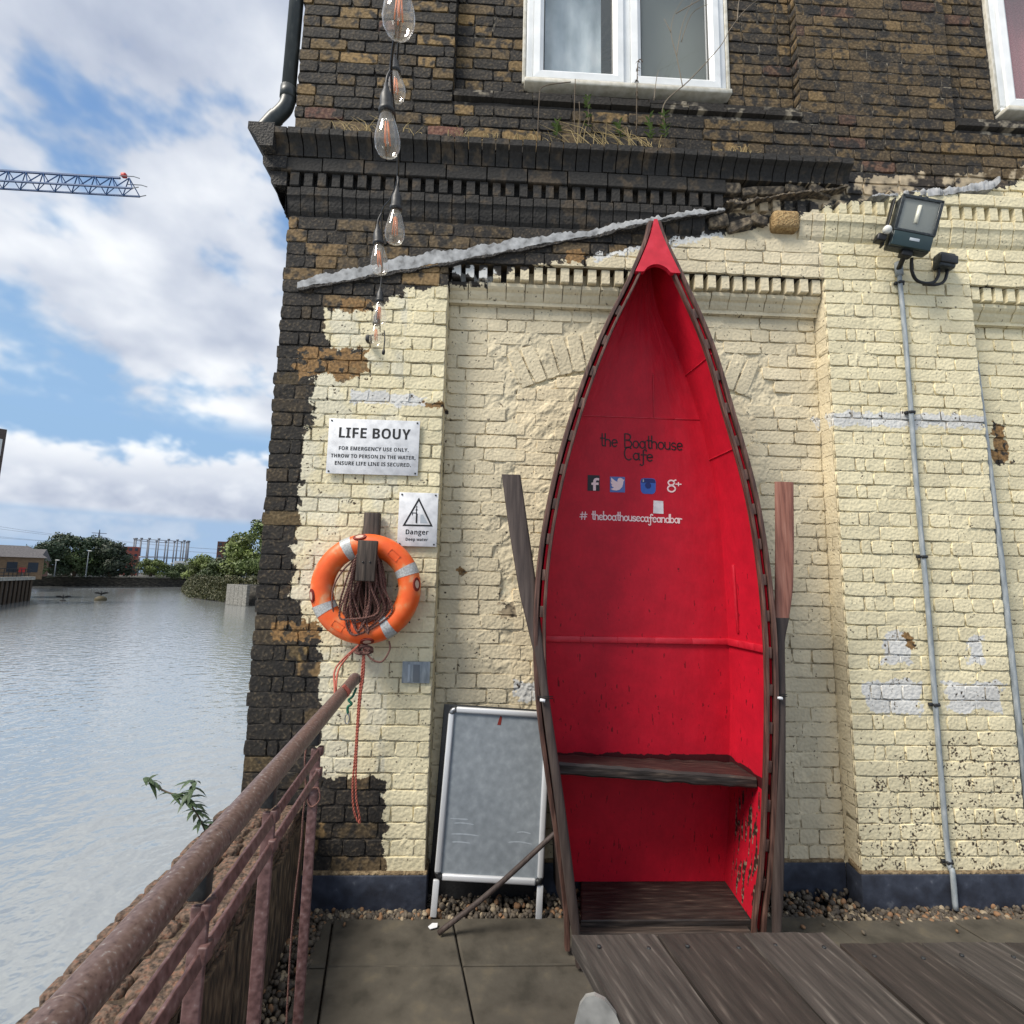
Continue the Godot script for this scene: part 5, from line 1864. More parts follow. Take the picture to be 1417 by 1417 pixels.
func build_tables() -> void:
	var y := 0.755
	var specs := [
		["weathered dark plank table nearest the boat, its left corner in view", [0.224, 0.438, 0.66, 0.872], 1.325, [0.235, 0.175, 0.14, 0.125]],
		["weathered plank table butted against the right of the other one", [0.883, 1.09, 1.31, 1.53], 1.357, [0.13, 0.2, 0.16, 0.16]]]
	for k in 2:
		var s: Array = specs[k]
		var t := thing("plank_table", s[0], "table", Vector3((s[1][0] + s[1][3]) / 2, 0.04, 2.0), "plank tables pushed together")
		var z0: float = s[2]
		var z1 := 2.45
		for i in 3:
			var xa: float = s[1][i] + 0.0035
			var xb: float = s[1][i + 1] - 0.0035
			var yy: float = y + [0.0, 0.002, -0.001][i] - 0.004 * k
			var zf: float = z0 + [0.0, 0.003, -0.002][i]
			plank(t, [Vector3(xa, yy, zf), Vector3(xa + s[3][i] * (z1 - z0), yy, z1), Vector3(xb + s[3][i + 1] * (z1 - z0), yy, z1), Vector3(xb, yy, zf)], 0.04, M.wood_table if (i + k) % 2 == 0 else M.wood_table_dark)
		for z in [z0 + 0.14, 2.2]:
			var xo: float = 0.16 * (z - z0)
			var st := S()
			box(smooth(st), Vector3((s[1][0] + s[1][3]) / 2 + xo, y - 0.09, z), Vector3(0.56, 0.09, 0.04), 0.005)
			part("cross_rail", st, M.wood_dark_x, t)
			for x in [s[1][0] + 0.09 + xo, s[1][3] - 0.09 + xo]:
				var lg := S()
				box(smooth(lg), Vector3(x, 0.33, z + 0.045), Vector3(0.07, 0.58, 0.045), 0.006)
				part("leg", lg, M.wood_dark_y, t)
	# pale moulded chair, only the top of its back is in the picture
	var c := thing("plastic_chair", "pale grey plastic chair, the rounded top of its back beside the table", "chair", Vector3(0.1, 0.04, 1.75))
	var xf := Transform3D(Basis(Vector3.UP, -0.25) * Basis(Vector3.RIGHT, -0.12), Vector3(0.222, 0.428, 1.585))
	var bk := S()
	prism(flat(bk), pv([-0.12, 0.0, 0.2, 0.0, 0.15, 0.14, 0.05, 0.325, 0.028, 0.346, 0.006, 0.352, -0.012, 0.346, -0.024, 0.33, -0.075, 0.15]), -0.006, 0.006, xf)
	part("backrest", bk, M.chair_white, c)
	var se := S()
	box(smooth(se), Vector3(0.2, 0.445, 1.78), Vector3(0.4, 0.025, 0.38), 0.01, Basis(Vector3.UP, -0.25))
	part("seat", se, M.chair_white, c)
	for p in [Vector2(0.03, 1.62), Vector2(0.36, 1.62), Vector2(0.05, 1.94), Vector2(0.38, 1.94)]:
		var lg := S()
		tube(smooth(lg), [Vector3(p.x, 0.04, p.y), Vector3(lerpf(p.x, 0.2, 0.1), 0.44, lerpf(p.y, 1.78, 0.1))], 0.014, 8)
		part("leg", lg, M.steel, c)

# ------------------------------------------------------------------ signs and the life ring
func words(text: String, w: float, cx: float, base: float, z: float, bold: bool, m: Material, parent: Node) -> void:
	var f := SystemFont.new()
	f.font_names = PackedStringArray(["Droid Sans"])
	f.font_weight = 700 if bold else 400
	var t := TextMesh.new()
	t.font = f
	t.text = text
	t.font_size = 64
	t.pixel_size = 0.001
	t.depth = 0.004
	t.vertical_alignment = VERTICAL_ALIGNMENT_BOTTOM
	var bb := t.get_aabb()
	var k := w / bb.size.x
	var st := SurfaceTool.new()
	st.begin(Mesh.PRIMITIVE_TRIANGLES)
	st.append_from(t, 0, Transform3D(Basis().scaled(Vector3(k, k, 0.3)), Vector3(cx - (bb.position.x + bb.size.x / 2) * k, base - bb.position.y * k, z)))
	var o := MeshInstance3D.new()
	o.name = "lettering"
	o.mesh = st.commit()
	o.set_surface_override_material(0, m)
	parent.add_child(o, true)
	o.position = -org(parent)

func sign_plate(th: Node3D, x0: float, x1: float, y0: float, y1: float, z: float) -> void:
	var st := S()
	box(smooth(st), Vector3((x0 + x1) / 2, (y0 + y1) / 2, z), Vector3(x1 - x0, y1 - y0, 0.005), 0.0015)
	part("plate", st, M.white_paint, th)
	for p in [[x0 + 0.014, y0 + 0.012], [x1 - 0.014, y0 + 0.012], [x0 + 0.014, y1 - 0.012], [x1 - 0.014, y1 - 0.012]]:
		var sc := S()
		tube(smooth(sc), [Vector3(p[0], p[1], z), Vector3(p[0], p[1], z + 0.005)], 0.005, 8)
		part("screw", sc, M.gasket, th)

func build_signs() -> void:
	var a := thing("life_buoy_sign", "white wall sign reading LIFE BOUY with emergency instructions", "sign", Vector3(-0.64, 2.155, 0.014))
	sign_plate(a, -0.878, -0.396, 2.156, 2.456, 0.014)
	words("LIFE BOUY", 0.378, -0.633, 2.352, 0.0168, true, M.ink, a)
	words("FOR EMERGENCY USE ONLY.", 0.368, -0.634, 2.284, 0.0168, true, M.ink, a)
	words("THROW TO PERSON IN THE WATER,", 0.445, -0.634, 2.240, 0.0168, true, M.ink, a)
	words("ENSURE LIFE LINE IS SECURED.", 0.40, -0.634, 2.203, 0.0168, true, M.ink, a)
	var d := thing("danger_sign", "white Danger Deep water sign with black triangle, lower of two signs", "sign", Vector3(-0.385, 1.78, 0.014))
	sign_plate(d, -0.487, -0.282, 1.782, 2.066, 0.014)
	var tr := S()
	flat(tr)
	var o := [Vector2(-0.463, 1.888), Vector2(-0.305, 1.888), Vector2(-0.384, 2.04)]
	var cc := Vector2(-0.384, 1.936)
	for i in 3:
		var j := (i + 1) % 3
		var a1: Vector2 = o[i]
		var b1: Vector2 = o[j]
		var a2 := cc + (a1 - cc) * 0.82
		var b2 := cc + (b1 - cc) * 0.82
		prism(tr, PackedVector2Array([a1, b1, b2, a2]), 0.0165, 0.0174)
	part("triangle", tr, M.ink, d)
	var fg := S()
	flat(fg)
	for p in [[-0.396, 1.905, -0.391, 1.995], [-0.391, 1.902, -0.387, 1.955], [-0.416, 1.955, -0.391, 1.96], [-0.4, 1.972, -0.386, 1.976], [-0.416, 1.945, -0.412, 1.956]]:
		prism(fg, pv([p[0], p[1], p[2], p[1], p[2], p[3], p[0], p[3]]), 0.0165, 0.0172)
	part("pictogram", fg, M.ink, d)
	var wt := S()
	prism(flat(wt), pv([-0.372, 1.905, -0.332, 1.905, -0.36, 1.95, -0.372, 1.95]), 0.0165, 0.0172)
	part("pictogram", wt, M.scuff, d)
	words("Danger", 0.118, -0.386, 1.836, 0.0168, true, M.ink, d)
	words("Deep water", 0.115, -0.386, 1.806, 0.0168, true, M.ink, d)
	var pl := thing("blank_plate", "small blank grey metal plate on the cream pilaster below the ring", "plate", Vector3(-0.36, 1.095, 0.012))
	var st := S()
	box(smooth(st), Vector3(-0.36, 1.146, 0.011), Vector3(0.14, 0.106, 0.004), 0.001)
	part("plate", st, M.conduit, pl)
	for s in [[-0.395, 0.012], [-0.358, 0.034]]:
		var b := S()
		box(smooth(b), Vector3(s[0], 1.142, 0.0135), Vector3(s[1], 0.085, 0.002), 0.0005)
		part("panel", b, M.scuff if s[1] < 0.02 else M.far_grey, pl)

func torus(st: SurfaceTool, c: Vector3, R: float, r: float, a0: float, a1: float, n: int, sq := 0.82) -> void:
	var rows := []
	for i in n + 1:
		var a := lerpf(a0, a1, float(i) / n)
		var row := []
		for k in 16:
			var b := TAU * k / 16
			var rr := R + r * cos(b)
			row.append(c + Vector3(rr * cos(a), rr * sin(a), r * sq * sin(b)))
		rows.append(row)
	for i in n:
		for k in 16:
			var k2 := (k + 1) % 16
			q(st, rows[i][k], rows[i + 1][k], rows[i + 1][k2], rows[i][k2])

func build_ring() -> void:
	var c := Vector3(-0.612, 1.563, 0.108)
	var post := thing("ring_bracket", "dark timber bracket on the wall that carries the orange life ring", "bracket", Vector3(-0.62, 1.2, 0.02))
	var st := S()
	box(smooth(st), Vector3(-0.617, 1.63, 0.03), Vector3(0.082, 0.64, 0.04), 0.004)
	part("backboard", st, M.wood_dark_y, post)
	st = S()
	box(smooth(st), Vector3(-0.6, 1.742, 0.115), Vector3(0.06, 0.05, 0.14), 0.004)
	part("arm", st, M.wood_dark_y, post)
	st = S()
	box(smooth(st), Vector3(-0.597, 1.697, 0.187), Vector3(0.094, 0.196, 0.028), 0.004, Basis(Vector3.BACK, -0.02))
	part("front_block", st, M.wood_dark_y, post)
	for x in [-0.612, -0.578]:
		var b := S()
		tube(smooth(b), [Vector3(x, 1.69, 0.199), Vector3(x, 1.69, 0.204)], 0.005, 8)
		part("bolt", b, M.black, post)
	var ring := thing("life_ring", "orange life ring with grey bands hung on the timber bracket", "life ring", Vector3(-0.612, 1.29, 0.108))
	st = S()
	torus(smooth(st), c, 0.215, 0.056, 0, TAU, 64)
	part("ring", st, M.orange, ring)
	for a in [0.42, 2.02, 3.62, 5.28]:
		var b := S()
		torus(smooth(b), c, 0.215, 0.0575, a - 0.105, a + 0.105, 6)
		part("band", b, M.band, ring)
	for a in [0.1, 1.72, 3.3, 4.82]:
		for k in 2:
			var b := S()
			flat(b)
			var rx := 0.034 - 0.014 * k
			var tang := Vector3(-sin(a), cos(a), 0)
			var radial := Vector3(cos(a), sin(a), 0)
			var nrm := (radial * 0.75 + Vector3(0, 0, 0.66)).normalized()
			var side := tang.cross(nrm)
			var pos := c + radial * (0.215 + 0.0565 * 0.70) + Vector3(0, 0, 0.056 * 0.82 * 0.714 - 0.001)
			prism(b, ellipse(0, 0, rx, 0.02 - 0.008 * k, 16), -0.006, 0.003 + 0.001 * k, Transform3D(Basis(tang, nrm.cross(tang), nrm), pos))
			part("emblem", b, M.crest if k == 0 else M.crest_pale, ring)
	for a in [0.88, 4.15]:
		var b := S()
		flat(b)
		var tang := Vector3(-sin(a), cos(a), 0)
		var pos := c + Vector3(cos(a), sin(a), 0) * 0.215 + Vector3(0, 0, 0.0458)
		var bs := Basis(tang, Vector3(0, 0, 1).cross(tang), Vector3(0, 0, 1))
		for e in [[-0.028, 0, 0.002, 0.034], [0.028, 0, 0.002, 0.034], [0, 0.017, 0.058, 0.002], [0, -0.017, 0.058, 0.002]]:
			box(b, pos + bs * Vector3(e[0], e[1], 0.0), Vector3(e[2], e[3], 0.003), 0.0006, bs)
		part("moulded_mark", b, M.orange, ring)
	# the coil of line on the arm
	rng.seed = 61
	var coil := thing("rope_coil", "coil of faded red rope hanging on the bracket inside the ring", "rope", Vector3(-0.6, 1.33, 0.1))
	for i in 24:
		var w := rng.randf_range(0.02, 0.092)
		var dx := rng.randf_range(-0.028, 0.022)
		var bot := rng.randf_range(1.33, 1.43)
		var z := 0.07 + 0.0042 * i + rng.randf_range(-0.005, 0.005)
		var tw := rng.randf_range(-0.06, 0.06)
		var pts := [Vector3(-0.602, 1.772, z), Vector3(-0.602 - w * 0.45 + dx, 1.72, z + 0.012), Vector3(-0.602 - w + dx, 1.58, z + 0.015), Vector3(-0.602 - w * 0.9 + dx + tw, 1.44, z), Vector3(-0.602 + dx + tw, bot, z + 0.012), Vector3(-0.602 + w * 0.9 + dx - tw, 1.45, z), Vector3(-0.602 + w + dx, 1.58, z + 0.012), Vector3(-0.602 + w * 0.45 + dx, 1.72, z + 0.006), Vector3(-0.602, 1.77, z)]
		var t := S()
		rope(smooth(t), curve(pts, 5), 0.0054)
		part("rope_loop", t, M.rope, coil)
	var g := S()
	tube(smooth(g), curve([Vector3(-0.64, 1.74, 0.12), Vector3(-0.73, 1.64, 0.13), Vector3(-0.765, 1.54, 0.14), Vector3(-0.745, 1.42, 0.14), Vector3(-0.68, 1.36, 0.13)]), 0.0045, 6)
	part("grab_line", g, M.rope, coil)
	# tails that hang to the rail and down the wall
	var tail := thing("rope_tail", "long doubled rope hanging from the ring down the wall", "rope", Vector3(-0.6, 0.47, 0.1))
	var knot := Vector3(-0.603, 1.275, 0.12)
	var paths := [
		[knot, Vector3(-0.606, 1.16, 0.12), Vector3(-0.618, 1.03, 0.1), Vector3(-0.622, 0.8, 0.09), Vector3(-0.626, 0.63, 0.09), Vector3(-0.612, 0.52, 0.09), Vector3(-0.585, 0.468, 0.09), Vector3(-0.586, 0.5, 0.094), Vector3(-0.606, 0.6, 0.098), Vector3(-0.614, 0.8, 0.1), Vector3(-0.608, 1.03, 0.112), Vector3(-0.595, 1.17, 0.125), knot]]
	for p in paths:
		var t := S()
		rope(smooth(t), curve(p, 6), 0.0056)
		part("rope", t, M.rope_red, tail)
	for k in 7:
		var t := S()
		var pts := []
		for i in 9:
			var an := TAU * i / 8.0 + k
			pts.append(knot + Vector3(cos(an) * (0.02 + 0.004 * k), sin(an) * 0.016 - 0.012 + 0.005 * (k % 3), 0.012 * sin(an * 2.0 + k)))
		tube(smooth(t), curve(pts, 3), 0.0052, 6)
		part("knot_turn", t, M.rope, tail)
	var lp := S()
	tube(smooth(lp), curve([knot, Vector3(-0.56, 1.225, 0.13), Vector3(-0.51, 1.215, 0.13), Vector3(-0.478, 1.27, 0.12), Vector3(-0.485, 1.31, 0.11)]), 0.0045, 6)
	part("rope_end", lp, M.rope, tail)
	var lash := thing("rail_rope", "thin red rope from the ring tied round the handrail and first post", "rope", rail_at(1.0, 0.06))
	var r0 := rail_at(0.62, 1.195)
	for k in 2:
		var t := S()
		var dz := 0.018 * k
		tube(smooth(t), curve([knot + Vector3(-0.02, 0.02, 0), Vector3(-0.66 - 0.012 * k, 1.22, 0.3 + dz), r0 + Vector3(-0.028, 0.0, dz), r0 + Vector3(-0.01, -0.05, 0.02 + dz), r0 + Vector3(0.03, -0.02, 0.02 + dz), r0 + Vector3(0.01, 0.012, 0.03 + dz)]), 0.0042, 6)
		part("rope", t, M.rope_red, lash)
	var p0 := rail_at(1.03, 1.12)
	var t2 := S()
	tube(smooth(t2), curve([r0 + Vector3(-0.02, -0.02, 0.03), rail_at(0.85, 1.13) + Vector3(-0.03, 0, 0), p0 + Vector3(-0.03, -0.02, 0.0), p0 + Vector3(-0.02, -0.11, 0.02), p0 + Vector3(0.0, -0.18, 0.03), p0 + Vector3(0.028, -0.165, 0.03), p0 + Vector3(0.022, -0.13, 0.03), p0 + Vector3(-0.006, -0.14, 0.03), p0 + Vector3(-0.016, -0.19, 0.03), p0 + Vector3(-0.02, -0.3, 0.02), p0 + Vector3(-0.036, -0.55, 0.0), p0 + Vector3(-0.03, -0.9, 0.0)]), 0.0027, 6)
	part("rope", t2, M.rope, lash)
	var gc := thing("green_cord", "short green cord with a metal snap hook below the handrail end", "cord", rail_at(0.5, 1.05))
	var t3 := S()
	var g0 := rail_at(0.42, 1.15)
	tube(smooth(t3), curve([g0 + Vector3(0.02, 0, 0), g0 + Vector3(0.012, -0.03, 0.02), g0 + Vector3(-0.004, -0.045, 0.02), g0 + Vector3(0.01, -0.06, 0.025), g0 + Vector3(-0.006, -0.075, 0.02), g0 + Vector3(-0.004, -0.1, 0.02)]), 0.0055, 6)
	part("cord", t3, M.rope_green, gc)
	var hk := S()
	var hp := []
	for i in 11:
		var an := TAU * i / 10.0
		hp.append(g0 + Vector3(-0.006 + 0.009 * cos(an), -0.122 + 0.02 * sin(an), 0.02))
	tube(smooth(hk), hp, 0.0025, 6, false)
	part("snap_hook", hk, M.steel, gc)

# ------------------------------------------------------------------ lights, pipes and cables on the wall
func build_string() -> void:
	var o := thing("string_lights", "black cable of clear teardrop bulbs hung from the wall towards us", "string lights", Vector3(-0.45, 2.7, 1.0))
	# centres of the glass, from the far end to the near one
	var spots := [Vector3(-0.606, 2.825, 0.23), Vector3(-0.534, 2.808, 0.483), Vector3(-0.426, 2.748, 0.984), Vector3(-0.335, 2.738, 1.175), Vector3(-0.283, 2.707, 1.56), Vector3(-0.205, 2.71, 1.846)]
	var prof := [[0.0, -0.052], [0.012, -0.051], [0.024, -0.044], [0.0305, -0.03], [0.032, -0.016], [0.0295, 0.004], [0.0235, 0.028], [0.0175, 0.048], [0.0145, 0.06]]
	var sock := [[0.0155, 0.056], [0.0195, 0.058], [0.02, 0.068], [0.0165, 0.07], [0.0162, 0.098], [0.0135, 0.106], [0.008, 0.118], [0.0045, 0.135]]
	var glass := S()
	spin(smooth(glass), prof)
	var gm := done(glass)
	var ss := S()
	spin(smooth(ss), sock)
	var sm := done(ss)
	var fl := S()
	smooth(fl)
	for k in 4:
		var a := TAU * k / 4 + 0.4
		tube(fl, [Vector3(cos(a) * 0.004, 0.035, sin(a) * 0.004), Vector3(cos(a) * 0.008, -0.022, sin(a) * 0.008)], 0.0016, 5)
	var fm := done(fl)
	var stem := S()
	spin(smooth(stem), [[0.003, -0.02], [0.0045, 0.03], [0.009, 0.06]])
	var stm := done(stem)
	rng.seed = 71
	var cab := [Vector3(-0.635, 2.955, 0.02)]
	var all := spots.duplicate()
	all.append(Vector3(-0.36, 3.262, 1.165))
	for i in all.size():
		var p: Vector3 = all[i]
		var tilt := Basis.from_euler(Vector3(rng.randf_range(-0.12, 0.12), rng.randf() * TAU, rng.randf_range(-0.1, 0.1)))
		var xf := Transform3D(tilt, p)
		var b := put("bulb", gm, M.bulb_glass, xf, o)
		put("filament", fm, M.filament, xf, b).transform = Transform3D.IDENTITY
		put("filament_stem", stm, M.bulb_glass, xf, b).transform = Transform3D.IDENTITY
		put("socket", sm, M.black_rubber, xf, o)
		var top := xf * Vector3(0, 0.13, 0)
		if i < 6:
			var lead := S()
			tube(smooth(lead), curve([top, top + Vector3(0.002, 0.025, 0.0), p + Vector3(0, 0.185, 0)], 4), 0.0038, 6)
			part("lead", lead, M.black, o)
			cab.append(p + Vector3(0, 0.185, 0))
	cab.append(Vector3(-0.16, 2.93, 2.4))
	cab.append(Vector3(-0.1, 3.02, 3.6))
	var sag := []
	for i in cab.size() - 1:
		sag.append(cab[i])
		sag.append(((cab[i] as Vector3) + cab[i + 1]) / 2 + Vector3(0.004, -0.012, 0))
	sag.append(cab[-1])
	var c := S()
	tube(smooth(c), curve(sag, 6), 0.0036, 6)
	part("cable", c, M.black, o)
	var c2 := S()
	tube(smooth(c2), curve([Vector3(-0.652, 4.62, 0.02), Vector3(-0.5, 3.85, 0.62), Vector3(-0.36, 3.42, 1.165), Vector3(-0.25, 3.2, 1.7), Vector3(-0.14, 3.05, 2.5), Vector3(-0.08, 3.1, 3.6)]), 0.0036, 6)
	part("cable", c2, M.black, o)
	var e := S()
	tube(smooth(e), curve([Vector3(-0.612, 2.955, 0.03), Vector3(-0.6, 2.9, 0.06), Vector3(-0.598, 2.84, 0.07), Vector3(-0.6, 2.8, 0.07)]), [0.0036, 0.0036, 0.0036, 0.0036, 0.0036, 0.0036, 0.0036, 0.0036, 0.0036, 0.0036, 0.0036, 0.0036, 0.0036, 0.004, 0.007, 0.009, 0.009, 0.008, 0.006], 7)
	part("cable_end", e, M.black, o)
	var hk := S()
	box(smooth(hk), Vector3(-0.69, 2.9, 0.035), Vector3(0.03, 0.035, 0.045), 0.006)
	part("cable_hook", hk, M.black, o)

func spin(st: SurfaceTool, prof: Array) -> void:
	var pts := []
	var rad := []
	for p in prof:
		rad.append(maxf(p[0], 0.0002))
		pts.append(Vector3(0, p[1], 0))
	tube(st, pts, rad, 18, true)

func build_lamp() -> void:
	var c := Vector3(2.328, 3.64, 0.17)
	var fl := thing("floodlight", "black floodlight with motion sensor fixed high on the cream pilaster", "floodlight", c)
	var bs := Basis(Vector3.BACK, -0.26) * Basis(Vector3.UP, -0.12) * Basis(Vector3.RIGHT, 0.12)
	bs = bs.scaled(Vector3(0.84, 0.84, 0.84))
	var P := func(x: float, y: float, z: float) -> Vector3: return c + bs * Vector3(x, y, z)
	var st := S()
	box(smooth(st), P.call(0, 0, -0.035), Vector3(0.262, 0.35, 0.07), 0.012, bs)
	part("housing", st, M.lamp_body, fl)
	st = S()
	smooth(st)
	for e in [[-0.122, 0.055, 0.022, 0.24], [0.122, 0.055, 0.022, 0.24], [0, 0.168, 0.262, 0.022], [0, -0.064, 0.262, 0.018]]:
		box(st, P.call(e[0], e[1], 0.008), Vector3(e[2], e[3], 0.018), 0.003, bs)
	part("bezel", st, M.lamp_body, fl)
	st = S()
	box(smooth(st), P.call(0, -0.122, 0.007), Vector3(0.25, 0.1, 0.016), 0.004, bs)
	part("gear_panel", st, M.lamp_panel, fl)
	st = S()
	box(smooth(st), P.call(0.012, -0.116, 0.0155), Vector3(0.062, 0.02, 0.002), 0.0005, bs)
	part("rating_plate", st, M.scuff, fl)
	st = S()
	smooth(st)
	box(st, P.call(0, 0.055, 0.0015), Vector3(0.222, 0.214, 0.003), 0.001, bs)
	part("reflector", st, M.reflector, fl)
	st = S()
	tube(smooth(st), [P.call(-0.005, 0.0, 0.006), P.call(-0.005, 0.12, 0.006)], 0.011, 10)
	part("lamp_tube", st, M.lamp_tube, fl)
	st = S()
	q(flat(st), P.call(-0.112, -0.054, 0.012), P.call(0.112, -0.054, 0.012), P.call(0.112, 0.158, 0.012), P.call(-0.112, 0.158, 0.012))
	part("pane", st, M.glass, fl)
	for x in [-0.02, 0.02]:
		st = S()
		box(smooth(st), P.call(x, 0.182, 0.004), Vector3(0.022, 0.016, 0.02), 0.004, bs)
		part("clip", st, M.black, fl)
	st = S()
	smooth(st)
	box(st, P.call(-0.155, 0.0, -0.04), Vector3(0.012, 0.34, 0.04), 0.003, bs)
	box(st, P.call(0.0, -0.195, -0.03), Vector3(0.07, 0.04, 0.05), 0.006, bs)
	part("bracket", st, M.black, fl)
	st = S()
	tube(smooth(st), [P.call(0, -0.2, -0.04), Vector3(2.335, 3.46, 0.02)], 0.014, 8)
	part("mounting_arm", st, M.black, fl)
	st = S()
	box(smooth(st), P.call(-0.185, -0.13, -0.02), Vector3(0.06, 0.05, 0.06), 0.01, bs)
	part("sensor_body", st, M.black, fl)
	st = S()
	var sp: Vector3 = P.call(-0.17, -0.085, 0.015)
	var pr := [[0.0, -0.024], [0.012, -0.021], [0.02, -0.012], [0.023, 0.0], [0.02, 0.012], [0.012, 0.021], [0.0, 0.024]]
	var pts := []
	var rad := []
	for p in pr:
		pts.append(sp + Vector3(0, p[1], 0))
		rad.append(maxf(p[0], 0.0003))
	tube(smooth(st), pts, rad, 14)
	part("sensor_dome", st, M.far_white, fl)
	# junction box and flex
	var jb := thing("junction_box", "small black junction box with looping cables beside the floodlight", "junction box", Vector3(2.604, 3.512, 0.03))
	st = S()
	var jbs := Basis(Vector3.BACK, -0.12)
	box(smooth(st), Vector3(2.604, 3.512, 0.035), Vector3(0.098, 0.092, 0.06), 0.012, jbs)
	part("body", st, M.lamp_body, jb)
	st = S()
	box(smooth(st), Vector3(2.604, 3.512, 0.067), Vector3(0.104, 0.05, 0.014), 0.005, jbs)
	part("lid", st, M.black_rubber, jb)
	for k in [[Vector3(2.36, 3.49, 0.09), Vector3(2.372, 3.43, 0.07), Vector3(2.41, 3.385, 0.05), Vector3(2.47, 3.372, 0.04), Vector3(2.53, 3.385, 0.035), Vector3(2.565, 3.43, 0.03), Vector3(2.572, 3.47, 0.03)], [Vector3(2.47, 3.372, 0.03), Vector3(2.55, 3.372, 0.03), Vector3(2.6, 3.4, 0.03), Vector3(2.625, 3.47, 0.03)]]:
		st = S()
		tube(smooth(st), curve(k), 0.0085, 8)
		part("cable", st, M.black, jb)
	var cd := thing("conduit_pipe", "thin grey conduit pipe clipped down the cream pilaster below the floodlight", "pipe", Vector3(2.34, 0.04, 0.02))
	st = S()
	tube(smooth(st), curve([Vector3(2.338, 3.49, 0.02), Vector3(2.342, 2.9, 0.021), Vector3(2.337, 2.2, 0.02), Vector3(2.343, 1.5, 0.021), Vector3(2.34, 0.9, 0.02), Vector3(2.339, 0.3, 0.022), Vector3(2.343, 0.22, 0.036), Vector3(2.343, 0.05, 0.036)], 5), 0.0125, 10)
	part("tube", st, M.conduit, cd)
	st = S()
	tube(smooth(st), [Vector3(2.338, 3.425, 0.021), Vector3(2.338, 3.505, 0.021)], 0.021, 12)
	part("coupler", st, M.conduit, cd)
	for y in [3.38, 2.6, 1.79, 1.02, 0.26]:
		st = S()
		smooth(st)
		box(st, Vector3(2.34, y, 0.012), Vector3(0.058, 0.018, 0.016), 0.004)
		box(st, Vector3(2.34, y, 0.03), Vector3(0.034, 0.016, 0.014), 0.005)
		part("clip", st, M.black_rubber, cd)
	var cd2 := thing("corner_conduit", "grey conduit in the corner at the right edge of the pilaster", "pipe", Vector3(2.815, 0.2, -0.05))
	st = S()
	tube(smooth(st), [Vector3(2.812, 2.95, -0.045), Vector3(2.812, 2.5, -0.03), Vector3(2.812, 1.8, -0.012), Vector3(2.812, 1.0, -0.008), Vector3(2.812, 0.2, -0.008)], 0.015, 10)
	part("tube", st, M.conduit, cd2)
	var dp := thing("downpipe", "dark grey rainwater downpipe with angled shoe at the building corner", "downpipe", Vector3(-1.27, 4.2, -0.03))
	st = S()
	tube(smooth(st), [Vector3(-1.262, 8.0, -0.03), Vector3(-1.262, 4.44, -0.03)], 0.04, 16)
	part("pipe", st, M.pipe, dp)
	st = S()
	tube(smooth(st), [Vector3(-1.262, 4.40, -0.03), Vector3(-1.262, 4.47, -0.03), Vector3(-1.262, 4.472, -0.03)], [0.046, 0.046, 0.041], 16)
	part("collar", st, M.pipe, dp)
	st = S()
	tube(smooth(st), curve([Vector3(-1.262, 4.43, -0.03), Vector3(-1.263, 4.38, -0.03), Vector3(-1.277, 4.335, -0.03), Vector3(-1.31, 4.29, -0.03), Vector3(-1.35, 4.24, -0.03)], 4), 0.0415, 16)
	part("elbow", st, M.pipe, dp)
	st = S()
	tube(smooth(st), [Vector3(-1.318, 4.281, -0.03), Vector3(-1.335, 4.262, -0.03), Vector3(-1.395, 4.175, -0.03)], [0.045, 0.044, 0.043], 16, false)
	tube(st, [Vector3(-1.395, 4.175, -0.03), Vector3(-1.335, 4.262, -0.03)], [0.038, 0.038], 16, false)
	part("shoe", st, M.pipe, dp)

# ------------------------------------------------------------------ plants
func leaf_shape(st: SurfaceTool, base: Vector3, dirn: Vector3, up: Vector3, l: float, w: float, droop: float) -> void:
	var side := dirn.cross(up).normalized()
	var rows := []
	for i in 5:
		var t := i / 4.0
		var p := base + dirn * l * t - up * droop * l * t * t
		var ww := w * sin(PI * clampf(t * 0.9 + 0.1, 0, 1)) * 0.5
		rows.append([p - side * ww, p + up * ww * 0.12, p + side * ww])
	for i in 4:
		for k in 2:
			q(st, rows[i][k], rows[i][k + 1], rows[i + 1][k + 1], rows[i + 1][k])

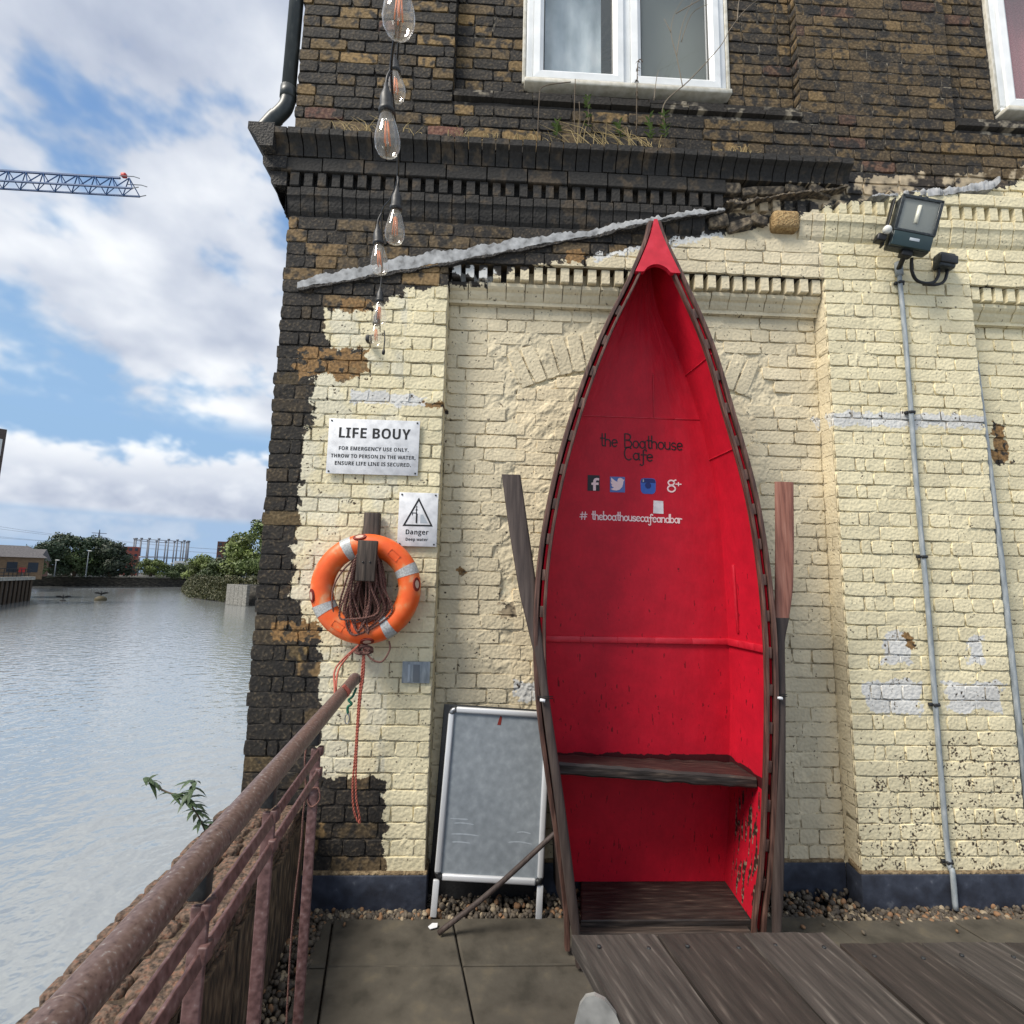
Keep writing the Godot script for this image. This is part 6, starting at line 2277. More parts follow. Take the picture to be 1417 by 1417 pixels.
func build_plants() -> void:
	rng.seed = 83
	var b := thing("buddleia_sprig", "leafy green sprig growing out of the river wall over the water", "plant", Vector3(-1.2, 0.5, 0.28))
	M.sprig_leaf = tmat(ramp_tex(111, 0.04, [[0.1, c8(40, 54, 36)], [0.5, c8(62, 80, 52)], [0.9, c8(104, 122, 88)]], 4), Vector3(14, 14, 14), 0.6)
	M.sprig_leaf.backlight_enabled = true
	M.sprig_leaf.backlight = Color(0.2, 0.25, 0.12)
	var main := curve([Vector3(-1.19, 0.5, 0.28), Vector3(-1.24, 0.585, 0.28), Vector3(-1.31, 0.655, 0.28), Vector3(-1.37, 0.672, 0.28), Vector3(-1.43, 0.70, 0.28), Vector3(-1.475, 0.735, 0.28)], 5)
	var st := S()
	tube(smooth(st), main, 0.0035, 6)
	part("stem", st, M.stem, b)
	var side := curve([Vector3(-1.29, 0.63, 0.28), Vector3(-1.275, 0.68, 0.28), Vector3(-1.262, 0.725, 0.285)], 4)
	st = S()
	tube(smooth(st), side, 0.0025, 5)
	part("stem", st, M.stem, b)
	for k in 58:
		var on: Array = main if k < 40 else side
		var i := rng.randi_range(3 if k < 40 else 1, on.size() - 1)
		if k < 40 and i > 14 and i < 21:
			continue
		var p: Vector3 = on[i]
		var an := rng.randf() * TAU
		var d := Vector3(cos(an), rng.randf_range(-0.2, 0.6), sin(an)).normalized()
		st = S()
		leaf_shape(smooth(st), p, d, Vector3.UP, rng.randf_range(0.05, 0.085), rng.randf_range(0.015, 0.024), rng.randf_range(0.3, 0.9))
		part("leaf", st, M.sprig_leaf, b)
	for k in 16:
		var an := rng.randf() * TAU
		st = S()
		leaf_shape(smooth(st), main[rng.randi_range(2, 9)], Vector3(cos(an), rng.randf_range(0.0, 0.5), sin(an)).normalized(), Vector3.UP, rng.randf_range(0.05, 0.08), rng.randf_range(0.014, 0.022), 0.6)
		part("leaf", st, M.sprig_leaf, b)
	# growth on the cornice ledge
	for g in [[-0.95, -0.42, 34, 0.11, "tuft of dry grass on the cornice near the corner"], [0.42, 0.92, 52, 0.15, "long dry grass lying on the cornice under the window"], [0.06, 0.3, 26, 0.07, "small dry moss and grass clump left of the window weeds"], [1.3, 1.46, 20, 0.07, "small dry tuft on the cornice right of the window"], [-0.35, 0.0, 26, 0.05, "thin dry grass on the cornice beside the string lights"]]:
		var s := S()
		smooth(s)
		for i in g[2]:
			var x := rng.randf_range(g[0], g[1])
			var z := rng.randf_range(0.03, 0.09)
			var l: float = g[3] * rng.randf_range(0.5, 1.2)
			var lean := rng.randf_range(-0.9, 0.9)
			if g[2] == 52:
				lean -= 0.7
			var p := Vector3(x, 4.1, z)
			tube(s, [p, p + Vector3(lean * l * 0.5, l * 0.5, rng.randf_range(-0.01, 0.03)), p + Vector3(lean * l * 1.1, l * 0.7, rng.randf_range(-0.01, 0.05))], [0.0028, 0.0021, 0.0008], 4, false)
		tag(part("dry_grass", s, M.straw), g[4], "grass", "dry growth on the cornice")
	var wl := [[0.5, 0.34, "tall leafy weed with green top on the cornice, under the left pane"], [0.32, 0.15, "short bushy weed on the cornice, left of the tall one"], [0.86, 0.22, "upright green weed on the cornice below the mullion"], [0.95, 0.25, "upright green weed at the right end of the dry grass"], [0.68, 0.16, "small green weed in the middle of the dry grass"]]
	for w in wl:
		var t := thing("weed", w[2], "weed", Vector3(w[0], 4.1, 0.06), "green weeds on the cornice")
		var p := Vector3(w[0], 4.1, 0.06)
		var stm := S()
		smooth(stm)
		tube(stm, [p, p + Vector3(0.004, w[1] * 0.5, 0.01), p + Vector3(-0.003, w[1], 0.015)], [0.003, 0.0025, 0.001], 5)
		part("stem", stm, M.stem, t)
		var lv := S()
		smooth(lv)
		for i in 26:
			var f := rng.randf_range(0.35, 1.0)
			var an := rng.randf() * TAU
			leaf_shape(lv, p + Vector3(0, w[1] * f, 0.012), Vector3(cos(an), 0.9, sin(an)).normalized(), Vector3.UP, rng.randf_range(0.032, 0.055), 0.012, 0.3)
		part("leaves", lv, M.weed, t)
	var m := thing("withered_stalk", "tall withered weed stalk with hooked top in front of the window", "weed", Vector3(0.79, 4.2, 0.06))
	var sp := S()
	smooth(sp)
	var path := curve([Vector3(0.79, 4.24, 0.05), Vector3(0.793, 4.5, 0.06), Vector3(0.80, 4.68, 0.06), Vector3(0.815, 4.71, 0.06), Vector3(0.83, 4.695, 0.06)])
	tube(sp, path, 0.003, 5)
	for i in 40:
		var p: Vector3 = path[rng.randi_range(0, 14)]
		var an := rng.randf() * TAU
		leaf_shape(sp, p, Vector3(cos(an), -0.4, sin(an)).normalized(), Vector3.UP, 0.02, 0.005, 0.5)
	part("stalk", sp, M.stem, m)
	var dead := thing("dead_weed", "dead brown weed stems left of the green weeds on the cornice", "weed", Vector3(0.3, 4.1, 0.06))
	sp = S()
	smooth(sp)
	for c in [[Vector3(0.21, 4.1, 0.06), Vector3(0.215, 4.4, 0.07), Vector3(0.24, 4.48, 0.07), Vector3(0.4, 4.53, 0.06)], [Vector3(0.43, 4.1, 0.06), Vector3(0.42, 4.3, 0.07), Vector3(0.425, 4.54, 0.07)], [Vector3(0.45, 4.12, 0.06), Vector3(0.455, 4.3, 0.06), Vector3(0.45, 4.4, 0.06)]]:
		tube(sp, curve(c, 4), 0.0028, 5)
	part("stem", sp, M.stem, dead)
	var tw := thing("bare_twig", "bare branching grey twig growing beside the white window", "twig", Vector3(0.95, 4.4, 0.05))
	sp = S()
	smooth(sp)
	for c in [[Vector3(0.95, 4.35, 0.03), Vector3(0.965, 4.44, 0.06), Vector3(1.1, 4.56, 0.09), Vector3(1.28, 4.78, 0.1), Vector3(1.36, 4.93, 0.09), Vector3(1.48, 5.1, 0.08), Vector3(1.7, 5.3, 0.06)], [Vector3(1.06, 4.52, 0.08), Vector3(1.02, 4.7, 0.1), Vector3(0.99, 4.86, 0.1), Vector3(1.02, 5.0, 0.11), Vector3(1.14, 5.2, 0.11)], [Vector3(1.02, 4.7, 0.1), Vector3(1.06, 4.92, 0.11), Vector3(1.16, 5.16, 0.12)], [Vector3(1.02, 4.98, 0.11), Vector3(1.2, 5.1, 0.12), Vector3(1.34, 5.2, 0.12)], [Vector3(0.99, 4.86, 0.1), Vector3(0.95, 4.95, 0.1)], [Vector3(1.4, 4.98, 0.09), Vector3(1.42, 5.14, 0.09), Vector3(1.47, 5.22, 0.1)], [Vector3(0.9, 4.46, 0.04), Vector3(0.915, 4.6, 0.05), Vector3(0.93, 4.66, 0.05)], [Vector3(1.05, 4.8, 0.1), Vector3(1.12, 5.0, 0.1), Vector3(1.24, 5.08, 0.1)]]:
		var cv := curve(c, 5)
		var rad := []
		for i in cv.size():
			rad.append(lerpf(0.0042 if c.size() > 5 else 0.003, 0.001, float(i) / cv.size()))
		tube(sp, cv, rad, 5)
	part("stem", sp, M.twig, tw)

# ------------------------------------------------------------------ across the river
func tree(called: String, label: String, at: Vector3, h: float, r: float, c: Color, seed_: int, squat := 0.8) -> void:
	var t := thing(called, label, "tree", at, "trees along the river")
	rng.seed = seed_
	var st := S()
	smooth(st)
	tube(st, [at, at + Vector3(0.1, h * 0.35, 0), at + Vector3(0.0, h * 0.7, 0.1)], [r * 0.09, r * 0.06, r * 0.03], 7)
	var blobs := []
	for i in 26:
		var an := rng.randf() * TAU
		var rr := r * sqrt(rng.randf()) * 0.85
		var yy := h * rng.randf_range(0.12, 0.9)
		var lim := 1.0 - pow(absf(yy / h - 0.4) * 1.6, 2.4)
		var p := at + Vector3(cos(an) * rr * maxf(lim, 0.25), yy, sin(an) * rr * maxf(lim, 0.25))
		blobs.append([p, r * rng.randf_range(0.24, 0.42)])
		tube(st, [at + Vector3(0, h * 0.3, 0), p], [r * 0.03, r * 0.01], 5, false)
	part("trunk", st, M.bark, t)
	var lf := S()
	for b in blobs:
		var tone := rng.randf_range(0.7, 1.3)
		for i in 190:
			var d := Vector3(rng.randfn(), rng.randfn(), rng.randfn()).normalized()
			var p: Vector3 = b[0] + d * b[1] * pow(rng.randf(), 0.4) * Vector3(1.15, squat, 1.15)
			var s := r * rng.randf_range(0.03, 0.065)
			var u := Vector3(rng.randfn(), rng.randfn(), rng.randfn()).normalized()
			var v := u.cross(d).normalized()
			var k := tone * rng.randf_range(0.75, 1.25)
			lf.set_color(Color(c.r * k, c.g * k, c.b * k))
			flat(lf)
			q(lf, p - u * s - v * s * 0.6, p + u * s * 0.3 - v * s * 0.6, p + u * s + v * s * 0.6, p - u * s * 0.3 + v * s * 0.6)
	part("crown", lf, M.leaf_tint, t)

func house(called: String, label: String, at: Vector3, w: float, d: float, h: float, rh: float, turn: float, wm: Material, rm: Material, floors: int, bays: int, cat := "house", hip := 0.0) -> void:
	var t := thing(called, label, cat, at, "buildings across the river")
	var bs := Basis(Vector3.UP, turn)
	var st := S()
	box(flat(st), at + Vector3(0, h / 2, 0), Vector3(w, h, d), 0.02, bs)
	part("wall", st, wm, t)
	if rh > 0.0:
		st = S()
		flat(st)
		var e := 0.4
		var A := func(x, y, z): return at + bs * Vector3(x, y, z)
		var x := w / 2 + e
		var z := d / 2 + e
		var rx := x - hip
		q(st, A.call(-x, h, z), A.call(x, h, z), A.call(rx, h + rh, 0), A.call(-rx, h + rh, 0))
		q(st, A.call(x, h, -z), A.call(-x, h, -z), A.call(-rx, h + rh, 0), A.call(rx, h + rh, 0))
		tri(st, A.call(x, h, z), A.call(x, h, -z), A.call(rx, h + rh, 0))
		tri(st, A.call(-x, h, -z), A.call(-x, h, z), A.call(-rx, h + rh, 0))
		q(st, A.call(-x, h, -z), A.call(x, h, -z), A.call(x, h, z), A.call(-x, h, z))
		part("roof", st, rm, t)
	for f in floors:
		for i in bays:
			var fh := h / floors
			var cw := w / bays
			var c := at + bs * Vector3(-w / 2 + cw * (i + 0.5), fh * (f + 0.55), d / 2 + 0.02)
			st = S()
			box(flat(st), c, Vector3(cw * 0.5, fh * 0.45, 0.08), 0.01, bs)
			part("window", st, M.far_glass, t)

func lamp_post(at: Vector3, h: float, label: String) -> void:
	var t := thing("lamp_post", label, "lamp post", at, "lamp posts on the far quay")
	var st := S()
	tube(smooth(st), [at, at + Vector3(0, h, 0)], [0.16, 0.09], 8)
	part("pole", st, M.far_grey, t)
	st = S()
	box(smooth(st), at + Vector3(0.3, h, 0), Vector3(0.9, 0.22, 0.4), 0.06)
	part("lantern", st, M.far_white, t)

func build_far() -> void:
	# land
	var st := S()
	var shore := pv([-30, 30, -50, -41, -73, -83.5, -86, -88, -138, -156.5, -124.5, -172.5, -105, -185, -83.5, -146, -71.5, -125.8, -56.1, -101.2, -50.2, -95.2, -43.1, -87.9, -35.5, -78.9, -18, -44, -2.0, -9.5, 8, -9.2, 400, -9, 400, -1800, -1500, -1800, -1500, 30])
	var flip := PackedVector2Array()
	for p in shore:
		flip.append(Vector2(p.x, -p.y))
	prism(flat(st), flip, RIVER - 1.5, -0.15, Transform3D(Basis(Vector3.RIGHT, -PI / 2), Vector3.ZERO))
	struct("far_bank", st, M.quay)
	# coping of the far quay
	var cp := S()
	flat(cp)
	for s in [[Vector3(-138, -0.05, -156.4), Vector3(-124.5, -0.05, -172.4)], [Vector3(-124.5, -0.05, -172.4), Vector3(-105, -0.05, -184.9)], [Vector3(-50, 0.3, -41), Vector3(-73, 0.3, -83.4)]]:
		bar(cp, s[0], s[1], 0.5, 0.9, Vector3.UP, 0.05)
	struct("quay_coping", cp, M.quay_top)
	# timber fendered quay at the left
	var jt := thing("timber_quay", "quay at the left river bank with timber fender posts and railing", "quay", Vector3(-70, 0, -78))
	for i in 24:
		var p := Vector3(-50, 0, -41).lerp(Vector3(-73, 0, -83.4), (i + 0.5) / 24.0)
		var f := S()
		box(flat(f), p + Vector3(0.25, -1.6, 0.1), Vector3(0.35, 3.4, 0.35), 0.03)
		part("fender_post", f, M.bark, jt)
		f = S()
		box(flat(f), p + Vector3(-0.3, 1.1, 0), Vector3(0.08, 1.3, 0.08), 0.01)
		part("rail_post", f, M.bird, jt)
	for y in [0.75, 1.2, 1.7]:
		var f := S()
		bar(flat(f), Vector3(-50.3, y, -41), Vector3(-73.3, y, -83.4), 0.09, 0.07)
		part("rail", f, M.bird, jt)
	# planting on the right bank
	rng.seed = 91
	var bush := S()
	var lump := fn(92, 0.16, 3)
	for i in 24000:
		var k := rng.randf() * 7.0
		var seg := int(k)
		var pa := shore[6 + mini(seg, 6)]
		var pb := shore[7 + mini(seg, 6)]
		var f := k - seg
		var e := pa.lerp(pb, f)
		var off := rng.randf() * 6.5
		var hgt := lerpf(-3.1, 0.1, minf(off / 3.0, 1.0)) + rng.randf() * maxf(0.15, (0.55 if off < 3.0 else 0.8) + 1.1 * lump.get_noise_2d(e.x, off * 0.7))
		var p := Vector3(e.x + (off - 3.0) * 0.9, hgt, e.y + (off - 3.0) * 0.35)
		if e.x > -42.5 and off < 3.8:
			continue
		var u := Vector3(rng.randfn(), rng.randfn(), rng.randfn()).normalized() * 0.22
		var v := Vector3(rng.randfn(), rng.randfn(), rng.randfn()).normalized() * 0.22
		var t := lin(58, 66, 40).lerp(lin(96, 92, 62), rng.randf()) * rng.randf_range(0.6, 1.2)
		bush.set_color(t)
		flat(bush)
		q(bush, p - u, p + v, p + u, p - v)
	var bo := part("bank_scrub", bush, M.leaf_tint)
	tag(bo, "rough scrub and bushes covering the right river bank", "scrub")
	bo.set_meta("kind", "stuff")
	var cw := thing("concrete_wall", "pale concrete river wall at the foot of the right bank", "wall", Vector3(-42, -3, -84))
	for k in 5:
		var a := Vector3(-42.0, -1.6, -83.0).lerp(Vector3(-36.6, -1.6, -78.2), k / 5.0)
		var b := Vector3(-42.0, -1.6, -83.0).lerp(Vector3(-36.6, -1.6, -78.2), (k + 1) / 5.0 - 0.008)
		var f := S()
		bar(flat(f), a, b, 3.2, 0.5, Vector3.UP, 0.05)
		part("panel", f, M.pale_wall, cw)
	var dk := lin(46, 62, 38)
	var md := lin(68, 82, 46)
	var lt := lin(98, 110, 56)
	tree("broad_tree", "dark green tree at the left end of the far clump", Vector3(-126, 0, -150), 10.0, 6.0, dk, 201)
	tree("broad_tree", "tall dark tree left of the pylon in the far clump", Vector3(-127, 0, -158), 12.6, 7.4, dk, 202)
	tree("broad_tree", "round dark green tree right in front of the pylon", Vector3(-122.5, 0, -163), 12.2, 7.0, dk, 203)
	tree("broad_tree", "wide dark tree at the right end of the far clump", Vector3(-117.5, 0, -163), 10.2, 7.4, lin(40, 52, 34), 204)
	tree("broad_tree", "lower mid green tree in front of the far clump", Vector3(-123.5, 0, -157), 7.8, 5.8, md, 205)
	tree("broad_tree", "small olive tree between the houses and the far clump", Vector3(-113, 0, -128), 4.6, 5.4, md, 206)
	tree("broad_tree", "pale yellow green tree in front of the gasholder", Vector3(-115, 0, -178.5), 6.0, 4.6, lt, 207)
	tree("broad_tree", "low olive tree right of the gasholder", Vector3(-109.5, 0, -184), 4.6, 5.2, md, 208)
	tree("broad_tree", "dark low tree beside the grey shed", Vector3(-103, 0, -190), 5.0, 5.2, dk, 209)
	tree("broad_tree", "yellow green tree in front of the brick block", Vector3(-86, 0, -158), 6.8, 6.0, lt, 210)
	tree("broad_tree", "large light green tree on the right bank beside our building", Vector3(-54.0, 0, -116), 11.8, 6.6, lt, 211)
	tree("broad_tree", "tall green tree at the wall edge on the right bank", Vector3(-45.0, 0, -104), 13.6, 5.6, lin(84, 98, 50), 212)
	tree("broad_tree", "darker mid green tree in the middle of the right bank", Vector3(-65, 0, -133), 8.2, 6.0, lin(70, 82, 46), 213)
	tree("broad_tree", "dark bushy tree low on the right bank", Vector3(-60, 0, -117), 4.6, 4.6, md, 214)
	house("terraced_house", "tan brick house with grey roof at the left edge of view", Vector3(-84.5, 0, -90.5), 10.5, 8, 3.7, 2.1, 0.75, M.far_tan, M.far_roof, 1, 4, "house", 2.5)
	house("terraced_house", "far grey roofed house behind the tan brick one", Vector3(-112, 0, -116), 14, 8, 3.8, 3.0, 0.7, M.far_brick, M.far_roof, 1, 5)
	house("terraced_house", "farthest grey roofed house half hidden by the tree clump", Vector3(-122, 0, -135), 12, 8, 4.0, 3.0, 0.4, M.far_brick, M.far_roof, 1, 4)
	house("brick_block", "brown brick apartment block with small gable across the river", Vector3(-107.5, 0, -216), 10, 8, 14.6, 0.0, 0.46, M.far_brick, M.far_roof, 6, 5, "building")
	var gb := S()
	var gbs := Transform3D(Basis(Vector3.UP, 0.46), Vector3(-107.5, 14.6, -216))
	prism(flat(gb), pv([-1.9, 0, 1.9, 0, 0, 2.3]), -4.0, 4.05, gbs)
	part("gable", gb, M.far_brick, get_node("brick_block"))
	for y in [3.0, 8.0, 12.2]:
		gb = S()
		box(flat(gb), gbs * Vector3(0, y - 14.6, 4.03), Vector3(10.05, 0.35, 0.12), 0.01, gbs.basis)
		part("band_course", gb, M.pale_wall, get_node("brick_block"))
	house("red_block", "red brick block between tree clump and gasholder", Vector3(-168.5, 0, -247), 6.5, 6, 13.2, 0.0, 0.5, M.far_red, M.far_roof, 5, 3, "building")
	house("grey_shed", "low grey shed with pale roof right of the gasholder", Vector3(-127.5, 0, -226), 13.5, 10, 5.0, 1.7, 0.5, M.pale_wall, M.far_grey, 1, 3, "shed")
	house("grey_tower", "grey tower block top seen behind the right bank trees", Vector3(-86.5, 0, -202), 6, 6, 24.5, 0.0, 0.4, M.far_grey, M.far_roof, 9, 3, "building")
	house("white_roofed_shed", "low shed with a long white roof on the right bank", Vector3(-73.6, -0.2, -144.8), 9.5, 4, 1.45, 0.0, 0.6, M.far_grey, M.far_white, 1, 1, "shed")
	var wr := S()
	box(flat(wr), Vector3(-73.6, 1.45, -144.8), Vector3(10, 0.5, 4.6), 0.1, Basis(Vector3.UP, 0.6))
	part("roof", wr, M.far_white, get_node("white_roofed_shed"))
	# white hoarding on the far quay
	var ho := thing("white_hoarding", "low white hoarding panels standing on the far quay", "hoarding", Vector3(-122, 0, -162))
	for k in 7:
		var a := Vector3(-125.1, 0.45, -159.6).lerp(Vector3(-118.9, 0.45, -164.4), k / 7.0)
		var b := Vector3(-125.1, 0.45, -159.6).lerp(Vector3(-118.9, 0.45, -164.4), (k + 0.93) / 7.0)
		var f := S()
		bar(flat(f), a, b, 1.15, 0.1, Vector3.UP, 0.02)
		part("panel", f, M.far_white, ho)
	lamp_post(Vector3(-119.4, -0.1, -145), 4.5, "short lamp post in front of the dark tree clump")
	lamp_post(Vector3(-114.2, -0.1, -149.2), 7.4, "taller lamp post by the white hoarding")
	lamp_post(Vector3(-118.2, -0.1, -176.8), 6.8, "lamp post standing left of the gasholder's trees")
	lamp_post(Vector3(-115.6, -0.1, -178.8), 5.0, "lamp post in front of the pale yellow green tree")
	lamp_post(Vector3(-110.2, -0.1, -181.2), 5.0, "lamp post near the grey shed on the far quay")
	var rs := thing("red_board", "small red board on a post beside the left quay", "sign", Vector3(-79.5, 0, -89))
	var f2 := S()
	box(flat(f2), Vector3(-79.5, 1.5, -89), Vector3(0.9, 0.9, 0.06), 0.01, Basis(Vector3.UP, 0.7))
	part("board", f2, M.red_sign, rs)
	f2 = S()
	tube(smooth(f2), [Vector3(-79.5, -0.1, -89.1), Vector3(-79.5, 1.5, -89.1)], 0.05, 6)
	part("post", f2, M.far_grey, rs)
	# gasholder frame
	var gas := thing("gasholder", "skeletal round gasholder frame of steel columns on the skyline", "gasholder", Vector3(-221, 0, -354))
	var gc := Vector3(-221, 0, -354)
	for k in 18:
		var an := TAU * k / 18 + 0.1
		var p := gc + Vector3(cos(an), 0, sin(an)) * 15.3
		var f := S()
		tube(smooth(f), [p, p + Vector3(0, 23, 0)], [0.5, 0.36], 6)
		box(f, p + Vector3(0, 23.2, 0), Vector3(1.2, 0.8, 1.2), 0.1)
		part("column", f, M.gas_steel, gas)
	for y in [11.6, 22.4]:
		var f := S()
		var pts := []
		for k in 37:
			var an := TAU * k / 36 + 0.1
			pts.append(gc + Vector3(cos(an) * 15.3, y, sin(an) * 15.3))
		tube(smooth(f), pts, 0.22, 5, false)
		part("ring_girder", f, M.gas_steel, gas)
	# pylon with its wires
	var py := thing("pylon", "distant lattice electricity pylon with sagging wires above the trees", "pylon", Vector3(-534, 0, -722))
	var pb := Vector3(-534, 0, -722)
	var lat := S()
	flat(lat)
	for sx in [-1.0, 1.0]:
		for sz in [-1.0, 1.0]:
			bar(lat, pb + Vector3(sx * 4.5, 0, sz * 4.5), pb + Vector3(sx * 1.0, 40, sz * 1.0), 0.9, 0.9)
			bar(lat, pb + Vector3(sx * 1.0, 40, sz * 1.0), pb + Vector3(0, 58, 0), 0.8, 0.8)
	for k in 7:
		var y := 6.0 * k
		var r0 := lerpf(4.5, 1.0, y / 40.0)
		var r1 := lerpf(4.5, 1.0, minf(1.0, (y + 6.0) / 40.0))
		for sz in [-1.0, 1.0]:
			bar(lat, pb + Vector3(-r0, y, sz * r0), pb + Vector3(r1, y + 6, sz * r1), 0.4, 0.4)
			bar(lat, pb + Vector3(r0, y, sz * r0), pb + Vector3(-r1, y + 6, sz * r1), 0.4, 0.4)
	part("tower", lat, M.gas_steel, py)
	for y in [41.0, 47.0, 53.0]:
		var f := S()
		var ax := Vector3(0.8, 0, -0.6)
		var w := 11.0 if y == 47.0 else 8.0
		bar(flat(f), pb - ax * w + Vector3(0, y, 0), pb + ax * w + Vector3(0, y, 0), 0.8, 0.6)
		part("cross_arm", f, M.gas_steel, py)
	for k in 4:
		var f := S()
		var off := Vector3(0.8, 0, -0.6) * (10.0 if k % 2 else -10.0)
		var a := pb + off + Vector3(0, 45.0 - 6.0 * (k / 2), 0)
		var b := Vector3(-560, 62.0 - 16 * (k / 2), -430) + off
		var pts := []
		for i in 13:
			var t := i / 12.0
			pts.append(a.lerp(b, t) - Vector3(0, 22.0 * t * (1.0 - t), 0))
		tube(smooth(f), pts, 0.12, 4, false)
		part("wire", f, M.gas_steel, py)
		f = S()
		pts = []
		for i in 13:
			var t := i / 12.0
			pts.append(a.lerp(Vector3(-250, 44.0 - 6 * (k / 2), -900) + off, t) - Vector3(0, 26.0 * t * (1.0 - t), 0))
		tube(smooth(f), pts, 0.12, 4, false)
		part("wire", f, M.gas_steel, py)
	# crane jib over the river
	var cr := thing("tower_crane", "blue lattice tower crane jib reaching in over the river", "crane", Vector3(-100, 0, -52))
	var ja := Vector3(-42.3, 45.4, -53.1)
	var jb := Vector3(-100, 45.4, -52.4)
	var ch := S()
	flat(ch)
	bar(ch, ja, jb, 0.16, 0.16)
	bar(ch, ja + Vector3(0, 0, -1.3), jb + Vector3(0, 0, -1.3), 0.16, 0.16)
	bar(ch, ja + Vector3(-2.0, 1.75, -0.65), jb + Vector3(0, 1.95, -0.65), 0.2, 0.2)
	part("chord", ch, M.crane, cr)
	for k in 30:
		var f := S()
		flat(f)
		var x0 := ja.lerp(jb, k / 30.0)
		var x1 := ja.lerp(jb, (k + 0.5) / 30.0)
		var x2 := ja.lerp(jb, (k + 1) / 30.0)
		for z in [0.0, -1.3]:
			bar(f, x0 + Vector3(0, 0, z), x1 + Vector3(0, 1.8, -0.65), 0.09, 0.09)
			bar(f, x1 + Vector3(0, 1.8, -0.65), x2 + Vector3(0, 0, z), 0.09, 0.09)
		bar(f, x0, x2 + Vector3(0, 0, -1.3), 0.07, 0.07)
		part("lattice", f, M.crane, cr)
	var tip := S()
	flat(tip)
	for z in [0.0, -1.3]:
		bar(tip, ja + Vector3(0, 0, z), ja + Vector3(0, 1.5, z), 0.09, 0.09)
		bar(tip, ja + Vector3(0, 1.5, z), ja + Vector3(-1.6, 1.5, z), 0.07, 0.07)
		bar(tip, ja + Vector3(0.7, 0.2, z), ja + Vector3(0.7, 1.3, z), 0.07, 0.07)
		bar(tip, ja + Vector3(0, 0, z), ja + Vector3(0.7, 0.2, z), 0.07, 0.07)
		bar(tip, ja + Vector3(0, 1.5, z), ja + Vector3(0.7, 1.3, z), 0.07, 0.07)
	part("tip_cage", tip, M.far_grey, cr)
	tip = S()
	box(smooth(tip), ja + Vector3(-1.6, 2.1, -0.65), Vector3(0.55, 0.5, 0.5), 0.12)
	part("warning_lamp", tip, M.crane_red, cr)
	var ms := S()
	flat(ms)
	for c in [Vector3(-0.9, 0, 0.2), Vector3(0.9, 0, 0.2), Vector3(-0.9, 0, -1.6), Vector3(0.9, 0, -1.6)]:
		bar(ms, Vector3(-100, -0.2, -52) + c, Vector3(-100, 52, -52) + c, 0.25, 0.25, Vector3.RIGHT)
	for k in 26:
		for z in [0.2, -1.6]:
			bar(ms, Vector3(-100.9, 2.0 * k, -52 + z), Vector3(-99.1, 2.0 * k + 2, -52 + z), 0.12, 0.12)
	part("mast", ms, M.crane, cr)
	# brown clad tower with a sign at the very edge
	var bt := thing("clad_tower", "brown clad tower with white lettering at the left edge of view", "building", Vector3(-72, 0, -74))
	var f3 := S()
	var tb := Basis(Vector3.UP, 0.75)
	box(flat(f3), Vector3(-74.0, 10.7, -71.55), Vector3(7.0, 21.6, 5.0), 0.05, tb)
	part("wall", f3, M.brown_clad, bt)
	var face := Transform3D(tb, Vector3(-74.0, 0, -71.55))
	f3 = S()
	prism(flat(f3), pv([2.5, 17.5, 3.0, 17.1, 3.2, 17.6, 3.2, 20.0, 2.85, 20.0, 2.85, 17.8, 2.7, 17.7]), 2.5, 2.58, face)
	part("lettering", f3, M.far_white, bt)
	f3 = S()
	prism(flat(f3), pv([2.2, 12.6, 3.1, 12.2, 3.1, 12.6, 2.7, 13.0, 3.1, 14.4, 3.1, 14.9, 2.2, 14.2]), 2.5, 2.58, face)
	part("lettering", f3, M.far_white, bt)
	# cormorants on mooring buoys
	for b in [[Vector3(-68, RIVER, -83.7), "dark waterbird with spread wings on the left mooring float"], [Vector3(-64.2, RIVER, -86.5), "dark waterbird with spread wings on the round olive buoy"]]:
		var bp: Vector3 = b[0]
		var big: bool = bp.x > -66
		var bd := thing("waterbird", b[1], "bird", bp + Vector3(0, 0.75 if big else 0.2, 0), "birds out on the river")
		var y0 := 0.75 if big else 0.2
		bird(bd, bp + Vector3(0, y0, 0))
		var bu := thing("mooring_buoy", "round olive mooring buoy under the right bird" if big else "small dark float under the left bird", "buoy", bp, "buoys out on the river")
		f3 = S()
		var rr := 0.85 if big else 0.4
		tube(smooth(f3), [bp + Vector3(0, -0.3, 0), bp + Vector3(0, 0.0, 0), bp + Vector3(0, y0 * 0.6, 0), bp + Vector3(0, y0, 0)], [rr * 0.7, rr, rr * 0.95, rr * 0.4], 14)
		part("float", f3, M.buoy if big else M.bird, bu)

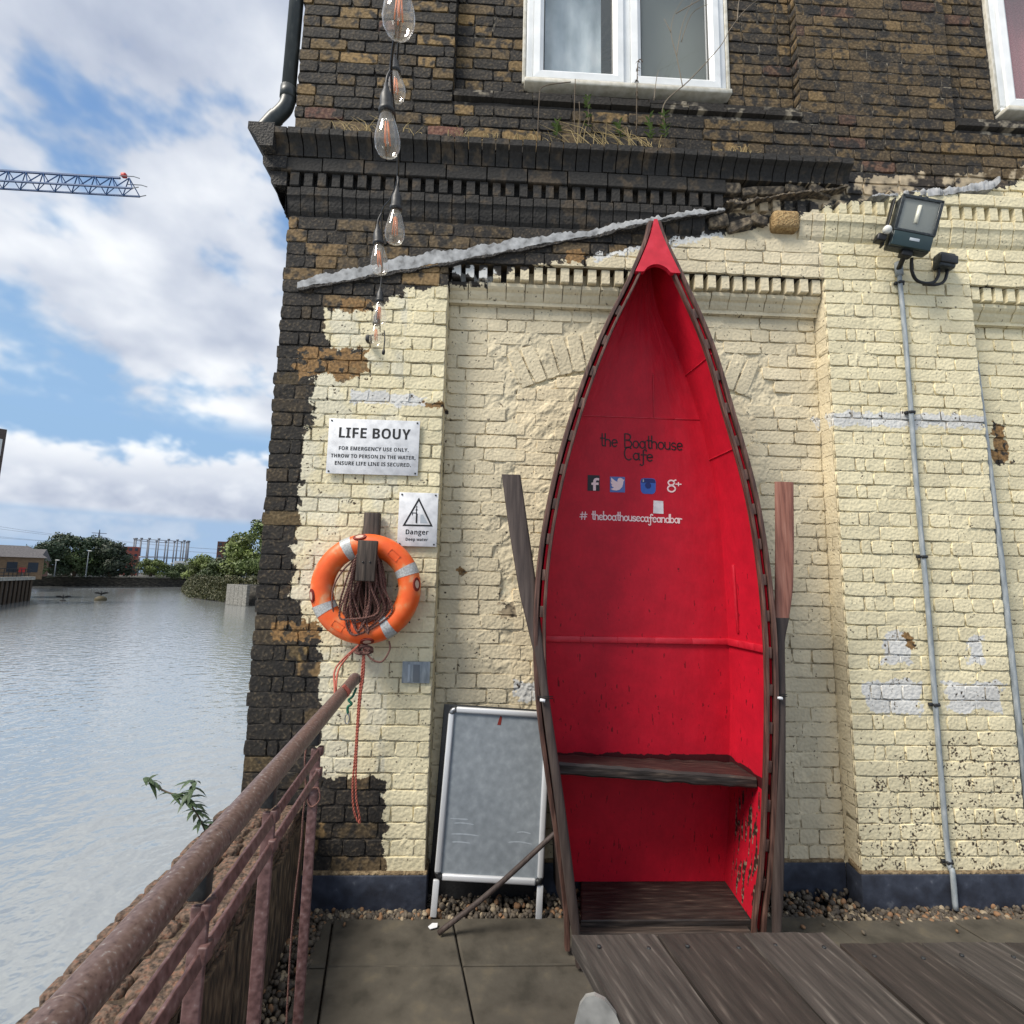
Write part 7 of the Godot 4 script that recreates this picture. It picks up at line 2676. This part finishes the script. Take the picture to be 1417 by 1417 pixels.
func bird(t: Node3D, p: Vector3) -> void:
	# one continuous body with neck, head, beak and tail; wings held open to dry
	var st := S()
	var turn := Basis(Vector3.UP, 0.5)
	var path := [Vector3(0, 0.12, -0.34), Vector3(0, 0.16, -0.22), Vector3(0, 0.28, -0.06), Vector3(0, 0.42, 0.06), Vector3(0, 0.56, 0.1), Vector3(0, 0.68, 0.1), Vector3(0, 0.76, 0.13), Vector3(0, 0.79, 0.2), Vector3(0, 0.775, 0.27), Vector3(0, 0.76, 0.34)]
	var w := []
	for v in path:
		w.append(p + turn * v)
	tube(smooth(st), w, [0.02, 0.06, 0.13, 0.14, 0.09, 0.055, 0.05, 0.055, 0.022, 0.006], 10)
	part("body", st, M.bird, t)
	for s in [-1.0, 1.0]:
		st = S()
		flat(st)
		var a := [Vector3(0.1 * s, 0.5, 0.06), Vector3(0.45 * s, 0.66, 0.02), Vector3(0.95 * s, 0.6, -0.06), Vector3(0.85 * s, 0.42, -0.08), Vector3(0.5 * s, 0.36, -0.06), Vector3(0.14 * s, 0.26, 0.0)]
		for i in [1, 2, 3, 4]:
			if i + 1 < a.size():
				for dz in [0.012, -0.012]:
					tri(st, p + turn * (a[0] + Vector3(0, 0, dz)), p + turn * (a[i] + Vector3(0, 0, dz)), p + turn * (a[i + 1] + Vector3(0, 0, dz)))
		part("wing", st, M.bird, t)
	for s in [-0.05, 0.05]:
		st = S()
		tube(smooth(st), [p + turn * Vector3(s, 0.2, 0.02), p + turn * Vector3(s, 0.0, 0.03)], 0.018, 6)
		part("leg", st, M.bird, t)

# ------------------------------------------------------------------ the scene
func _ready() -> void:
	var cam := Camera3D.new()
	cam.name = "camera"
	add_child(cam)
	cam.fov = 89.64
	cam.near = 0.05
	cam.far = 6000.0
	var pitch := deg_to_rad(7.5)
	var yaw := deg_to_rad(2.3)
	var roll := deg_to_rad(1.2)
	cam.transform = Transform3D(Basis(Vector3.UP, -yaw) * Basis(Vector3.RIGHT, pitch) * Basis(Vector3.BACK, roll), Vector3(0, 1.62, 2.72))
	cam.current = true
	var env := Environment.new()
	var sky := Sky.new()
	var pan := PanoramaSkyMaterial.new()
	pan.panorama = make_sky()
	sky.sky_material = pan
	env.background_mode = Environment.BG_SKY
	env.sky = sky
	env.background_energy_multiplier = 1.0
	env.ambient_light_source = Environment.AMBIENT_SOURCE_SKY
	env.tonemap_mode = Environment.TONE_MAPPER_LINEAR
	env.tonemap_exposure = 1.14
	env.sdfgi_enabled = true
	env.ssao_enabled = true
	env.ssil_enabled = true
	var we := WorldEnvironment.new()
	we.name = "world_environment"
	we.environment = env
	add_child(we)
	var sun := DirectionalLight3D.new()
	sun.name = "sun"
	add_child(sun)
	sun.light_color = Color(1.0, 0.97, 0.92)
	sun.light_energy = 1.25
	sun.light_angular_distance = 20.0
	sun.shadow_enabled = true
	sun.look_at_from_position(Vector3(-6.0, 8.5, 4.0), Vector3.ZERO)

	make_materials()
	M.side_brick = tmat(ramp_tex(120, 0.04, [[0.1, c8(34, 31, 28)], [0.55, c8(58, 50, 42)], [0.9, c8(104, 82, 56)]], 5), Vector3(3, 3, 3), 0.92, grey_tex(121, 0.08), 0.4)
	M.soot_stone = tmat(ramp_tex(122, 0.04, [[0.1, c8(30, 29, 29)], [0.6, c8(46, 43, 41)], [0.95, c8(92, 84, 72)]], 5), Vector3(4, 4, 4), 0.8, grey_tex(123, 0.06), 0.5)
	M.broken = tmat(ramp_tex(126, 0.03, [[0.1, c8(50, 46, 42)], [0.45, c8(82, 74, 64)], [0.65, c8(112, 100, 84)], [0.9, c8(140, 127, 106)]], 4, 512), Vector3(1.6, 1.6, 1.6), 0.95, grey_tex(127, 0.06, 5), 0.5)
	M.ochre_stone = tmat(ramp_tex(124, 0.04, [[0.1, c8(132, 106, 70)], [0.5, c8(160, 132, 90)], [0.9, c8(184, 158, 114)]], 5), Vector3(4, 4, 4), 0.9, grey_tex(125, 0.06), 0.6)
	build_ground()
	build_wall()
	window(0.14, 1.39, 4.62, 5.86, 0)
	window(3.155, 4.4, 4.62, 5.86, 1)
	build_base()
	build_far()
	build_railing()
	build_boat()
	build_oars()
	build_board()
	build_tables()
	build_signs()
	build_ring()
	build_string()
	build_lamp()
	build_plants()
